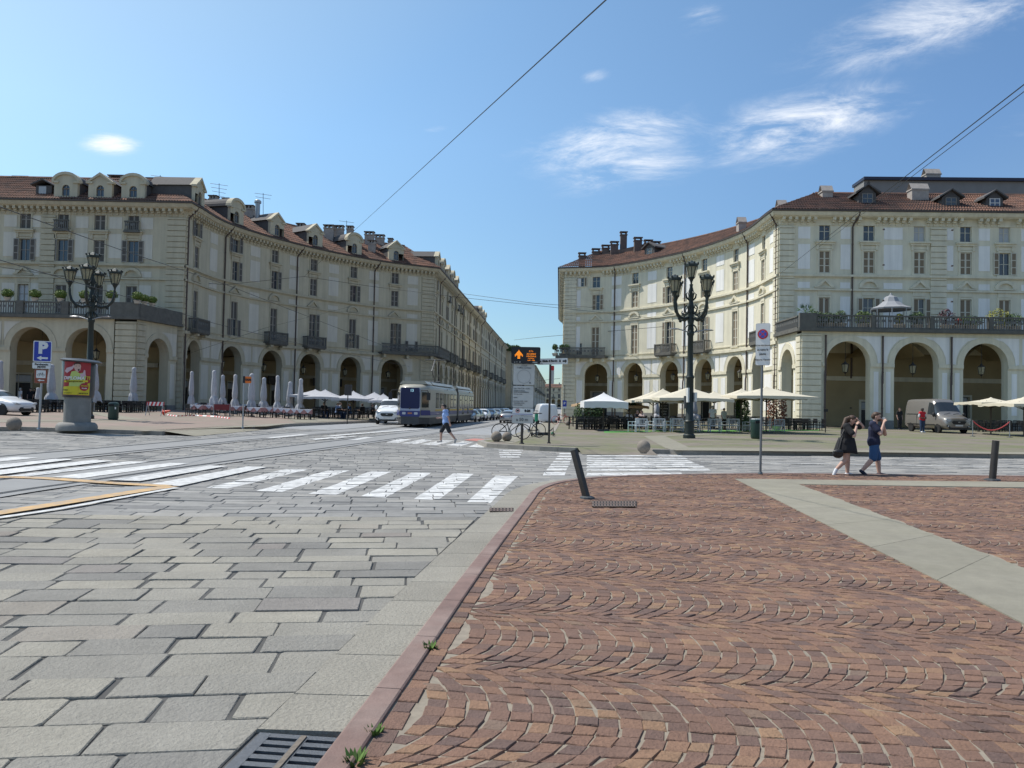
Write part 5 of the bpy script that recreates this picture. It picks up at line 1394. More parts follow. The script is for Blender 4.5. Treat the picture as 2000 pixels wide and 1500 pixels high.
# parking sign (left)
p = gp(76, 838, PV); S = p.y / F_PX
T_ = thing('parking_sign', 'blue parking sign with white letter and arrow above small plates, beside the poster pillar', 'road sign', p)
pole(T_, (838 - 668) * S, .04, m_zinc, lean=(.08, 0))
def zpx(y): return (838 - y) * S
o = plate(T_, 32 * S, 41 * S, zpx(686.5), m_blue, x=.07, border=m_white, rz=math.radians(20)); text('P', 30 * S, m_white, o, (.5 * S, -.014, 6 * S), bold=.035); flat(o, arrow_poly(0, -13 * S, 19 * S, 9 * S), m_white)
o = plate(T_, 31.5 * S, 12 * S, zpx(714.3), m_white, x=.05, rz=math.radians(20)); text('Parcheggio', 5.2 * S, m_black, o, (0, -.012, 2.2 * S), bold=.004); text('MOTO', 4.6 * S, m_black, o, (0, -.012, -2.8 * S), bold=.006)
o = plate(T_, 22 * S, 27 * S, zpx(735), m_brown, x=.04, rz=math.radians(22)); q_ = flat(o, rrect(16 * S, 15 * S, .02), m_white); q_.location = (0, 0, 4 * S)
def bike_symbol(par, cx, cz, k, m, y=-.018):
    for dx in (-3.2, 3.2):
        mb = M()
        for i in range(16):
            a, b = 2 * PI * i / 16, 2 * PI * (i + 1) / 16
            mb.add([(cx + (dx + r * math.cos(t)) * k, y, cz + r * math.sin(t) * k) for r, t in ((1.6, a), (2.1, a), (2.1, b), (1.6, b))], [(0, 1, 2, 3)])
        mb.build('symbol', m, par, recalc=False)
    mb = M(); mb.tube([(cx - 3.2 * k, y, cz), (cx - 1 * k, y, cz + 3 * k), (cx + 2.3 * k, y, cz + 3 * k), (cx, y, cz), (cx - 1 * k, y, cz + 3 * k)], .3 * k, 4); mb.tube([(cx + 3.2 * k, y, cz), (cx + 2 * k, y, cz + 4 * k), (cx + 3 * k, y, cz + 4 * k)], .3 * k, 4); mb.build('symbol', m, par)
bike_symbol(o, 0, 2.5 * S, 1.15 * S, m_black); flat(o, arrow_poly(0, -8 * S, 12 * S, 4.5 * S), m_white)
# poster pillar
p = gp(150, 838, PV); S = p.y / F_PX
T_ = thing('poster_pillar', 'round concrete advertising pillar with a red and yellow poster and thin round cap', 'advertising pillar', p)
def zp(y): return (838 - y) * S
mb = M(); mb.lathe([(36 * S, -.05), (36.5 * S, .1), (35 * S, 9 * S), (31 * S, 12.5 * S), (24 * S, 13.5 * S), (23.5 * S, 62 * S)], n=32); mb.build('base', m_conccol, T_, smooth=True, sharp=50)
m_pan = mat('poster_frame_metal', (.06, .065, .075), .35, .1, 5, metal=.5)
mb = M().use(m_pan); mb.lathe([(27 * S, zp(776)), (28.5 * S, zp(770)), (29 * S, zp(708)), (27 * S, zp(704))], n=32); mb.build('drum', parent=T_, smooth=True)
mb = M(); st = len(mb.v); mb.lathe([(.02, .10), (30 * S, .07), (37 * S, .0), (36 * S, -.05), (28 * S, -.06)], n=32); mb.xf(Matrix.Translation((4 * S, 0, zp(705))) @ Matrix.Rotation(math.radians(4), 4, 'Y'), 0); mb.build('cap', m_pan, T_, smooth=True)
# poster : a curved printed sheet on the drum
pr_ = 29.8 * S
class PosterMap:
    def __call__(s, x, d, z):   # x in px from poster centre, z px photograph
        a = -PI / 2 + math.radians(24) + x / 28.5
        return ((pr_ + d) * math.cos(a), (pr_ + d) * math.sin(a), zp(z))
pm = PosterMap()
def pposter(poly, m, d, name, par, n=10):
    mb = M(pm); xs = [a for a, b in poly]; x0, x1 = min(xs), max(xs)
    bm = bmesh.new(); f = bm.faces.new([bm.verts.new((a, 0, b)) for a, b in poly])
    for k in range(1, n): bmesh.ops.bisect_plane(bm, geom=bm.verts[:] + bm.edges[:] + bm.faces[:], plane_co=(x0 + (x1 - x0) * k / n, 0, 0), plane_no=(1, 0, 0))
    bm.verts.index_update(); mb.add([(v.co.x, d, v.co.z) for v in bm.verts], [[v.index for v in f.verts] for f in bm.faces]); bm.free()
    return mb.build(name, m, par)
m_pred = mat('poster_red', (.36, .02, .03), .45, .05, 3); m_pyel = mat('poster_yellow', (.62, .52, .02), .45, .05, 3); m_pgrn = mat('poster_lime', (.5, .58, .16), .5, .08, 3)
m_skinp = mat('poster_skin', (.62, .40, .33), .5, .05, 3); m_pink = mat('poster_pink', (.6, .42, .45), .5, .05, 3); m_hairp = mat('poster_hair', (.05, .02, .02), .6, 0)
P_ = pposter([(-25.5, 771.5), (22.5, 772.5), (24, 709), (-24, 707.5)], m_pred, 0, 'poster', T_, 14)
D = .006
def pl(poly, m, lay): return pposter(poly, m, D * lay, 'poster_print', P_, 6)
pl([(-25, 770.8), (22, 771.8), (22.8, 748), (8, 753), (-25, 756)], m_pyel, 1)
pl([(-13, 755), (-12, 738), (-9, 727), (-2, 725), (4, 730), (12, 728), (15, 735), (12, 755)], m_pgrn, 2)
pl([(-22, 726), (-18, 720), (-8, 717), (-5, 712), (-3, 714), (-7, 722), (-17, 730)], m_pink, 3)
pl([(4, 731), (9, 730), (11, 723), (13, 724), (14, 735), (7, 738)], m_pink, 3)
pl([(-5, 713), (-2, 710.5), (4, 711), (6, 716), (5, 724), (1, 728), (-3, 724), (-5, 719)], m_skinp, 4)
pl([(-5.5, 716), (-5, 711), (-1, 708.8), (4, 709.5), (5.5, 713), (2, 712), (-3, 712.5)], m_hairp, 5)
pl([(1, 722), (4, 721.5), (3.5, 725), (1.5, 725.5)], m_hairp, 5); pl([(-2.5, 716), (-.5, 715.6), (-.5, 716.4), (-2.5, 716.8)], m_hairp, 5); pl([(2, 715.6), (4, 715.6), (4, 716.4), (2, 716.4)], m_hairp, 5)
pl([(-22, 747.6), (18, 746.5), (18, 743), (-22, 744)], m_pyel, 5)
pl([(x, z) for x, z in disc(12, 756, 7.5, 20)], m_pred, 5)
def ptext(s_, size, m, x, z, lay, sx=1, bold=0, shear=0):
    """lettering bent round the drum"""
    t = text(s_, size, m, P_, (0, 0, 0), ext=.02, bold=bold, shear=shear, name='lettering'); t.rotation_euler = (0, 0, 0)
    for v in t.data.vertices:
        q_ = pm(x + v.co.x * sx, D * lay + v.co.z * .2, z - v.co.y); v.co = q_
    t.scale = (1, 1, 1); return t
ptext('DIPLOMA', 8.6, m_white, -5, 739.5, 7, .92, .25, .12); ptext('TI', 8.6, m_pyel, 18, 739, 7, .9, .25, .12)
ptext('Recupera gli anni persi', 3.2, m_black, -4, 745.5, 7, .9, .06); ptext('GRANDE', 3.0, m_pyel, 12, 754, 7, .9, .1); ptext('Scuola', 3.4, m_white, 12, 758.5, 7, .9, .1)
ptext('TORINO', 2.6, m_black, -18, 762.5, 7, .9, .08); ptext('via Garibaldi 31', 2.4, m_black, -14, 768, 7, .9); ptext('800 32 10 18', 3.0, m_black, 11, 768.6, 7, .9, .1)
# display sign with time plates
p = gp(1019, 867, PV); S = p.y / F_PX
T_ = thing('traffic_zone_sign', 'black message display with orange lights on a post above four grey notice plates', 'traffic sign', p)
def zs_(y): return (867 - y) * S
pole(T_, zs_(700), .055, m_postdark)
mb = M(); mb.prism(rrect(56.5 * S, 32.5 * S, .06), -.12, .1); o = mb.build('display', mat('display_housing', (.008, .008, .011), .4, 0), T_); o.location = (4.5 * S, -.1, zs_(694.5))
m_led = mat('orange_lamp_dots', (1, .28, .01), .5, 0, emit=1.1)
mb = M()
rows = ['....#....', '...###...', '..#####..', '.#######.', '#.#####.#', '....#....', '...###...', '...###...', '...###...']
def dots(rows, x0, z0, px):
    for r, l in enumerate(rows):
        for c_, ch in enumerate(l):
            if ch == '#': mb.cbox((x0 + c_ * px, -.123, z0 - r * px * 1.25), (px * .47, .003, px * .42))
dots(['....#....', '...###...', '..#####..', '.#######.', '#########', '#..###..#', '...###...', '...###...'], -20.5 * S, 9 * S, 1.72 * S)
mb.build('lit_symbol', m_led, o)
for s_, zz, k in (('Z.T.L.', 8.0, 3.6), ('ACCESSO', 2.6, 4.0), ('CENTRALE', -2.0, 3.7), ('- ATTIVA -', -6.2, 3.0), ('LUN - VEN', -9.8, 2.9)): text(s_, k * S, m_led, o, (10.5 * S, -.124, zz * S), name='lit_lettering', sx=1.05, bold=0)
for s_, xx in (('A', -21.5), ('T', -17), ('5T', -11), ('TORINO', 18)): text(s_, 2.4 * S, m_offwhite, o, (xx * S, -.123, -13.6 * S), bold=.003)
def zplate(x0, x1, y0, y1, m=m_offwhite):
    o = plate(T_, (x1 - x0) * S, (y1 - y0) * S, zs_((y0 + y1) / 2), m, x=((x0 + x1) / 2 - 1020) * S, y=-.1); return o
o = zplate(1001, 1042.5, 711.5, 752); text('ZONA', 4 * S, m_postgrey, o, (0, -.012, 17 * S)); text('Traffico Limitato', 4.4 * S, m_postgrey, o, (0, -.012, 13 * S), bold=.002, sx=.95)
mb = M()
for r0, r1 in ((12.5, 13.6),):
    for i in range(32):
        a, b = 2 * PI * i / 32, 2 * PI * (i + 1) / 32; mb.add([(r * math.cos(t) * S, -.014, r * math.sin(t) * S - 4 * S) for r, t in ((r0, a), (r1, a), (r1, b), (r0, b))], [(0, 1, 2, 3)])
mb.build('ring', mat('faded_ring', (.36, .36, .35), .6, 0), o, recalc=False); flat(o, disc(12 * S, -16 * S, 1.8 * S, 12), m_postgrey)
o = zplate(1000.5, 1041, 754, 796.5); y_ = 18
for s_, zz, k in (('Lun - Ven 7.30 - 10.30', 16, 3.6), ('ACCESSO AI VEICOLI', 11.5, 2.4), ('MUNITI DI CONTRASSEGNO', 8.8, 2.4), ('taxi - bus - moto', 5.2, 2.6), ('eccetto', -1.5, 2.6), ('autorizzati 10.30 - 16.00', -8.5, 2.9), ('TELECAMERE ATTIVE', -12.5, 2.4), ('strada controllata', -16, 2.6)):
    text(s_, k * S, m_postgrey, o, (-18.5 * S, -.012, zz * S), align='LEFT', sx=.95, bold=.002)
o = zplate(1000.5, 1041, 797.5, 811.5, m_white); flat(o, disc(-10 * S, 2 * S, 4 * S, 20), m_red); flat(o, disc(-10 * S, 2 * S, 3 * S, 20), m_white, y=-.016); text('30', 4.2 * S, m_black, o, (-10 * S, -.021, 2 * S), bold=.008); text('0-24', 6 * S, m_black, o, (9 * S, -.012, 2 * S), bold=.012)
flat(o, [(-19 * S, -4 * S), (19 * S, -4 * S), (19 * S, -5 * S), (-19 * S, -5 * S)], m_blue)
o = zplate(1000, 1041.5, 812.5, 827); text('a 50 m', 8.5 * S, m_postgrey, o, (-1 * S, -.012, 0), bold=.006)
# direction sign
p = gp(1072, 866, PV); S = p.y / F_PX
T_ = thing('direction_sign', 'white street direction board with right arrow on a thin dark post', 'road sign', p)
H = (866 - 712) * S; pole(T_, H, .045, m_postdark)
o = plate(T_, 60 * S, 12 * S, H + 6 * S, m_white, x=4 * S, y=-.06); o.rotation_euler = (0, math.radians(-2.6), 0)
text('os. Giulia di Barolo', 5.2 * S, m_black, o, (-8.5 * S, -.012, .8 * S), bold=.006, sx=.9); text('centro', 2.6 * S, m_black, o, (-23 * S, -.012, -4 * S))
flat(o, disc(14.5 * S, 0, 2 * S, 10), m_black); flat(o, [(14 * S, 0), (15 * S, 0), (15 * S, 4 * S), (14 * S, 4 * S)], m_black); flat(o, arrow_poly(24 * S, 0, 8.5 * S, 7.5 * S, -1), m_black)
mb = M(); mb.prism(rrect(6.5 * S, 36 * S, .04), -.02, .02); o2 = mb.build('sign_plate', m_offwhite, T_); o2.location = (4.4 * S, .02, H - 20 * S); flat(o2, rrect(6.4 * S, 9 * S, .04), m_red, y=-.021).location = (0, 0, 13 * S)
# small signs in the middle distance
def small_sign(px, py, h_px, plates, label, name, m=m_postdark, r=.035, cat='road sign', h=PV):
    p = gp(px, py, h); S = p.y / F_PX; T_ = thing(name, label, cat, p); pole(T_, h_px * S, r, m)
    out = []
    for (dx, z, w_, h_, mm, txt, tm, ts) in plates:
        o = plate(T_, w_ * S, h_ * S, z * S, mm, x=dx * S, y=-.07); out.append(o)
        if txt: text(txt, ts * S, tm, o, (0, -.012, 0), bold=.012)
    return T_
small_sign(474, 836, 92, [(9, 94, 12.5, 13.5, mat('taxi_orange', (.75, .17, .02), .5, .04, 3), 'TAXI', m_black, 5), (1, 94.5, 5, 14, m_black, None, None, 0)], 'orange TAXI flag sign on a thin grey pole among the closed umbrellas', 'taxi_sign', m_zinc)
small_sign(678, 827, 74, [(1, 65, 14, 21, m_postdark, None, None, 0)], 'back of a dark square sign on a post beside the white cafe umbrellas', 'road_sign')
small_sign(1102, 822, 70, [(0, 34, 8, 12, m_blue, 'P', m_white, 7), (0, 26, 8, 4, m_white, None, None, 0)], 'small blue parking sign at the street corner of the right palace', 'parking_sign')
# litter bins
def bin_(px, py, h_px, label):
    p = gp(px, py, PV); S = p.y / F_PX; T_ = thing('litter_bin', label, 'litter bin', p, group='green litter bins')
    h = h_px * S; r = h * .27
    mb = M(); mb.lathe([(r * .8, 0), (r * .92, .04), (r, h * .1), (r, h * .78)], n=18); mb.build('body', m_greenbin, T_, smooth=True)
    mb = M(); mb.lathe([(r * 1.05, h * .78), (r * 1.06, h * .84), (r * .98, h * .93), (r * .6, h * .99), (.02, h)], n=18); mb.build('lid', m_greenbin, T_, smooth=True)
    mb = M(); mb.cbox((0, -r * .9, h * .82), (r * .5, r * .25, h * .06)); mb.build('opening', m_dark, T_); mb = M(); mb.cbox((r * .75, -r * .72, h * .66), (r * .12, .01, h * .06), .7); mb.build('sticker', m_white, T_)
    return T_
bin_(221, 820, 35, 'green litter bin on the pavement right of the poster pillar')
b2 = bin_(1477, 857, 40, 'green litter bin behind the no-stopping sign'); mb = M(); mb.lathe([(.24, .98), (.26, 1.0), (.26, 1.05), (.2, 1.06)], n=14); mb.build('ashtray', m_white, b2)
# striped barrier and fallen cone, tape
p = gp(303, 812, PV); S = p.y / F_PX; T_ = thing('striped_barrier', 'red and white striped barrier on trestle legs before the cafe tables', 'barrier', p)
mb = M()
for k in range(9):
    x0 = (-17 + k * 34 / 9) * S; x1 = x0 + 34 / 9 * S; mb.use(m_red if k % 2 == 0 else m_white); sh = 2.5 * S
    mb.add([(x0, -.02, 19.5 * S), (x1, -.02, 19.5 * S), (x1 + (sh if k < 8 else 0), -.02, 27 * S), (x0 + (sh if k else 0), -.02, 27 * S), (x0, .02, 19.5 * S), (x1, .02, 19.5 * S), (x1 + (sh if k < 8 else 0), .02, 27 * S), (x0 + (sh if k else 0), .02, 27 * S)], [(0, 1, 2, 3), (7, 6, 5, 4), (0, 4, 5, 1), (3, 2, 6, 7), (0, 3, 7, 4), (1, 5, 6, 2)])
mb.build('board', parent=T_)
for sg in (-1, 1):
    mb = M(); mb.tube([(sg * 15 * S, 0, 26 * S), (sg * 15 * S, -.3, 0)], .025, 6); mb.tube([(sg * 15 * S, 0, 26 * S), (sg * 15 * S, .3, 0)], .025, 6); mb.build('leg', m_zinc, T_)
m_orangec = mat('cone_orange', (.75, .07, .03), .5, .08, 5)
p = gp(319, 811, PV); S = p.y / F_PX; mb = M(); st = 0; mb.lathe([(.17, 0), (.15, .03), (.13, .03), (.03, .5), (.02, .52)], n=14); mb.lathe([(.24, -.03), (.24, .01)], n=4)
mb.xf(Matrix.Translation((0, 0, .19)) @ Matrix.Rotation(math.radians(72), 4, 'Y')); mb.build('traffic_cone', m_orangec, label='orange traffic cone tipped over beside the striped barrier', category='traffic cone', group=None or 'cones').location = p
pts = [gp(x, y, PV + .02) for x, y in ((326, 811), (345, 813.5), (380, 812), (418, 814), (448, 818))]
mb = M(); Lp = densify([tuple(p.to_2d()) for p in pts], .35)
for k, (a, b) in enumerate(zip(Lp, Lp[1:])):
    mb.use(m_red if k % 2 else m_white); z = lambda q_, s_: G(q_[0]) + PV + .02 + s_
    mb.quad((a[0], a[1], z(a, 0)), (b[0], b[1], z(b, 0)), (b[0] + .02, b[1] + .06, z(b, .07)), (a[0] + .02, a[1] + .06, z(a, .07)))
tag(mb.build('barrier_tape', recalc=False), 'red and white plastic tape lying along the left pavement', 'barrier tape')

# ------------------------------------------------------------------ wires
m_wire = mat('wire_black', (.02, .02, .022), .6, 0)
def wire(pts, r, label, sag=0):
    P = []
    for a, b in zip(pts, pts[1:]):
        for k in range(12): t = k / 12; q_ = a.lerp(b, t); P.append((q_.x, q_.y, q_.z - sag * 4 * t * (1 - t)))
    P.append(tuple(pts[-1])); mb = M(); mb.tube(P, r, 5); tag(mb.build('overhead_wire', m_wire), label, 'wire', 'overhead wires')
wire([at(594, 540, 88), at(700, 443, 70), at(1290, -98, 10)], .012, 'thick wire rising steeply across the sky to the top edge')
wire([at(1524, 534, 70.2), at(2120, 72, 14)], .014, 'wire from the right palace corner up to the right edge')
wire([at(1600, 482, 62), at(2120, 88, 14)], .011, 'second wire running close under the one at the right edge')
wire([at(1180, 602, 97), at(1040, 592, 70), at(900, 573, 82)], .02, 'wire crossing the street gap between both palaces at mid height')
wire([at(-40, 515, 60), at(180, 549, 71), at(400, 553, 77), at(442, 556, 79), at(594, 540, 88), at(730, 560, 95), at(900, 581, 90), at(1060, 598, 90), at(1290, 623, 88.5)], .022, 'span wire along the left palace front and over the street')
wire([at(-200, 335, 14), at(0, 404, 17), at(233, 487, 24), at(442, 556, 36), at(658, 640, 50), at(845, 712, 60), at(960, 752, 110)], .011, 'tram contact wire descending from the upper left to the tram roof')
wire([at(-200, 455, 16), at(0, 508, 19), at(220, 572, 26), at(420, 632, 38), at(640, 684, 56), at(800, 716, 75)], .011, 'second tram contact wire low across the left palace')
wire([at(1004, 664, 190), at(1060, 658, 120), at(1296, 638, 88)], .03, 'thin wire from the far houses to the right palace balcony')
wire([at(340, 700, 74), at(520, 640, 70), at(680, 600, 85)], .012, 'thin wire slanting across the left palace arches')
for px, y0, lab in ((1110, 739, 'upper'), (1110, 752, 'middle'), (1110, 766, 'lower')): wire([at(1050, y0 + 5, 230), at(1094, y0, 190)], .05, lab + ' one of the short wires over the narrow street end')
# ------------------------------------------------------------------ vehicles
m_tyre = mat('tyre_rubber', (.018, .018, .019), .85, .1, 20)
m_rim = mat('alloy_rim', (.42, .43, .44), .35, .05, 5, metal=.8)
m_cglass = mat('car_glass', (.025, .03, .035), .05, 0, spec=.8)
m_blackp = mat('black_plastic', (.016, .016, .017), .5, .1, 8)
m_head = mat('headlamp_glass', (.45, .47, .5), .12, .1, 10)
m_platew = mat('number_plate', (.6, .6, .6), .5, 0)
m_tail = mat('tail_lamp_red', (.35, .01, .01), .3, 0)
def paint(name, c, metal=0): return mat(name, c, .28, .03, 2, metal=metal, coat=.6)
def loft(sections, mats_by, levels=1):
    """sections: (y, [(x,z)...half ring bottom->top centre]) ; mats_by(i, j) -> material index; returns evaluated verts/faces by material"""
    n = len(sections[0][1]); vs = []; ring = []
    for y, half in sections:
        full = [(x, y, z) for x, z in half] + [(-x, y, z) for x, z in reversed(half[:-1] if abs(half[-1][0]) < 1e-6 else half)]
        ring.append(len(full)); vs += full
    k = ring[0]; fs = []; ms = []
    for i in range(len(sections) - 1):
        for j in range(k):
            fs.append((i * k + j, i * k + (j + 1) % k, (i + 1) * k + (j + 1) % k, (i + 1) * k + j)); jj = j if j < n - 1 else (k - 2 - j if j < k - 1 else -1)
            ms.append(mats_by(i, jj))
    fs += [tuple(range(k - 1, -1, -1)), tuple(range(len(vs) - k, len(vs)))]; ms += [mats_by(-1, 0), mats_by(len(sections) - 1, 0)]
    me = bpy.data.meshes.new('t'); me.from_pydata(vs, [], fs)
    for i in range(12): me.materials.append(m_black)
    me.polygons.foreach_set('material_index', ms)
    bm = bmesh.new(); bm.from_mesh(me); bmesh.ops.recalc_face_normals(bm, faces=bm.faces); bm.to_mesh(me); bm.free()
    o = bpy.data.objects.new('t', me); COL.objects.link(o); md = o.modifiers.new('s', 'SUBSURF'); md.levels = levels; md.render_levels = levels
    bpy.context.view_layer.update()
    ev = bpy.data.meshes.new_from_object(o.evaluated_get(bpy.context.evaluated_depsgraph_get()))
    out = {}
    for p in ev.polygons:
        d = out.setdefault(p.material_index, ({}, [], []))
        f = []
        for v in p.vertices:
            if v not in d[0]: d[0][v] = len(d[1]); d[1].append(tuple(ev.vertices[v].co))
            f.append(d[0][v])
        d[2].append(f)
    bpy.data.objects.remove(o); bpy.data.meshes.remove(ev)
    return out
def part_from(d, name, m, par, lift=0):
    mb = M(); mb.add(d[1], d[2]); return mb.build(name, m, par, smooth=True, recalc=False, sharp=60)
def wheel(T_, x, y, r, w=.2, out=1, rim=m_rim):
    mb = M(); st = len(mb.v); mb.lathe([(r * .62, -w / 2), (r * .95, -w / 2), (r, -w / 2 + .03), (r, w / 2 - .03), (r * .95, w / 2), (r * .62, w / 2)], n=20); mb.xf(Matrix.Translation((x, y, r)) @ Matrix.Rotation(PI / 2, 4, 'Y'))
    o = mb.build('wheel', m_tyre, T_, smooth=True)
    mb = M(); d = out * w / 2; mb.lathe([(.02, d * .8), (r * .2, d * .9), (r * .6, d * .98), (r * .66, d * .9)], n=20)
    for k in range(5): pass
    mb.xf(Matrix.Translation((x, y, r)) @ Matrix.Rotation(PI / 2, 4, 'Y')); mb.build('rim', rim, o, smooth=True)
    mb = M(); mb.lathe([(r * 1.14, d - out * .06), (r * 1.15, d - out * .02)], n=20); mb.xf(Matrix.Translation((x, y, r + .02)) @ Matrix.Rotation(PI / 2, 4, 'Y')); mb.build('wheel_arch', m_blackp, T_)
def van(name, label, pm_, high=.0, L_=5.0):
    """front at y=0, body towards +y, faces -y"""
    T_ = thing(name, label, 'van'); h = 2.0 + high
    def S_(y, wb, w1, wbelt, wr, zb, zm, zbelt, zr): return (y, [(0, zb), (wb, zb), (w1, zm), (wbelt, zbelt), (wr, zr - .07), (wr * .8, zr), (0, zr + .02)])
    sec = [S_(.0, .72, .80, .74, .62, .36, .55, .84, .98), S_(.10, .84, .92, .86, .72, .26, .55, .92, 1.08), S_(.4, .92, .97, .95, .80, .25, .6, 1.03, 1.19),
           S_(.92, .95, .985, .97, .83, .25, .6, 1.10, 1.30), S_(1.02, .95, .985, .97, .84, .25, .6, 1.12, 1.38), S_(1.78, .95, .99, .97, .80, .25, .6, 1.2, h - .1), S_(1.92, .95, .99, .97, .80, .25, .6, 1.2, h - .04), S_(2.3, .95, .99, .97, .81, .25, .6, 1.2, h),
           S_(2.42, .95, .99, .97, .81, .25, .6, 1.2, h), S_(L_ - .4, .95, .99, .97, .82, .25, .6, 1.2, h - .01), S_(L_ - .06, .93, .97, .95, .80, .28, .6, 1.2, h - .04), S_(L_, .88, .92, .9, .74, .34, .6, 1.2, h - .12)]
    def mb_(i, j):
        if i in (4,) and j in (4, 5): return 1          # windscreen
        if i in (5, 6) and j == 3: return 2
        if i == 4 and j == 3: return 2
        return 0
    d = loft(sec, mb_, 1)
    part_from(d[0], 'body', pm_, T_); part_from(d[1], 'windscreen', m_cglass, T_)
    part_from(d[2], 'side_window', m_cglass, T_)
    for sg in (-1, 1):
        wheel(T_, sg * .88, .95, .33, .2, sg); wheel(T_, sg * .88, L_ - .95, .33, .2, sg)
        mb = M(); mb.ball((sg * 1.08, 1.22, 1.28), (.1, .08, .17), 10, 8); mb.build('mirror', m_blackp if high else pm_, T_, smooth=True)
        mb = M(); mb.prism([(sg * .42, .92), (sg * .84, 1.04), (sg * .86, .93), (sg * .74, .82), (sg * .5, .84)], .03, .2); o = mb.build('headlight', m_head, T_)
        mb = M(); mb.prism([(sg * .58, .42), (sg * .82, .46), (sg * .82, .58), (sg * .6, .55)], .03, .1); mb.build('fog_light_recess', m_blackp, T_)
        mb = M(); mb.ball((sg * .72, .035, .5), (.06, .03, .05), 8, 6); mb.build('fog_light', m_head, T_)
        mb = M(); mb.box(min(sg * .985, sg * .997), 1.25, .52, max(sg * .985, sg * .997), L_ - .5, .6); mb.build('side_moulding', m_blackp, T_)
        mb = M()
        for y in (2.45, 3.6): mb.box(min(sg * .97, sg * .991), y, .45, max(sg * .97, sg * .991), y + .015, 1.25)
        mb.box(min(sg * .9, sg * .985), 2.5, 1.3, max(sg * .9, sg * .985), L_ - .3, 1.315); mb.build('panel_gap', m_blackp, T_)
    mb = M(); mb.prism([(-.5, .8), (-.42, .87), (.42, .87), (.5, .8), (.38, .64), (-.38, .64)], -.03, .1); o = mb.build('grille', m_blackp, T_)
    mb = M(); mb.ball((0, -.035, .79), (.09, .012, .035), 10, 6); mb.build('badge', m_rim, o)
    mb = M(); mb.prism([(-.62, .28), (-.7, .4), (.7, .4), (.62, .28)], -.01, .15); mb.build('bumper', m_blackp, T_)
    mb = M(); mb.box(-.26, -.045, .5, .26, -.02, .61); mb.build('number_plate', m_platew, T_)
    mb = M(); mb.tube([(-.55, .86, 1.32), (-.05, .98, 1.42)], .012, 4); mb.tube([(.1, .86, 1.32), (.6, .98, 1.42)], .012, 4); mb.build('wiper', m_blackp, T_)
    return T_
def place_vehicle(T_, px, py, heading, h, corner=0, scale=1.0):
    """front centre at the pixel; heading = direction of travel (degrees, 0 = towards camera)"""
    p = gp(px, py, h); T_.location = p; T_.rotation_euler = (0, 0, math.radians(heading)); T_.scale = (scale,) * 3
V1 = van('white_van', 'white panel van with black grille waiting beside the tram', paint('van_white_paint', (.72, .73, .74)))
place_vehicle(V1, 755, 829.5, -2, RD, scale=.98)
V2 = van('silver_van', 'brownish grey high-roofed van parked under the right-hand arches', paint('van_grey_paint', (.235, .218, .20), .35), high=.42, L_=5.4)
place_vehicle(V2, 1873, 847, 1, PV, scale=1.0)
def car(name, label, pm_, estate=False, L_=4.3, cat='car', group=None):
    T_ = thing(name, label, cat, group=group); h = 1.47
    def S_(y, wb, w1, wbelt, wr, zb, zm, zbelt, zr): return (y, [(0, zb), (wb, zb), (w1, zm), (wbelt, zbelt), (wr, zr - .05), (wr * .75, zr), (0, zr + .015)])
    re = L_
    sec = [S_(0, .55, .66, .6, .45, .3, .48, .66, .71), S_(.14, .74, .82, .76, .62, .2, .5, .72, .79), S_(.55, .82, .88, .84, .68, .18, .5, .82, .89), S_(1.12, .84, .89, .86, .72, .18, .5, .90, .99), S_(1.2, .84, .89, .86, .70, .18, .5, .91, 1.03),
           S_(1.88, .84, .89, .86, .58, .18, .5, .93, h - .05), S_(2.05, .84, .89, .86, .58, .18, .5, .94, h - .01), S_(2.6, .84, .89, .86, .59, .18, .5, .95, h)]
    if estate: sec += [S_(2.7, .84, .89, .86, .59, .18, .5, .95, h), S_(re - .75, .84, .89, .86, .58, .18, .5, .98, h - .04), S_(re - .5, .83, .88, .85, .58, .2, .5, .99, h - .07), S_(re - .1, .8, .86, .82, .6, .25, .5, 1.0, 1.1), S_(re, .72, .8, .76, .55, .32, .5, .9, .98)]
    else: sec += [S_(2.7, .84, .89, .86, .59, .18, .5, .95, h), S_(re - 1.0, .84, .89, .86, .57, .18, .5, .98, h - .07), S_(re - .82, .83, .88, .85, .58, .2, .5, .99, h - .12), S_(re - .3, .8, .87, .82, .62, .22, .5, 1.0, 1.08), S_(re, .7, .78, .74, .55, .32, .5, .85, .92)]
    n = len(sec)
    def mb_(i, j):
        if i == 4 and j in (4, 5): return 1
        if i == n - 3 and j in (4, 5): return 1
        if 4 <= i <= n - 4 and j == 3 and i != 7: return 2
        return 0
    d = loft(sec, mb_, 1)
    part_from(d[0], 'body', pm_, T_); part_from(d[1], 'windscreen', m_cglass, T_); part_from(d[2], 'side_window', m_cglass, T_)
    for sg in (-1, 1):
        wheel(T_, sg * .79, .85, .31, .19, sg); wheel(T_, sg * .79, L_ - .8, .31, .19, sg)
        mb = M(); mb.ball((sg * .97, 1.42, .98), (.09, .06, .07), 8, 6); mb.build('mirror', pm_, T_, smooth=True)
        mb = M(); mb.prism([(sg * .38, .66), (sg * .72, .75), (sg * .74, .66), (sg * .5, .6)], .02, .28); mb.build('headlight', m_head, T_)
        mb = M(); mb.box(min(sg * .5, sg * .72), L_ - .2, .7, max(sg * .5, sg * .72), L_ + .0, .86); mb.build('tail_light', m_tail, T_)
    mb = M(); mb.prism([(-.42, .48), (-.5, .36), (-.4, .26), (.4, .26), (.5, .36), (.42, .48)], -.02, .12); mb.build('grille', m_blackp, T_)
    mb = M(); mb.box(-.26, -.04, .42, .26, -.02, .53); mb.build('number_plate', m_platew, T_); mb = M(); mb.box(-.26, L_ + .0, .56, .26, L_ + .02, .68); mb.build('number_plate', m_platew, T_)
    return T_
m_cw = paint('car_white_paint', (.7, .71, .73))
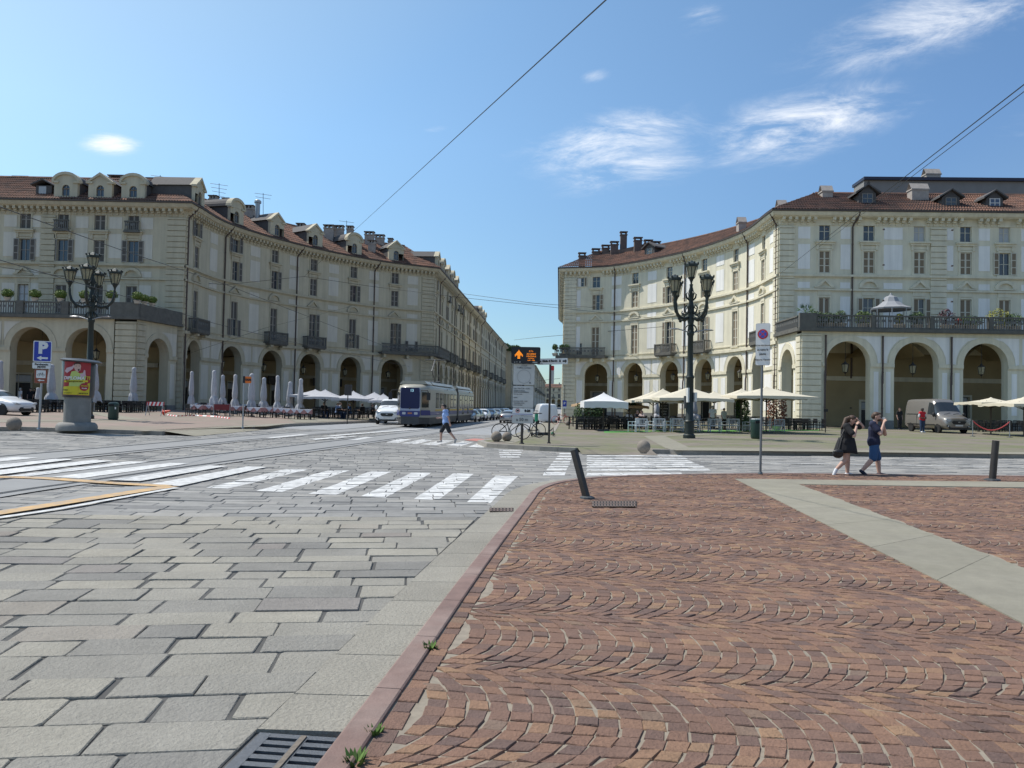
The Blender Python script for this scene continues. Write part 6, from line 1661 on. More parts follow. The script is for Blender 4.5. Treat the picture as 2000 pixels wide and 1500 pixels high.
TX = car('white_taxi', 'white taxi car nosing into view at the left edge of the pavement', m_cw, estate=True, L_=4.5, cat='taxi')
place_vehicle(TX, 52, 812, 78, PV, scale=1.0)
# cars parked along the street, rear or front towards the camera
c0 = car('parked_car', 'dark grey car at the near end of the parked row behind the tram', paint('car_anthracite', (.05, .055, .06)), group='cars parked along the street')
place_vehicle(c0, 922, 822.5, -8, RD, scale=.84)
def recolour(o, pm_):
    for k in o.children:
        if k.name.startswith(('body', 'mirror')): k.data = k.data.copy(); k.data.materials[0] = pm_
def dcar(px, py, rz, label, pm_, flip=False, sc_=1.0):
    c = dup(c0, gp(px, py - 1.5, RD), math.radians(rz), label, sc_ * .84); recolour(c, pm_); return c
p_w, p_s, p_b, p_r, p_k = m_cw, paint('car_silver', (.35, .36, .37), .6), paint('car_blue', (.05, .09, .16), .3), paint('car_maroon', (.10, .02, .025)), paint('car_black', (.015, .015, .017))
dcar(936, 823, -8, 'white parked car second in the row behind the tram', p_w); dcar(950, 822, -8, 'dark blue parked car third in the row behind the tram', p_b)
dcar(962, 820.5, -8, 'silver parked car fourth in the row behind the tram', p_s); dcar(972, 819, -7, 'black parked car fifth in the row behind the tram', p_k); dcar(983, 817.5, -7, 'white parked car sixth in the row, near the display sign', p_w); dcar(912, 826, -8, 'silver parked car partly hidden by the tram rear', p_s)
dcar(1000, 829, 172, 'silver car with red tail light beyond the grey notice plates', p_s).location += Vector((0, 4.3, 0))
vn = dup(V1, gp(1056, 829, RD) + Vector((.2, 5, 0)), math.radians(186), 'small white van driving away behind the direction sign', .95)
dcar(1072, 827, 5, 'pale beige car facing us right of the direction sign post', paint('car_beige', (.42, .39, .33))); dcar(1082, 826, 6, 'dark car parked close to the right palace corner', p_k); dcar(1064, 822, 3, 'dark car far down the street behind the white van', p_b); dcar(1078, 818, 3, 'black car farthest down the street on the right', p_k)

# tram ---------------------------------------------------------
m_tw = mat('tram_beige_white', (.34, .32, .265), .45, .06, 2, coat=.2); m_tb = mat('tram_blue', (.02, .03, .16), .4, .05, 3, coat=.2); m_ty = mat('tram_yellow', (.55, .36, .05), .5, .05, 3); m_tgrey = mat('tram_roof_grey', (.33, .33, .32), .6, .1, 2); m_tsk = mat('tram_skirt', (.05, .05, .052), .6, .15, 4)
m_tglass = mat('tram_glass', (.03, .035, .035), .08, .1, 2, spec=.7); m_tfront = mat('tram_front_white', (.30, .34, .45), .4, .03, 2, coat=.3); m_bluegl = mat('tram_front_glass', (.012, .02, .075), .12, 0, spec=.25)
T_ = thing('tram', 'two-section tram with blue and white front showing line 13, crossing the street', 'tram')
TRAM = T_
def ring(y, wf, zb, zt, round_=.25):
    return (y, [(0, zb), (wf, zb), (wf, zb + .5), (wf + .01, zb + 1.2), (wf, zt - .45), (wf - .12, zt - .12), (wf - .4, zt), (0, zt + .02)])
W2 = 1.15
def car_body(y0, y1, front):
    if front: sec = [ring(y0 - .0, .66, .75, 2.75), ring(y0 + .06, .72, .72, 2.88), ring(y0 + .9, 1.08, .70, 3.06), ring(y0 + 1.2, W2, .70, 3.1), ring(y0 + 1.5, W2, .70, 3.1)]
    else: sec = [ring(y0, W2, .70, 3.08), ring(y0 + .15, W2, .70, 3.1)]
    return sec + [ring(y1 - .15, W2, .70, 3.1), ring(y1, W2, .7, 3.08)]
LT1, GAP = 12.2, .9
for k, (a, b) in enumerate(((0, LT1), (LT1 + GAP, 21.5))):
    d = loft(car_body(a, b, k == 0), lambda i, j: 0, 0 if k else 0)
    part_from(d[0], 'body', m_tw, T_)
    mb = M().use(m_tsk); mb.box(-W2 + .03, a + (1.2 if k == 0 else .05), .22, W2 - .03, b - .05, .72)
    if k == 0: mb.prism([(-.62, -.02), (.62, -.02), (W2 - .03, 1.2), (-W2 + .03, 1.2)], .25, .78, 2)
    mb.build('skirt', parent=T_)
    for sg in (-1, 1):
        mb = M(); x0, x1 = (W2 - .0, W2 + .016) if sg > 0 else (-W2 - .016, -W2 + .0)
        mb.use(m_ty); mb.box(x0, a + 3.1 if k == 0 else a + .1, 1.16, x1, b - .05, 1.28); mb.use(m_tb); mb.box(x0, a + 1.25 if k == 0 else a + .1, .86, x1, b - .05, 1.13)
        mb.use(m_tgrey); mb.box(x0, a + 1.3 if k == 0 else a + .1, .74, x1, b - .05, .83); mb.build('livery_band', parent=T_)
ws = [(3.2, 4.3), (4.7, 5.7), (6.1, 7.3), (7.7, 8.7), (9.1, 10.2), (10.6, 11.8)] + [(13.5, 14.5), (14.9, 15.9), (16.3, 17.3), (17.7, 18.7), (19.1, 20.0), (20.4, 21.2)]
doors = (2, 3, 7, 9)
for sg in (-1, 1):
    for i, (a, b) in enumerate(ws):
        z0 = .8 if (i in doors) else 1.38; x = sg * (W2 + .012)
        mb = M().use(m_black); mb.cbox((sg * (W2 + .004), (a + b) / 2, (z0 + 2.5) / 2), (.012, (b - a) / 2, (2.5 - z0) / 2)); o = mb.build('door' if i in doors else 'window', parent=T_)
        mb = M()
        if i in doors:
            for c_ in ((a * .75 + b * .25), (a * .25 + b * .75)): mb.cbox((sg * (W2 + .018), c_, 1.66), (.004, (b - a) * .2, .8))
        else: mb.cbox((sg * (W2 + .018), (a + b) / 2, 1.72), (.004, (b - a) / 2 - .06, .3)); mb.cbox((sg * (W2 + .018), (a + b) / 2, 2.27), (.004, (b - a) / 2 - .06, .17))
        mb.build('pane', m_tglass, o)
    # cab side window on the tapered corner
    n_ = Vector((1.2 - 0.0, -(W2 - .66), 0)).normalized()
    def cp(t, z, o_=.02): return (sg * (.72 + .37 * t + o_ * 1.6), .05 + .87 * t - o_ * 1.2, z)
    mb = M(); mb.add([cp(.12, 1.42), cp(.98, 1.42), cp(.98, 2.5), cp(.12, 2.5)], [(0, 1, 2, 3)]); mb.build('cab_window', m_tglass, T_, recalc=False)
    mb = M(); mb.add([cp(.0, .86, .018), cp(1.2, .86, .018), cp(1.2, 1.22, .018), cp(.0, 1.22, .018)], [(0, 1, 2, 3)]); mb.build('livery_band', m_tb, T_, recalc=False)
mb = M(); mb.prism(rrect(1.4, 1.66, .1), -.025, .01); o = mb.build('front_panel', m_tfront, T_); o.location = (0, -.0, 1.98)
mb = M(); mb.prism(rrect(1.34, 1.26, .14), -.04, -.02); o = mb.build('windscreen', m_bluegl, T_); o.location = (0, 0, 1.96)
mb = M(); mb.prism(rrect(1.3, .4, .1), -.045, -.02); o = mb.build('destination_box', m_bluegl, T_); o.location = (0, 0, 2.6); text('13', .26, mat('destination_glow', (.35, .6, .7), .5, 0, emit=.5), o, (.12, -.05, 0), bold=.008, name='lit_lettering')
mb = M(); mb.prism(rrect(1.4, .4, .04), -.03, .01); o = mb.build('front_band', m_tb, T_); o.location = (0, 0, .98)
for sg in (-1, 1):
    mb = M(); mb.prism(rrect(.24, .17, .04), -.045, -.02); q_ = mb.build('headlight', m_head, T_); q_.location = (sg * .42, 0, 1.0)
text('5044', .15, mat('fleet_number_orange', (.7, .25, .03), .5, 0), o, (0, -.035, .02), bold=.004)
mb = M(); mb.tube([(0, -.04, 1.42), (-.02, -.05, 1.3)], .04, 6); mb.build('wiper', m_black, T_)
mb = M()
for k in range(5): mb.use(m_tsk); mb.lathe([(W2 + .02 - .0, LT1 + .08 + k * .19), (W2 - .06, LT1 + .12 + k * .19)], n=4)
mb.v = []; mb.f = []; mb.m = []
for k in range(6): y = LT1 + .05 + k * .14; mb.box(-W2 + .05, y, .5, W2 - .05, y + .07, 3.02)
mb.box(-W2 + .12, LT1 - .02, .5, W2 - .12, LT1 + GAP + .02, 2.95); mb.build('bellows', parent=T_)
mb = M().use(m_tw)
for a, b in ((.9, 2.6), (3.0, 11.6), (13.6, 21)): mb.prism([(-1.0, 3.08), (-.8, 3.3), (.8, 3.3), (1.0, 3.08)], a, b, 1)
mb.build('roof_fairing', parent=T_)
mb = M().use(m_iron); mb.tube([(0, 8.4, 3.45), (0, 7.1, 4.3), (0, 8.3, 5.25)], .05, 6); mb.tube([(-.8, 8.3, 5.25), (.8, 8.3, 5.25)], .04, 6); mb.tube([(-.4, 8.5, 3.45), (.4, 8.5, 3.45)], .08, 6); mb.build('pantograph', parent=T_)
for sg in (-1, 1):
    mb = M().use(m_black); mb.tube([(sg * .72, .1, 2.62), (sg * 1.25, -.25, 2.62), (sg * 1.32, -.25, 2.45)], .03, 6); mb.cbox((sg * 1.33, -.25, 2.2), (.12, .06, .26)); mb.build('mirror', parent=T_)
for y in (2.6, 9.6, 15.2, 19.4):
    mb = M()
    for dy in (-.8, .8):
        for sg in (-1, 1): st = len(mb.v); mb.lathe([(.33, -.06), (.36, 0), (.33, .06)], n=16); mb.xf(Matrix.Translation((sg * .72, y + dy, .33)) @ Matrix.Rotation(PI / 2, 4, 'Y'), st)
    mb.box(-.7, y - 1.2, .2, .7, y + 1.2, .42); mb.build('bogie', m_tsk, T_)
t_ = text('GTT', .2, m_tb, T_, (W2 + .02, 7.5, 2.82), rz=PI / 2, bold=.006); t_ = text('linea 13', .2, m_black, T_, (W2 + .02, 19, 2.82), rz=PI / 2)
p = gp(800, 835, RD); T_.location = p; T_.rotation_euler = (0, 0, math.atan2(-2.0, 20)); T_.scale = (1, 1, .98)

# bicycles and scooters ----------------------------------------
m_green = mat('scooter_green', (.02, .28, .16), .4, .05, 4)
def bicycle():
    T_ = thing('bicycle', 'dark city bicycle standing behind the stone balls under the display sign', 'bicycle', group='bicycles at the island')
    for x in (-.55, .55):
        mb = M(); n = 28; mb.tube([(x + .34 * math.cos(2 * PI * k / n), 0, .36 + .34 * math.sin(2 * PI * k / n)) for k in range(n + 1)], .02, 6, caps=False)
        o = mb.build('wheel', m_tyre, T_)
        mb = M()
        for k in range(10): a = PI * k / 5; mb.tube([(x, 0, .36), (x + .33 * math.cos(a), 0, .36 + .33 * math.sin(a))], .004, 3)
        mb.lathe([(.03, .33), (.03, .39)], (x, 0, 0), 6); mb.build('spokes', m_rim, o)
    mb = M()
    for a, b in (((-.55, .36), (-.08, .34)), ((-.08, .34), (-.2, .8)), ((-.2, .78), (.38, .78)), ((-.08, .34), (.38, .72)), ((-.55, .36), (-.18, .7)), ((.55, .36), (.38, .92))): mb.tube([(a[0], 0, a[1]), (b[0], 0, b[1])], .02, 6)
    mb.build('frame', m_black, T_)
    mb = M(); mb.tube([(.38, 0, .92), (.4, 0, 1.0), (.36, -.28, 1.02)], .016, 6); mb.tube([(.4, 0, 1.0), (.36, .28, 1.02)], .016, 6); mb.build('handlebar', m_rim, T_)
    mb = M(); mb.ball((-.23, 0, .86), (.14, .07, .04), 10, 6); mb.build('saddle', m_black, T_)
    mb = M(); mb.lathe([(.09, -.01), (.09, .01)], n=12); mb.xf(Matrix.Translation((-.08, -.04, .34)) @ Matrix.Rotation(PI / 2, 4, 'X')); mb.tube([(-.08, -.05, .34), (-.02, -.05, .2)], .012, 5); mb.build('crank', m_rim, T_)
    return T_
bk = bicycle(); bp = gp(998, 858, PV); bk.location = bp; bk.rotation_euler = (0, 0, math.radians(4))
dup(bk, gp(1030, 854, PV), math.radians(174), 'second dark bicycle with its front wheel right of the sign post'); 
dup(bk, gp(1096, 829, PV), math.radians(20), 'red-wheeled bicycle parked at the palace corner by black chairs', swap=None)
m_bred = paint('bike_red', (.4, .02, .02))
for k in bpy.data.objects:
    pass
rb = [o for o in bpy.data.objects if o.get('label', '').startswith('red-wheeled')][0]
for k in rb.children:
    if k.name.startswith(('wheel', 'frame')): k.data = k.data.copy(); k.data.materials[0] = m_bred
def scooter():
    T_ = thing('kick_scooter', 'black and green rental scooter standing right of the notice plates', 'scooter', group='rental scooters')
    mb = M(); mb.box(-.42, -.08, .1, .3, .08, .16); mb.build('deck', m_black, T_)
    mb = M(); mb.tube([(.36, 0, .12), (.44, 0, .4), (.34, 0, 1.15)], .03, 8); mb.build('stem', m_black, T_); mb = M(); mb.tube([(.345, 0, .75), (.335, 0, 1.13)], .055, 8); mb.build('battery_sleeve', m_green, T_)
    mb = M(); mb.tube([(.34, -.26, 1.16), (.34, .26, 1.16)], .02, 6); mb.build('handlebar', m_black, T_)
    for x in (-.48, .48):
        mb = M(); mb.lathe([(.04, -.03), (.11, -.03), (.12, 0), (.11, .03), (.04, .03)], n=14); mb.xf(Matrix.Translation((x, 0, .12)) @ Matrix.Rotation(PI / 2, 4, 'X')); mb.build('wheel', m_tyre, T_)
    return T_
s1 = scooter(); s1.location = gp(1043, 852, PV); s1.rotation_euler = (0, 0, math.radians(75))
dup(s1, gp(1050, 850, PV), math.radians(95), 'second black and green rental scooter, nearest the direction sign')
sl = dup(s1, gp(1062, 850, PV) + Vector((0, 0, .06)), 0, 'rental scooter lying flat beside the direction sign post'); sl.rotation_euler = (math.radians(84), 0, math.radians(5))
# ------------------------------------------------------------------ plants and terrace things
def leaf_mat(name, c): return mat(name, c, .75, .2, 6, island=.4)
m_box = leaf_mat('box_green', (.085, .13, .02)); m_palm = leaf_mat('palm_green', (.06, .12, .03)); m_shrub = leaf_mat('shrub_green', (.05, .09, .025)); m_yel = leaf_mat('shrub_yellow_green', (.22, .22, .04)); m_purp = leaf_mat('shrub_purple', (.06, .02, .03)); m_redl = leaf_mat('dry_red_leaves', (.17, .06, .025)); m_flow = leaf_mat('red_flowers', (.45, .05, .03))
m_pot = mat('pale_pot', (.45, .42, .37), .8, .1, 4); m_bark = mat('bark', (.07, .05, .035), .9, .2, 10)
def foliage(mb, c, r, n, s, solid=.55):
    c = Vector(c)
    for i in range(n):
        while True:
            v = Vector((R.uniform(-1, 1), R.uniform(-1, 1), R.uniform(-1, 1)))
            if solid < v.length < 1: break
        p = c + Vector((v.x * r[0], v.y * r[1], v.z * r[2])); a = Vector((R.gauss(0, 1), R.gauss(0, 1), R.gauss(0, 1))).normalized(); b = a.orthogonal().normalized(); k = s * R.uniform(.6, 1.3)
        mb.add([tuple(p - a * k), tuple(p + b * k * .5), tuple(p + a * k), tuple(p - b * k * .5)], [(0, 1, 2, 3)])
def shrub(name, label, cat, loc, r, n, s, m, pot=None, group=None, stem=0, core=True):
    T_ = thing(name, label, cat, loc, group=group)
    if pot: mb = M(); mb.lathe([(pot * .7, 0), (pot, pot * .9), (pot * 1.08, pot * .95), (pot * .9, pot)], n=14); mb.build('pot', m_pot, T_, smooth=True)
    z = (pot or 0) + stem + r[2] * .85
    if stem or True: mb = M(); mb.tube([(0, 0, (pot or 0) * .8), (0, 0, z)], .05, 6); mb.build('stem', m_bark, T_)
    mb = M()
    if core: mb.ball((0, 0, z), tuple(x * .8 for x in r), 10, 7)
    foliage(mb, (0, 0, z), r, n, s); mb.build('foliage', m, T_, recalc=False)
    return T_
# topiary balls along the left terrace
tx = (16, 70, 120, 166, 219, 264, 278, 293)
for k, x in enumerate(tx):
    if x < 230: q_ = LT(LT.s_at(x, 10), .1, 9.76 if x < 216 else 9.8)
    else: q_ = LTS(LTS.s_at(x, 10), .2, 9.7)
    r = .5 if k not in (6, 7) else .42
    shrub('topiary_ball', 'clipped box ball in a pale bowl, ' + ORD[k] + ' from the left on the left terrace parapet', 'topiary', q_, (r, r, r * .8), 500, .07, m_box, pot=.3, group='clipped box balls on the left terrace')
for k, (x, m_) in enumerate(((232, m_yel), (250, m_yel))):
    q_ = (LT if k == 0 else LTS)((LT if k == 0 else LTS).s_at(x if k == 0 else 268, 10), -.4 if k == 0 else -.3, 9.5); 
# right terrace plants
def rterr(px, z=9.2, d=-.3): return RT(RT.s_at(px, 10), d, z)
pt_ = thing('palm', 'small fan palm at the corner of the right-hand terrace', 'plant', rterr(1579, 8.62, -.6)); mb = M(); mb.tube([(0, 0, 0), (0, 0, 1.3)], .12, 8); mb.build('trunk', m_bark, pt_)
mb = M()
for i in range(26):
    a = R.uniform(0, 2 * PI); el = R.uniform(-.2, 1.2); d = Vector((math.cos(a) * math.cos(el), math.sin(a) * math.cos(el), math.sin(el))); b = Vector((0, 0, 1.3)); t = b + d * .55
    for j in range(7):
        w_ = (j - 3) * .28; e = (d + d.orthogonal().normalized() * w_ + Vector((0, 0, -.12 * abs(j - 3)))).normalized() * .45; s_ = e.orthogonal().normalized() * .03
        mb.add([tuple(t - s_), tuple(t + s_), tuple(t + e)], [(0, 1, 2)])
    mb.tube([tuple(b), tuple(t)], .012, 3)
mb.build('fronds', m_palm, pt_, recalc=False)
for k, (x, m_, r, lab) in enumerate(((1600, m_shrub, (.8, .5, .55), 'dark leafy shrub right of the fan palm'), (1625, m_shrub, (.9, .5, .5), 'low spreading plant between palm and downpipe'), (1648, m_shrub, (.6, .4, .6), 'wispy grey-green plant by the downpipe'), (1694, m_box, (.8, .5, .6), 'bright green bush left of the pale gazebo'), (1764, m_yel, (.4, .3, .5), 'yellow-green plant before the gazebo'), (1798, m_shrub, (.7, .5, .6), 'dark bush at the right side of the gazebo'), (1858, m_purp, (.75, .5, .75), 'purple-leaved shrub on the right terrace'), (1880, m_flow, (.3, .3, .3), 'red flowers in a pot beside the purple shrub'), (1905, m_shrub, (1.1, .5, .45), 'wide low green hedge plant on the right terrace'), (1960, m_yel, (1.0, .5, .8), 'tall yellowish shrub near the right edge on the terrace'), (1992, m_shrub, (.8, .5, .6), 'green bush at the right edge of the terrace'))):
    shrub('terrace_shrub', lab, 'plant', rterr(x, 8.62, -.7), r, 420, .11, m_, pot=.5, group='plants on the right terrace', core=False)
# white gazebo
gz = thing('gazebo', 'pale scalloped garden gazebo standing among plants on the right terrace', 'gazebo', rterr(1763, 8.62, -2.2))
mb = M(); mb.lathe([(1.75, 2.15), (1.8, 2.3), (1.2, 2.55), (.75, 2.95), (.55, 3.4), (.5, 3.45), (.15, 3.6), (.05, 3.85)], n=8); mb.build('canopy', mat('gazebo_fabric', (.27, .28, .30), .8, .06, 3), gz)
for k in range(8):
    a = k * PI / 4 + PI / 8; mb = M(); mb.tube([(1.65 * math.cos(a), 1.65 * math.sin(a), 0), (1.65 * math.cos(a), 1.65 * math.sin(a), 2.2)], .04, 6); mb.build('post', m_zinc, gz)
gz.scale = (.95, .95, .88)
# corner plants on the right palace balcony
for k, (px, lab) in enumerate(((1084, 'first small ball plant at the outer corner of the right palace balcony'), (1098, 'second small ball plant on the right palace corner balcony'), (1107, 'third small ball plant on the right palace corner balcony'))):
    q_ = at(px, 690, 101.5); shrub('balcony_plant', lab, 'plant', (q_.x, q_.y - .0, 8.2), (.42, .42, .42), 260, .09, m_shrub, pot=.4, stem=.45, group='ball plants on the corner balcony')
# roof garden on the far row house
q_ = at(1006, 676, 250); shrub('roof_garden', 'dark green roof garden bushes above the far row house', 'plant', (q_.x, q_.y, 17.5), (2.6, 2.4, 1.6), 900, .35, m_shrub, pot=.6)
q_ = at(990, 668, 248); shrub('roof_garden', 'roof garden bush left of the larger far one', 'plant', (q_.x - .5, q_.y, 18.5), (1.8, 1.6, 1.3), 500, .35, m_shrub, pot=.6)
# hanging lanterns in the arches
m_lant = mat('hanging_lantern_iron', (.03, .028, .025), .6, .1, 5)
def hang_lantern(F, s, d, z, label):
    x, y, _ = F(s, d, z); T_ = thing('hanging_lantern', label, 'lantern', (x, y, z), group='lanterns hanging in the arcade arches')
    mb = M(); mb.tube([(0, 0, .9), (0, 0, 7.9 - z)], .02, 5); mb.build('chain', m_lant, T_)
    mb = M(); mb.lathe([(.03, .95), (.12, .8), (.3, .68), (.32, .62)], n=6); mb.lathe([(.2, .0), (.03, -.12), (.02, -.3)], n=6)
    for k in range(6): a = k * PI / 3; mb.tube([(.2 * math.cos(a), .2 * math.sin(a), 0), (.31 * math.cos(a), .31 * math.sin(a), .64)], .02, 4)
    mb.build('frame', m_lant, T_); mb = M(); mb.lathe([(.18, .02), (.28, .62)], n=6); mb.build('lantern_glass', m_lampglass, T_)
    return T_
for F, ss, d, nm in ((RC, rarcs, -.6, 'right curve'), (RT, rt[:3], -.6, 'right terrace arcade'), (LC, arcs, -1.2, 'left curve'), (LT, tarcs[1:], -1.6, 'left terrace arcade')):
    for k, c in enumerate(ss): hang_lantern(F, c, d, 5.0, 'iron lantern hanging in the ' + ORD[k] + ' arch from the left of the ' + nm)
# shop fascias inside the left arcade
for i, word in ((3, 'CAFFE'), (4, "CITTY'S PUB"[0:0] + 'GARDEN')):
    x, y, _ = LC(arcs[i], -4.9, 4.1); a0 = LC(arcs[i] - 1, -4.9, 0); a1 = LC(arcs[i] + 1, -4.9, 0); rz = math.atan2(a1[1] - a0[1], a1[0] - a0[0])
    T_ = thing('shop_sign', 'dark fascia board lettered ' + word + ' inside the left arcade', 'shop sign', (x, y, 4.1), rz); mb = M(); mb.box(-2.2, 0, -.5, 2.2, .12, .5); mb.build('board', m_shop, T_); text(word, .62, m_gold, T_, (0, -.01, 0), bold=.02)

# ------------------------------------------------------------------ umbrellas
m_canvW = mat('canvas_white', (.62, .62, .62), .85, .06, 3); m_canvC = mat('canvas_cream', (.56, .51, .40), .85, .06, 3); m_canvT = mat('canvas_tan', (.42, .29, .17), .85, .08, 3); m_canvG = mat('canvas_shaded_white', (.39, .39, .41), .85, .1, 5); m_wood = mat('umbrella_wood', (.05, .035, .025), .6, .1, 8)  # m_canvG is white canvas greyed to carry the shade on the left
def open_umbrella(label, loc, w, h, m, rise=.85, val=.18, rz=0, dp=None, group='open cafe umbrellas'):
    T_ = thing('cafe_umbrella', label, 'umbrella', loc, rz, group)
    mb = M(); mb.tube([(0, 0, 0), (0, 0, h + rise)], .045, 8); mb.build('pole', m_wood, T_)
    mb = M(); mb.box(-.35, -.35, 0, .35, .35, .07); mb.build('base', m_iron, T_)
    dp = dp or w; n = 8; mb = M(); top = (0, 0, h + rise); st = len(mb.v); N_ = 40; rings = []
    for t in (0.06, .3, .6, .85, 1.0):
        rg = []
        for k in range(N_):
            side = k // 10; f = (k % 10) / 10; cs = [(-1, -1), (1, -1), (1, 1), (-1, 1)]; a, b = cs[side], cs[(side + 1) % 4]; x = a[0] + (b[0] - a[0]) * f; y = a[1] + (b[1] - a[1]) * f
            sag = -.10 * math.sin(PI * t) - .10 * t * (4 * f * (1 - f)) * -.6
            rg.append((x * w / 2 * t, y * dp / 2 * t, h + rise * (1 - t) + sag * .7))
        rings.append(rg)
    rg = [(x * 1.005, y * 1.005, z - val + .03 * math.sin(k * 2.4)) for k, (x, y, z) in enumerate(rings[-1])]; rings.append(rg)
    vs = [v for r_ in rings for v in r_]; fs = []
    for j in range(len(rings) - 1):
        for k in range(N_): fs.append((j * N_ + k, j * N_ + (k + 1) % N_, (j + 1) * N_ + (k + 1) % N_, (j + 1) * N_ + k))
    vs.append((0, 0, h + rise + .05)); fs += [(len(vs) - 1, (k + 1) % N_, k) for k in range(N_)]
    mb.add(vs, fs); c = mb.build('canopy', m, T_, smooth=True, recalc=False, sharp=35)
    mb = M()
    for k in range(8):
        a = [(-1, -1), (0, -1), (1, -1), (1, 0), (1, 1), (0, 1), (-1, 1), (-1, 0)][k]; mb.tube([(0, 0, h + rise - .12), (a[0] * w / 2 * .97, a[1] * dp / 2 * .97, h - .05)], .018, 4); mb.tube([(0, 0, h - .35), (a[0] * w / 4, a[1] * dp / 4, h + rise * .42)], .016, 4)
    mb.build('ribs', m_wood, T_)
    return T_
def umb_px(label, x0, x1, ytop, yedge, Y, m, rise=None, dp=None, h=PV, **kw):
    """canopy spans x0..x1 at its edge yedge, apex at ytop, standing at depth Y"""
    c = at((x0 + x1) / 2, yedge, Y); g = G(c.x) + h; w = (x1 - x0) / F_PX * Y * .93; top = at((x0 + x1) / 2, ytop, Y).z
    return open_umbrella(label, (c.x, Y, g), w, c.z - g, m, rise=top - c.z, dp=dp or min(w, 4.5), **kw)
# right-hand cafe (back to front)
umb_px('tan umbrella under the edge of the pure white one, far left of the right cafe', 1120, 1222, 774, 791, 60, m_canvT, rz=.1)
umb_px('bright white square umbrella at the left end of the right cafe', 1134, 1224, 767.5, 785, 50.5, m_canvW, val=.42)
umb_px('tan umbrella behind the white one, beside the striped curtain', 1190, 1264, 783, 793, 58, m_canvT)
umb_px('cream umbrella rising behind, second along the right cafe', 1222, 1330, 764, 783, 56, m_canvC)
umb_px('large cream umbrella left of the iron lamp post', 1244, 1345, 760, 781, 52, m_canvC)
umb_px('largest cream umbrella, its canopy cut by the iron lamp post', 1270, 1420, 756, 779, 50, m_canvC)
umb_px('small-looking cream umbrella between lamp post and no-stopping sign', 1350, 1440, 765, 779, 57, m_canvC)
umb_px('cream umbrella just left of the no-stopping sign post', 1396, 1500, 760, 777, 54, m_canvC)
umb_px('cream umbrella at the right end of the cafe, reaching to the terrace corner', 1414, 1580, 756, 775, 50, m_canvC)
umb_px('white umbrella whose tip touches the grey van roof', 1886, 1985, 777, 787, 52, m_canvC); umb_px('white umbrella cut by the right edge of the view', 1940, 2060, 776, 790, 49, m_canvC)
# left-hand open umbrellas
for k, (x0, x1, y0, y1, Y) in enumerate(((571, 660, 761, 773, 66), (598, 672, 761, 776, 62), (652, 728, 764, 779, 62), (700, 762, 766, 779, 64), (722, 775, 769, 783, 61))):
    umb_px('open white umbrella, ' + ORD[k] + ' from the left in the row ending behind the white van', x0, x1, y0, y1, Y, m_canvG, group='open white umbrellas on the left')
# closed umbrellas
def closed_umbrella(label, px, ytop, ybot, Y, flare=1.0, sc_=1.0, lean=0):
    top = at(px, ytop, Y); g = G(top.x) + PV; T_ = thing('closed_umbrella', label, 'umbrella', (top.x, Y, g), R.uniform(0, 3), 'closed white umbrellas'); T_.rotation_euler[0] = R.uniform(-.025, .025); sc_ *= R.uniform(.85, 1.15)
    H = top.z - g; zb = at(px, ybot, Y).z - g
    mb = M(); mb.tube([(0, 0, 0), (0, 0, H)], .04, 8); mb.build('pole', m_zinc, T_); mb = M(); mb.lathe([(.3, 0), (.28, .07), (.05, .1)], n=12); mb.build('base', m_iron, T_)
    mb = M(); n = 22; rings = [(0, .04, 0), (.02, .14, .1), (.06, .17, .15), (.15, .15, .2), (.35, .21, .25), (.55, .25, .25), (.66, .24, .2), (.70, .19, .2), (.74, .25, .35), (.82, .26 * flare, .4), (.92, .27 * flare, .5), (1.0, .30 * flare, .55)]
    ph = R.uniform(0, 6); vs = []; fs = []
    for t, r, am in rings:
        z = H - (H - zb) * t
        for k in range(n): a = 2 * PI * k / n; rr = r * sc_ * (1 + am * math.sin(a * 6 + ph + t * 1.5) * .5 + am * .3 * math.sin(a * 2 + ph * 2)); vs.append((rr * math.cos(a) + lean * t, rr * math.sin(a), z + (R.uniform(-.12, .12) if t == 1.0 else 0)))
    for j in range(len(rings) - 1):
        for k in range(n): fs.append((j * n + k, j * n + (k + 1) % n, (j + 1) * n + (k + 1) % n, (j + 1) * n + k))
    mb.add(vs, fs); mb.build('canopy', m_canvG, T_, smooth=True, recalc=False, sharp=70)
for k, (px, y0, y1, Y, fl, s_) in enumerate(((2, 704, 780, 58, 1.2, 1.0), (75, 757, 783, 57, 1.2, .7), (103, 711, 783, 52, 1.9, 1.0), (187, 711, 778, 54, 1.3, 1.0), (262, 717, 781, 60, 1.1, .8), (375, 725, 786, 62, 1.2, .85), (420, 723, 786, 58, 1.6, 1.0), (437, 732, 788, 64, 1.2, .9), (460, 731, 792, 62, 1.3, .9), (493, 729, 797, 57, 1.1, .95), (516, 737, 795, 62, 1.3, .85), (543, 733, 799, 60, 1.3, .9), (566, 745, 799, 63, 1.3, .8), (587, 739, 802, 60, 1.5, .9))):
    closed_umbrella('closed white umbrella, ' + ORD[k] + ' from the left in front of the left palace', px, y0, y1 + 7, Y + 2, min(fl, 1.35), s_ * 1.05)
# striped cloth hangings beside the right cafe columns
for k, (px, Y, lab) in enumerate(((1283, 60, 'closed pale umbrella hanging folded left of the menu board'), (1356, 60, 'closed pale umbrella folded right behind the iron lamp post'))): closed_umbrella(lab, px, 783, 818, Y, 1.5, 1.0)

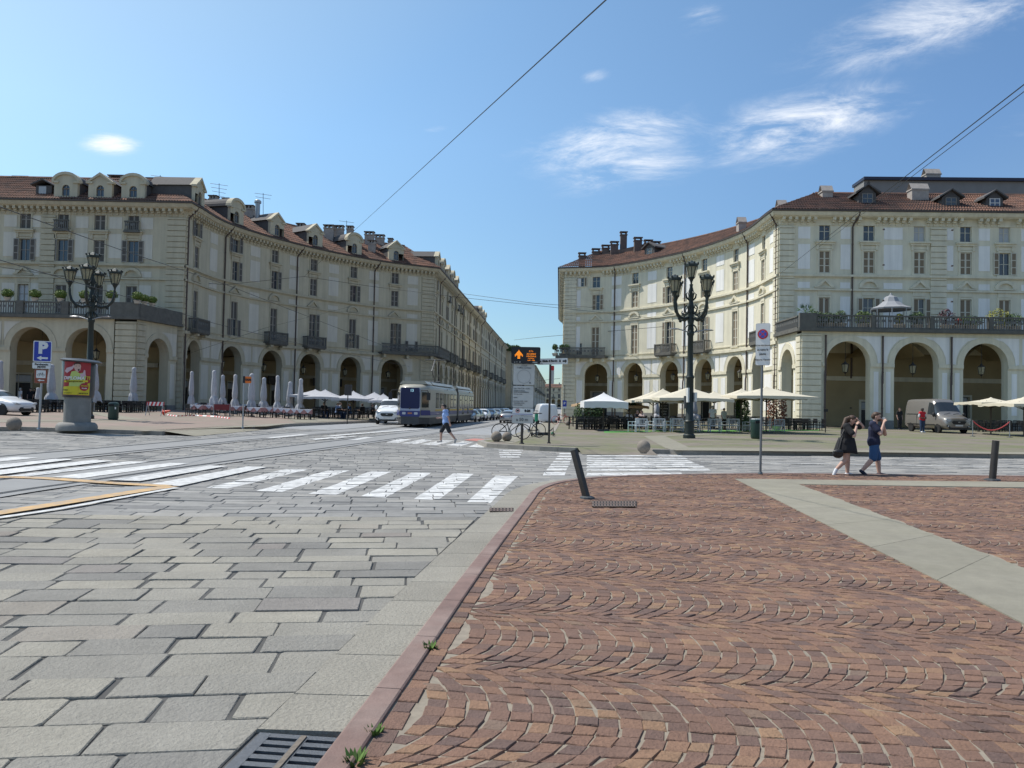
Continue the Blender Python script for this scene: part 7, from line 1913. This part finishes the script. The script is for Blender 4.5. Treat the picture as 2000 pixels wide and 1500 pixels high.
# ------------------------------------------------------------------ tables and chairs
m_chairW = mat('chair_white_paint', (.55, .59, .62), .5, .05, 5); m_chairB = mat('chair_black', (.015, .015, .016), .6, .1, 8); m_tabB = mat('table_black', (.03, .03, .032), .4, .1, 5); m_cloth = mat('tablecloth_white', (.62, .62, .66), .85, .06, 5); m_clothR = mat('tablecloth_red_check', (.40, .21, .20), .85, .25, 9)
def armchair(name, label, m, group, w=.58):
    T_ = thing(name, label, 'chair', group=group); h = w / 2
    mb = M(); mb.box(-h + .03, -.25, .40, h - .03, .22, .44); mb.build('seat', m_canvW if m is m_chairW else m, T_)
    for sx in (-1, 1):
        for y, zt in ((-.25, .62), (.23, .82)):
            mb = M(); mb.box(sx * h - .02, y - .02, 0, sx * h + .02, y + .02, zt); mb.build('leg', m, T_)
        mb = M(); mb.box(sx * h - .03, -.27, .62, sx * h + .03, .25, .65); mb.build('armrest', m, T_)
    mb = M(); mb.box(-h, .2, .8, h, .25, .86); mb.box(-h, .2, .5, h, .24, .53)
    for k in range(7): x = -h + .06 + (w - .12) * k / 6; mb.box(x - .014, .21, .5, x + .014, .235, .82)
    mb.build('backrest', m, T_)
    mb = M(); mb.box(-h, -.26, .14, h, -.24, .17); mb.box(-h, -.26, .37, h, .24, .4); mb.build('seat_frame', m, T_)
    return T_
ac = armchair('white_armchair', 'white slatted garden armchair on the green carpet under cream umbrellas', m_chairW, 'white slatted armchairs in the front row', .68)
first = True
for k, (px, py, rz) in enumerate(((1238, 843, 70), (1252, 844, 10), (1271, 842, 75), (1287, 843.5, 8), (1305, 842, 72), (1322, 843, 12), (1340, 842, 70), (1354, 843, 8), (1378, 842.5, 74), (1396, 843.5, 10), (1415, 842, 72), (1432, 843, 9), (1460, 842.5, 70), (1497, 842.5, 75), (1520, 843, 8))):
    lab = ('white slatted garden armchair, ' + ORD[k] + ' from the left in the front row under cream umbrellas')
    p = gp(px, py, PV + .02)
    if first: ac.location = p; ac.rotation_euler = (0, 0, math.radians(rz + 170)); ac['label'] = lab; first = False
    else: dup(ac, p, math.radians(rz + 170), lab)
bc = armchair('black_chair', 'black cafe chair among the dark tables', m_chairB, 'black cafe chairs', .5)
def btable():
    T_ = thing('black_table', 'black square cafe table', 'table', group='black cafe tables'); mb = M(); mb.box(-.36, -.36, .72, .36, .36, .75); mb.build('tabletop', m_tabB, T_); mb = M(); mb.tube([(0, 0, 0), (0, 0, .72)], .03, 6); mb.box(-.25, -.03, 0, .25, .03, .03); mb.box(-.03, -.25, .0, .03, .25, .035); mb.build('pedestal', m_chairB, T_); return T_
bt = btable()
used = [0]
def tset(x, y, labt, labc, rz=0, nch=4):
    z = G(x) + PV
    if not used[0]: bt.location = (x, y, z); bt['label'] = labt
    else: dup(bt, (x, y, z), rz, labt)
    for k in range(nch):
        a = rz + k * PI / 2 + R.uniform(-.15, .15); px, py = x + .62 * math.cos(a), y + .62 * math.sin(a)
        if not used[0]: bc.location = (px, py, z); bc.rotation_euler = (0, 0, a - PI / 2); bc['label'] = labc; used[0] = 1
        else: dup(bc, (px, py, z), a - PI / 2, labc)
def row(pxs, py, dy, labt, labc, nch=4):
    for px in pxs: p = gp(px, py + R.uniform(-dy, dy), PV); tset(p.x, p.y, labt, labc, R.uniform(-.2, .2), nch)
row((1136, 1150, 1166, 1182, 1198, 1214, 1228), 838.5, .6, 'black cafe table in the dark block at the left end of the right cafe', 'black chair in the dark block at the left end of the right cafe')
row((1140, 1162, 1186, 1210, 1240, 1266, 1292, 1320), 833, .5, 'black cafe table in the back rows of the right cafe', 'black chair in the back rows of the right cafe', 3)
row((1260, 1296, 1330, 1372, 1406, 1440, 1476, 1508), 836.5, .5, 'black cafe table just behind the white armchairs', 'black chair just behind the white armchairs', 3)
row((1540, 1555, 1572, 1588), 840, .7, 'black cafe table by the terrace corner of the right palace', 'black chair by the terrace corner of the right palace', 3)
row((1925, 1950, 1975, 1995), 843, .8, 'dark cafe table under the right-edge umbrellas', 'dark chair under the right-edge umbrellas', 3)
row((20, 34, 48, 64, 80, 94, 110), 805, .8, 'dark cafe table behind the parking sign', 'dark chair behind the parking sign', 3)
row((184, 200, 216, 234, 250, 266, 282), 804.5, .8, 'dark cafe table right of the poster pillar', 'dark chair right of the poster pillar', 3)
row((612, 632, 652, 672, 692, 712, 735), 816, .8, 'cafe table under the open white umbrellas on the left', 'dark chair under the open white umbrellas on the left', 3)
# laid tables with cloths and dark chairs behind
def cloth_table(px, py, label, m2, w=1.1, runner=None):
    p = gp(px, py, PV); T_ = thing('laid_table', label, 'table', p, R.uniform(-.2, .2), 'tables laid with cloths')
    mb = M(); mb.box(-w / 2 + .03, -.4, .70, w / 2 - .03, .4, .735); mb.build('tabletop', m_tabB, T_)
    for sx in (-1, 1):
        for sy in (-1, 1): mb = M(); mb.box(sx * (w / 2 - .08) - .02, sy * .33 - .02, 0, sx * (w / 2 - .08) + .02, sy * .33 + .02, .7); mb.build('leg', m_chairB, T_)
    mb = M().use(m2); mb.box(-w / 2, -.43, .737, w / 2, .43, .748); h = [0, .32, .12, .34, .1, .3]
    for (ax, ay, bx, by) in ((-w / 2, -.43, w / 2, -.43), (w / 2, -.43, w / 2, .43), (w / 2, .43, -w / 2, .43), (-w / 2, .43, -w / 2, -.43)):
        n = 6; pts = [(ax + (bx - ax) * k / n, ay + (by - ay) * k / n) for k in range(n + 1)]
        for k in range(n):
            a, b = pts[k], pts[k + 1]; za = .74 - (.34 if k % 3 == 0 else .24 if k % 3 == 1 else .3); zb = .74 - (.34 if (k + 1) % 3 == 0 else .24 if (k + 1) % 3 == 1 else .3); o_ = 1.03
            mb.quad((a[0], a[1], .748), (b[0], b[1], .748), (b[0] * o_, b[1] * o_, zb), (a[0] * o_, a[1] * o_, za))
    o = mb.build('underlay', parent=T_, recalc=False)
    mb = M().use(m_cloth); mb.add([(-w / 2 - .01, -.445, .752), (w / 2 + .01, -.445, .752), (w / 2 + .01, .445, .752), (-w / 2 - .01, .445, .752)], [(0, 1, 2, 3)])
    for x0, x1 in ((-w / 2, 0), (0, w / 2)): mb.add([(x0, -.452, .752), (x1, -.452, .752), ((x0 + x1) / 2, -.47, .47)], [(0, 1, 2)])
    mb.build('tablecloth', parent=T_, recalc=False)
    if runner: mb = M(); mb.box(-w / 2 - .1, -.5, .5, w / 2 + .1, -.49, .78); mb.build('cover', runner, T_)
cl = [(381, 802), (403, 802), (432, 804), (458, 804), (470, 804), (500, 807), (523, 807), (548, 808), (572, 810), (594, 811), (390, 798), (412, 798), (440, 799), (476, 800), (486, 801), (512, 803), (536, 804), (560, 805)]
for k, (px, py) in enumerate(cl):
    cloth_table(px, py + (8.5 if k < 10 else 6), 'laid table with white and red cloths, ' + (ORD[k] + ' from the left in the front row' if k < 10 else ORD[k - 10] + ' from the left in the back row'), m_clothR, 1.1 if k < 10 else 1.0)
p = gp(433, 815, PV); T_ = thing('red_board', 'low dark red board standing against the laid tables', 'board', p); mb = M(); mb.box(-.62, -.02, .52, .62, .02, .92); mb.build('panel', mat('maroon_board', (.16, .015, .02), .6, .08, 4), T_)
for sx in (-.58, .58): mb = M(); mb.box(sx - .02, -.03, 0, sx + .02, .03, .9); mb.build('leg', m_zinc, T_)
for px, py in ((372, 806), (395, 803), (420, 803), (447, 806), (486, 808), (510, 809), (536, 810), (560, 811), (585, 813), (604, 813), (400, 800), (430, 801), (465, 802), (500, 803), (526, 805), (550, 806)):
    dup(bc, gp(px, py + 6, PV), R.uniform(0, 6), 'dark chair among the tables laid with white and red cloths')
# menu board, planters, rope posts
p = gp(1297, 836, PV); p.y = 58; q_ = at(1297, 800, 58); T_ = thing('menu_board', 'black menu board with white writing beside the folded pale umbrella', 'menu board', (q_.x, 58, G(q_.x) + PV)); mb = M(); mb.box(-.35, -.03, .9, .35, .03, 2.3); mb.build('board', m_black, T_)
for k in range(6): text(('MENU', 'pizza', 'panini', 'insalate', 'gelati', 'caffe')[k], .2, m_offwhite, T_, (0, -.04, 2.12 - k * .21))
for sx in (-.3, .3): mb = M(); mb.box(sx - .02, -.02, 0, sx + .02, .02, .9); mb.build('leg', m_black, T_)
def plant_at(px, Y, r, n, s, m, label, pot=.35, stem=0, core=False):
    q_ = at(px, 800, Y); shrub('potted_plant', label, 'plant', (q_.x, Y, G(q_.x) + PV), r, n, s, m, pot=pot, stem=stem, core=core)
plant_at(1517, 56, (.75, .6, 1.45), 1100, .10, m_redl, 'tall potted plant with rust red leaves near the terrace corner'); plant_at(1449, 55, (.5, .5, 1.2), 700, .09, m_shrub, 'dark conical potted shrub left of the no-stopping sign'); plant_at(1458, 57, (.3, .3, 1.0), 300, .08, m_shrub, 'thin dark potted shrub beside the conical one')
plant_at(1201, 57, (.55, .5, .32), 300, .09, m_shrub, 'dark mop-headed plant under the white umbrella', stem=1.2); plant_at(1229, 57, (.55, .5, .32), 300, .09, m_shrub, 'dark mop-headed plant right of the white umbrella', stem=1.2); plant_at(1150, 58, (1.2, .6, .9), 800, .1, m_shrub, 'broad dark plant group under the tan umbrella at the cafe end', pot=.4)
m_rope = mat('red_rope', (.40, .05, .05), .7, .1, 8)
a, b = at(1900, 822, 48), at(1972, 824, 47); mb = M(); mb.tube([tuple(a.lerp(b, t / 10) - Vector((0, 0, .55 * 4 * (t / 10) * (1 - t / 10)))) for t in range(11)], .035, 6)
tag(mb.build('barrier_rope', m_rope), 'red rope sagging between stanchions beside the grey van', 'rope')
for k, q_ in enumerate((a, b)):
    z0 = G(q_.x) + PV; T_ = thing('stanchion', ('left' if k == 0 else 'right') + ' of the two posts carrying the red rope', 'stanchion', (q_.x, q_.y, z0)); mb = M(); mb.tube([(0, 0, 0), (0, 0, q_.z - z0 + .05)], .025, 8); mb.build('post', m_zinc, T_); mb = M(); mb.lathe([(.16, 0), (.15, .03), (.03, .05)], n=14); mb.build('base', m_iron, T_)
p = gp(1612, 845, PV); T_ = thing('stand_post', 'short dark post with a small plate beside the terrace arcade', 'post', p); mb = M(); mb.tube([(0, 0, 0), (0, 0, 1.5)], .035, 8); mb.build('post', m_postdark, T_); mb = M(); mb.cbox((0, -.04, 1.5), (.14, .02, .09)); mb.build('plate', m_black, T_)
# ------------------------------------------------------------------ people
m_skin = mat('skin_light', (.50, .31, .24), .6, .06, 12); m_skin2 = mat('skin_tan', (.40, .24, .18), .6, .06, 12); m_skind = mat('skin_dark', (.07, .04, .03), .55, .06, 12)
m_hairb = mat('hair_brown', (.065, .035, .02), .6, .25, 40); m_hairg = mat('hair_grey', (.42, .41, .39), .7, .2, 30); m_hairk = mat('hair_black', (.015, .012, .01), .6, .2, 30)
def cl(n, c): return mat('cloth_' + n, c, .9, .12, 8, noise_obj=True)
m_dress = cl('black_dress', (.014, .014, .016)); m_navy = cl('navy_shirt', (.012, .016, .045)); m_denim = cl('denim_blue', (.03, .085, .20)); m_lblue = cl('light_blue_shirt', (.26, .38, .66)); m_blacks = cl('black_shorts', (.016, .017, .022)); m_vest = cl('red_vest', (.55, .02, .03)); m_jeans = cl('dark_jeans', (.03, .05, .10)); m_wshirt = cl('white_shirt', (.60, .60, .62)); m_shoeW = cl('white_shoes', (.66, .66, .68)); m_shoeD = cl('navy_shoes', (.02, .025, .05)); m_shoeG = cl('grey_shoes', (.40, .38, .36))
def capsule(mb, a, b, ra, rb, n=12):
    a = Vector(a); b = Vector(b); mb.ball(a, ra, n, 8); mb.ball(b, rb, n, 8); mb.tube([a, b], [ra, rb], n)
def remesh(o, vox, it=3):
    m_ = o.modifiers.new('r', 'REMESH'); m_.mode = 'VOXEL'; m_.voxel_size = vox; m_.use_smooth_shade = True
    s_ = o.modifiers.new('s', 'SMOOTH'); s_.iterations = it; s_.factor = .5
    return o
def hand(mb, wrist, direction, palm_n, s=1.0, curl=.6):
    """palm with four unequal curled fingers and a thumb from the palm's side"""
    w = Vector(wrist); d = Vector(direction).normalized(); nrm = Vector(palm_n); nrm = (nrm - d * nrm.dot(d)).normalized(); side = d.cross(nrm)
    for k in range(4):
        o = side * ((k - 1.5) * .021 * s); kn = w + d * .085 * s + o
        mb.tube([tuple(w + o * .6), tuple(w + d * .045 * s + o * .9), tuple(kn)], [.016 * s, .015 * s, .012 * s], 8); mb.ball(kn, .012 * s, 8, 6)
        L_ = (.07, .08, .075, .058)[k] * s; a = kn
        for j in range(3):
            ang = curl * (j + 1) * .75; dd = d * math.cos(ang) + nrm * math.sin(ang); b = a + dd * L_ * (.42, .32, .26)[j]; capsule(mb, a, b, (.0105, .0095, .0085)[j] * s, (.0095, .0085, .0075)[j] * s, 8); a = b
    t0 = w + d * .03 * s - side * .03 * s; t1 = t0 - side * .025 * s + d * .03 * s + nrm * .012 * s; t2 = t1 + d * .03 * s + nrm * .02 * s
    capsule(mb, t0, t1, .014 * s, .012 * s, 8); capsule(mb, t1, t2, .012 * s, .009 * s, 8)
def person(label, J, loc, rz=0, skin=m_skin, top=m_navy, bottom=m_denim, shoes=m_shoeD, hair=m_hairb, build_=1.0, sleeve=.6, leg_cover=.9, dress=False, hairfn=None, scale=1.0, vox=.009, face=(0, -1, 0), group=None, sleeves_m=None):
    """J: joints. face: direction the head looks"""
    T_ = thing('person', label, 'person', loc, rz, group); T_.scale = (scale,) * 3
    V = {k: Vector(v) for k, v in J.items()}; B = build_
    f = Vector(face).normalized(); hd = V['head']; up = (hd - V['neck']).normalized(); f = (f - up * f.dot(up)).normalized(); sd = f.cross(up)
    mb = M()
    # head
    capsule(mb, hd + up * .03, hd - up * .02 + f * .01, .092, .082, 14); capsule(mb, hd - up * .055 + f * .035, hd - up * .08 + f * .045, .056, .045, 12)
    capsule(mb, hd + f * .085 + up * .015, hd + f * .112 - up * .018, .012, .017, 8)
    for s_ in (-1, 1): mb.ball(hd + sd * s_ * .09 - up * .005, (.018, .022, .03), 8, 6)
    capsule(mb, V['neck'] - up * .03, hd - up * .05, .062 * B, .055, 12)
    # torso
    pel, ch, nk = V['pelvis'], V['chest'], V['neck']
    lat = (V['shR'] - V['shL']).normalized()
    for s_ in (-1, 1):
        capsule(mb, ch + lat * s_ * .07 * B, pel + (ch - pel) * .4 + lat * s_ * .05 * B, .115 * B, .105 * B); capsule(mb, pel + (ch - pel) * .4 + lat * s_ * .05 * B, pel + lat * s_ * .06 * B, .105 * B, .12 * B)
    capsule(mb, ch, nk, .11 * B, .06); capsule(mb, V['shL'], V['shR'], .062 * B, .062 * B)
    for k in 'LR':
        capsule(mb, V['sh' + k], V['el' + k], .055 * B, .042 * B); capsule(mb, V['el' + k], V['wr' + k], .042 * B, .029)
        capsule(mb, V['hip' + k], V['kn' + k], .092 * B, .06 * B); mid = V['kn' + k].lerp(V['an' + k], .3); capsule(mb, V['kn' + k], mid, .058 * B, .06 * B); capsule(mb, mid, V['an' + k], .06 * B, .038 * B)
        capsule(mb, V['an' + k], V['to' + k], .04, .032)
        hdn = V.get('hd' + k, (V['wr' + k] - V['el' + k])); pn = V.get('pn' + k, Vector((0, -.3, 0)) - lat * (-1 if k == 'L' else 1))
        hand(mb, V['wr' + k], hdn, pn, 1.0, .7)
    remesh(mb.build('body', skin, T_), vox)
    # garments
    def garment(name, m, fn, v=.012):
        g = M(); fn(g); return remesh(g.build(name, m, T_), v)
    E = .016
    def shirt(g):
        for s_ in (-1, 1):
            capsule(g, ch + lat * s_ * .07 * B, pel + (ch - pel) * .4 + lat * s_ * .05 * B, .115 * B + E, .108 * B + E); capsule(g, pel + (ch - pel) * .4 + lat * s_ * .05 * B, pel + lat * s_ * .06 * B + Vector((0, 0, .0)), .108 * B + E, .126 * B + E * 1.4)
        capsule(g, ch, nk - up * .03, .11 * B + E, .075); capsule(g, V['shL'], V['shR'], .064 * B + E, .064 * B + E)
        for k in 'LR': e = V['sh' + k].lerp(V['el' + k], sleeve); capsule(g, V['sh' + k], e, .058 * B + E, .052 * B + E * 1.5)
    garment('shirt' if not dress else 'dress_top', top, shirt)
    if dress:
        g = M(); n = 30; rg = []; hem = Vector((pel.x - .01, pel.y, V['knR'].z + .16))
        for t, r in ((0, .175), (.25, .205), (.5, .23), (.75, .25), (1.0, .27)):
            c = (pel + (ch - pel) * .45).lerp(hem, t)
            for k in range(n): a = 2 * PI * k / n; rr = r * B * (1 + .05 * t * math.sin(a * 7)); g_ = (c.x + rr * math.cos(a) * 1.0, c.y + rr * math.sin(a) * .82, c.z + .015 * math.sin(a * 3) * t); rg.append(g_)
        fs = []
        for j in range(4):
            for k in range(n): fs.append((j * n + k, j * n + (k + 1) % n, (j + 1) * n + (k + 1) % n, (j + 1) * n + k))
        g.add(rg, fs); o = g.build('skirt', bottom, T_, smooth=True, recalc=False); o.modifiers.new('t', 'SOLIDIFY').thickness = .008
    else:
        def trousers(g):
            for s_, k in ((-1, 'L'), (1, 'R')):
                capsule(g, pel + lat * s_ * .06 * B + Vector((0, 0, .03)), V['hip' + k], .125 * B + E * .6, .1 * B + E)
                e = V['hip' + k].lerp(V['kn' + k], min(1, leg_cover)); capsule(g, V['hip' + k], e, .097 * B + E, .068 * B + E * 1.6)
                if leg_cover > 1: e2 = V['kn' + k].lerp(V['an' + k], leg_cover - 1); capsule(g, e, e2, .066 * B + E, .05 * B + E)
        garment('trousers' if leg_cover > 1 else 'shorts', bottom, trousers)
    for k in 'LR':
        g = M(); a, t = V['an' + k], V['to' + k]; capsule(g, a + Vector((0, 0, -.01)), t, .052, .042); capsule(g, a - (t - a).normalized() * .03 - Vector((0, 0, .02)), t, .045, .04)
        remesh(g.build('shoe', shoes, T_), .011)
    # hair, eyes, mouth
    g = M()
    if hairfn: hairfn(g, hd, up, f, sd)
    else:
        g.ball(hd + up * .045 - f * .02, (.1, .1, .085), 14, 10); g.ball(hd + up * .0 - f * .05, (.088, .085, .085), 12, 8)
        g.ball(hd + up * .09 + f * .035, (.07, .06, .035), 10, 6)
    remesh(g.build('hair', hair, T_), .011, 1)
    g = M()
    for s_ in (-1, 1): g.ball(hd + f * .086 + sd * s_ * .034 + up * .022, .011, 8, 6)
    g.build('eyes', m_black, T_); g = M(); capsule(g, hd + f * .088 - up * .052 - sd * .02, hd + f * .088 - up * .052 + sd * .02, .006, .006, 6); g.build('mouth', mat('lips', (.3, .1, .09), .6, 0), T_)
    return T_
def std(**kw):
    J = dict(pelvis=(0, 0, .95), chest=(0, 0, 1.27), neck=(0, 0, 1.45), head=(0, -.02, 1.62), shL=(-.19, 0, 1.42), shR=(.19, 0, 1.42), elL=(-.23, .03, 1.13), elR=(.23, .03, 1.13), wrL=(-.22, -.06, .88), wrR=(.22, -.06, .88),
             hipL=(-.09, 0, .9), hipR=(.09, 0, .9), knL=(-.1, -.02, .49), knR=(.1, -.02, .49), anL=(-.1, 0, .08), anR=(.1, 0, .08), toL=(-.11, -.15, .04), toR=(.11, -.15, .04)); J.update(kw); return J
# the walking couple on the cross street: both head to the right (+x)
fm = gp(1706, 931.5, RD)
Jm = std(pelvis=(0, 0, .93), chest=(.01, 0, 1.25), neck=(.03, 0, 1.43), head=(.06, -.02, 1.6), shL=(-.1, -.17, 1.4), shR=(.05, .17, 1.41), elL=(.02, -.33, 1.15), elR=(.36, .12, 1.13), wrL=(.17, -.2, 1.44), wrR=(.21, -.06, 1.46),
         hdL=(.1, .06, .3), hdR=(-.25, -.1, .5), pnL=(1, .3, 0), pnR=(-1, -.4, 0), hipL=(-.02, -.09, .9), hipR=(.02, .09, .9), knL=(-.02, -.1, .5), knR=(.15, .1, .5), anL=(-.36, -.1, .16), anR=(.2, .1, .08), toL=(-.24, -.1, .05), toR=(.35, .09, .045))
Jm['knL'] = (-.06, -.1, .5)
man = person('bearded man in navy t-shirt and denim shorts lifting a white cup to his mouth', Jm, fm, rz=0, build_=1.16, sleeve=.62, leg_cover=.98, face=(.86, -.5, -.05), top=m_navy, bottom=m_denim)
beard = M(); hd = Vector(Jm['head']); f_ = Vector((.86, -.5, -.05)).normalized(); beard.ball(hd + f_ * .045 + Vector((0, 0, -.075)), (.058, .058, .05), 12, 8); o = remesh(beard.build('beard', m_hairb, man), .01, 1)
cup = thing('paper_cup', 'small white cup held to the mouth of the man in navy', 'cup', fm + Vector((.215, -.10, 1.55))); mb = M(); mb.lathe([(.028, -.04), (.038, .04), (.034, .04), (.026, -.035)], n=14); mb.build('cup_body', m_white, cup)
fw = gp(1652, 931.5, RD)
Jw = std(pelvis=(0, 0, .9), chest=(.02, 0, 1.2), neck=(.06, 0, 1.37), head=(.13, -.03, 1.5), shL=(-.07, -.16, 1.34), shR=(.14, .13, 1.35), elL=(.06, -.34, 1.1), elR=(.43, -.02, 1.33), wrL=(.19, -.2, 1.37), wrR=(.27, -.02, 1.54),
         hdL=(.1, .1, .3), hdR=(-.4, -.2, .1), pnL=(1, .3, 0), pnR=(-.3, 0, -1), hipL=(-.03, -.09, .86), hipR=(.03, .09, .86), knL=(-.05, -.1, .46), knR=(.08, .09, .47), anL=(-.3, -.1, .2), anR=(.08, .09, .08), toL=(-.36, -.1, .06), toR=(.22, .09, .045))
def whair(g, hd, up, f, sd):
    g.ball(hd + up * .045 - f * .02, (.105, .105, .09), 14, 10); g.ball(hd - f * .04, (.1, .1, .1), 12, 8)
    for s_ in (-1, 0, 1): g.tube([tuple(hd - f * .06 + sd * s_ * .05 + up * .04), tuple(hd - f * .12 + sd * s_ * .07 - up * .05), tuple(hd + Vector((-.19, .02, -.14)) + sd * s_ * .08), tuple(hd + Vector((-.27, .02, -.24)) + sd * s_ * .07)], [.06, .065, .05, .02], 8)
woman = person('woman in short black dress shielding her face, white sneakers, long brown hair', Jw, fw, rz=0, build_=1.1, sleeve=.75, dress=True, top=m_dress, bottom=m_dress, shoes=m_shoeW, hairfn=whair, face=(.8, -.5, -.35))
for k in ('L',):
    g = M(); a = Vector(Jw['wrL']); g.ball(a, (.042, .042, .035), 10, 8); g.build('wristband', m_black, woman)
bag = thing('shoulder_bag', 'black leather shoulder bag hanging at the hip of the woman in black', 'bag', fw + Vector((-.3, -.2, .62))); g = M(); g.ball((0, 0, 0), (.15, .08, .12), 14, 10); g.ball((0, -.02, .05), (.14, .08, .07), 12, 8); remesh(g.build('pouch', m_blackp, bag), .012, 2)
g = M(); g.tube([(-.02, 0, .1), (.06, .03, .4), (.24, .06, .72)], .012, 6); g.tube([(.04, .04, .1), (.14, .08, .4), (.26, .1, .72)], .012, 6); g.build('strap', m_blackp, bag)
# man crossing in front of the tram, striding left
fk = gp(868, 865, RD); s_ = 1.74 * 1.0
Jk = std(pelvis=(.05, 0, .92), chest=(.02, 0, 1.24), neck=(-.02, 0, 1.43), head=(-.07, -.01, 1.6), shL=(-.02, -.18, 1.4), shR=(.06, .18, 1.4), elL=(.18, -.22, 1.13), elR=(-.02, .24, 1.12), wrL=(.24, -.2, .86), wrR=(-.28, .18, 1.1), hdL=(.25, 0, -1), hdR=(-1, 0, .05),
         hipL=(.05, -.09, .88), hipR=(.05, .09, .88), knL=(.22, -.1, .5), knR=(-.16, .09, .5), anL=(.5, -.1, .16), anR=(-.17, .09, .08), toL=(.47, -.1, .05), toR=(-.32, .09, .045))
person('young man in light blue shirt and black shorts striding across the road', Jk, fk, rz=0, build_=1.0, sleeve=.6, leg_cover=.95, top=m_lblue, bottom=m_blacks, shoes=m_shoeG, hair=m_hairk, face=(-1, -.1, -.05), skin=m_skin2)
# man in the red vest near the van
fr_ = gp(1801, 845, PV)
vest = person('man in red vest and blue jeans standing beside the grey van', std(elL=(-.27, -.02, 1.14), wrL=(-.16, -.2, 1.02), elR=(.27, -.02, 1.13), wrR=(.15, -.2, 1.0), hdL=(1, -.2, 0), hdR=(-1, -.2, 0)), fr_, rz=math.radians(12), skin=m_skind, top=m_vest, bottom=m_jeans, shoes=m_shoeW, hair=m_hairk, sleeve=.25, leg_cover=1.95, vox=.012)
g = M()
for k in 'LR': J_ = std(elL=(-.27, -.02, 1.14), elR=(.27, -.02, 1.13)); a, b = Vector(J_['sh' + k]), Vector(J_['el' + k]); capsule(g, a.lerp(b, .25), b, .066, .056)
remesh(g.build('sleeve', m_wshirt, vest), .012)
# cafe guests and passers under the arcades
def stander(label, px, Y, h=PV, rz=0, **kw):
    q_ = at(px, 810, Y); return person(label, std(), (q_.x, Y, G(q_.x) + h), rz, vox=.016, **kw)
stander('white-haired man in pale shirt standing among the right cafe tables', 1392, 56, rz=2.9, top=m_wshirt, bottom=m_blacks, hair=m_hairg, leg_cover=1.95)
stander('short dark-haired person in white top under the cream umbrella', 1414, 56, rz=.4, top=m_wshirt, bottom=m_blacks, hair=m_hairk, leg_cover=1.95, scale=.9)
stander('person in white shirt seen in the first arch behind the parking sign', 38, 67, rz=2.6, top=m_wshirt, bottom=m_jeans, hair=m_hairg, leg_cover=1.95)
stander('person in dark clothes in the arch left of the parking sign post', 58, 68, rz=.3, top=m_blacks, bottom=m_blacks, hair=m_hairk, leg_cover=1.95); stander('second dark-clothed person beside the one in the left arch', 66, 68.5, rz=-.3, top=m_dress, bottom=m_blacks, hair=m_hairk, leg_cover=1.95)
stander('dark-clothed person in the terrace arch left of the grey van', 1757, 62, rz=.2, top=m_dress, bottom=m_blacks, hair=m_hairb, leg_cover=1.95)
def sitter(label, px, py, rz, h=PV, **kw):
    J = std(pelvis=(0, 0, .52), chest=(0, -.03, .84), neck=(0, -.04, 1.02), head=(0, -.07, 1.19), shL=(-.19, -.03, .99), shR=(.19, -.03, .99), elL=(-.25, -.12, .74), elR=(.25, -.12, .74), wrL=(-.16, -.34, .76), wrR=(.16, -.34, .76), hipL=(-.09, -.04, .5), hipR=(.09, -.04, .5), knL=(-.11, -.45, .5), knR=(.11, -.45, .5), anL=(-.11, -.47, .08), anR=(.11, -.47, .08), toL=(-.11, -.62, .04), toR=(.11, -.62, .04), hdL=(0, -1, 0), hdR=(0, -1, 0), pnL=(0, 0, -1), pnR=(0, 0, -1))
    p = gp(px, py, h); c = dup(bc, p + Vector((0, 0, 0)), rz + PI, label.split(' seated')[0].replace('person', 'dark chair under person')); 
    return person(label, J, p + Vector((0, 0, -.03)), rz, vox=.016, leg_cover=1.95, **kw)
sitter('person in light blue top seated left under the open white umbrellas', 658, 817, 1.2, top=m_lblue, bottom=m_jeans, hair=m_hairk); sitter('person in blue shirt with pale cap seated by the dark square sign', 683, 818, -1.0, top=m_denim, bottom=m_jeans, hair=m_hairg)
sitter('person in dark top seated farthest left under the open white umbrellas', 632, 816.5, .6, top=m_blacks, bottom=m_jeans, hair=m_hairk); sitter('person in grey top seated behind the man in blue', 663, 813, 2.0, top=cl('grey_top', (.25, .25, .25)), bottom=m_jeans, hair=m_hairb)
sitter('person in dark top seated right of the dark square sign', 708, 818, -2.2, top=m_dress, bottom=m_blacks, hair=m_hairb); sitter('person in black seated near the white van', 725, 818, 1.6, top=m_blacks, bottom=m_blacks, hair=m_hairk)
sitter('person in white seated at the black tables of the right cafe', 1228, 836, 2.4, top=m_wshirt, bottom=m_jeans, hair=m_hairg); sitter('dark-haired person in black seated at the back of the right cafe', 1244, 833.5, .5, top=m_blacks, bottom=m_jeans, hair=m_hairk); sitter('person in pale top seated beside the dark-haired one at the right cafe', 1254, 834, -.8, top=cl('pale_pink', (.5, .4, .38)), bottom=m_jeans, hair=m_hairb)
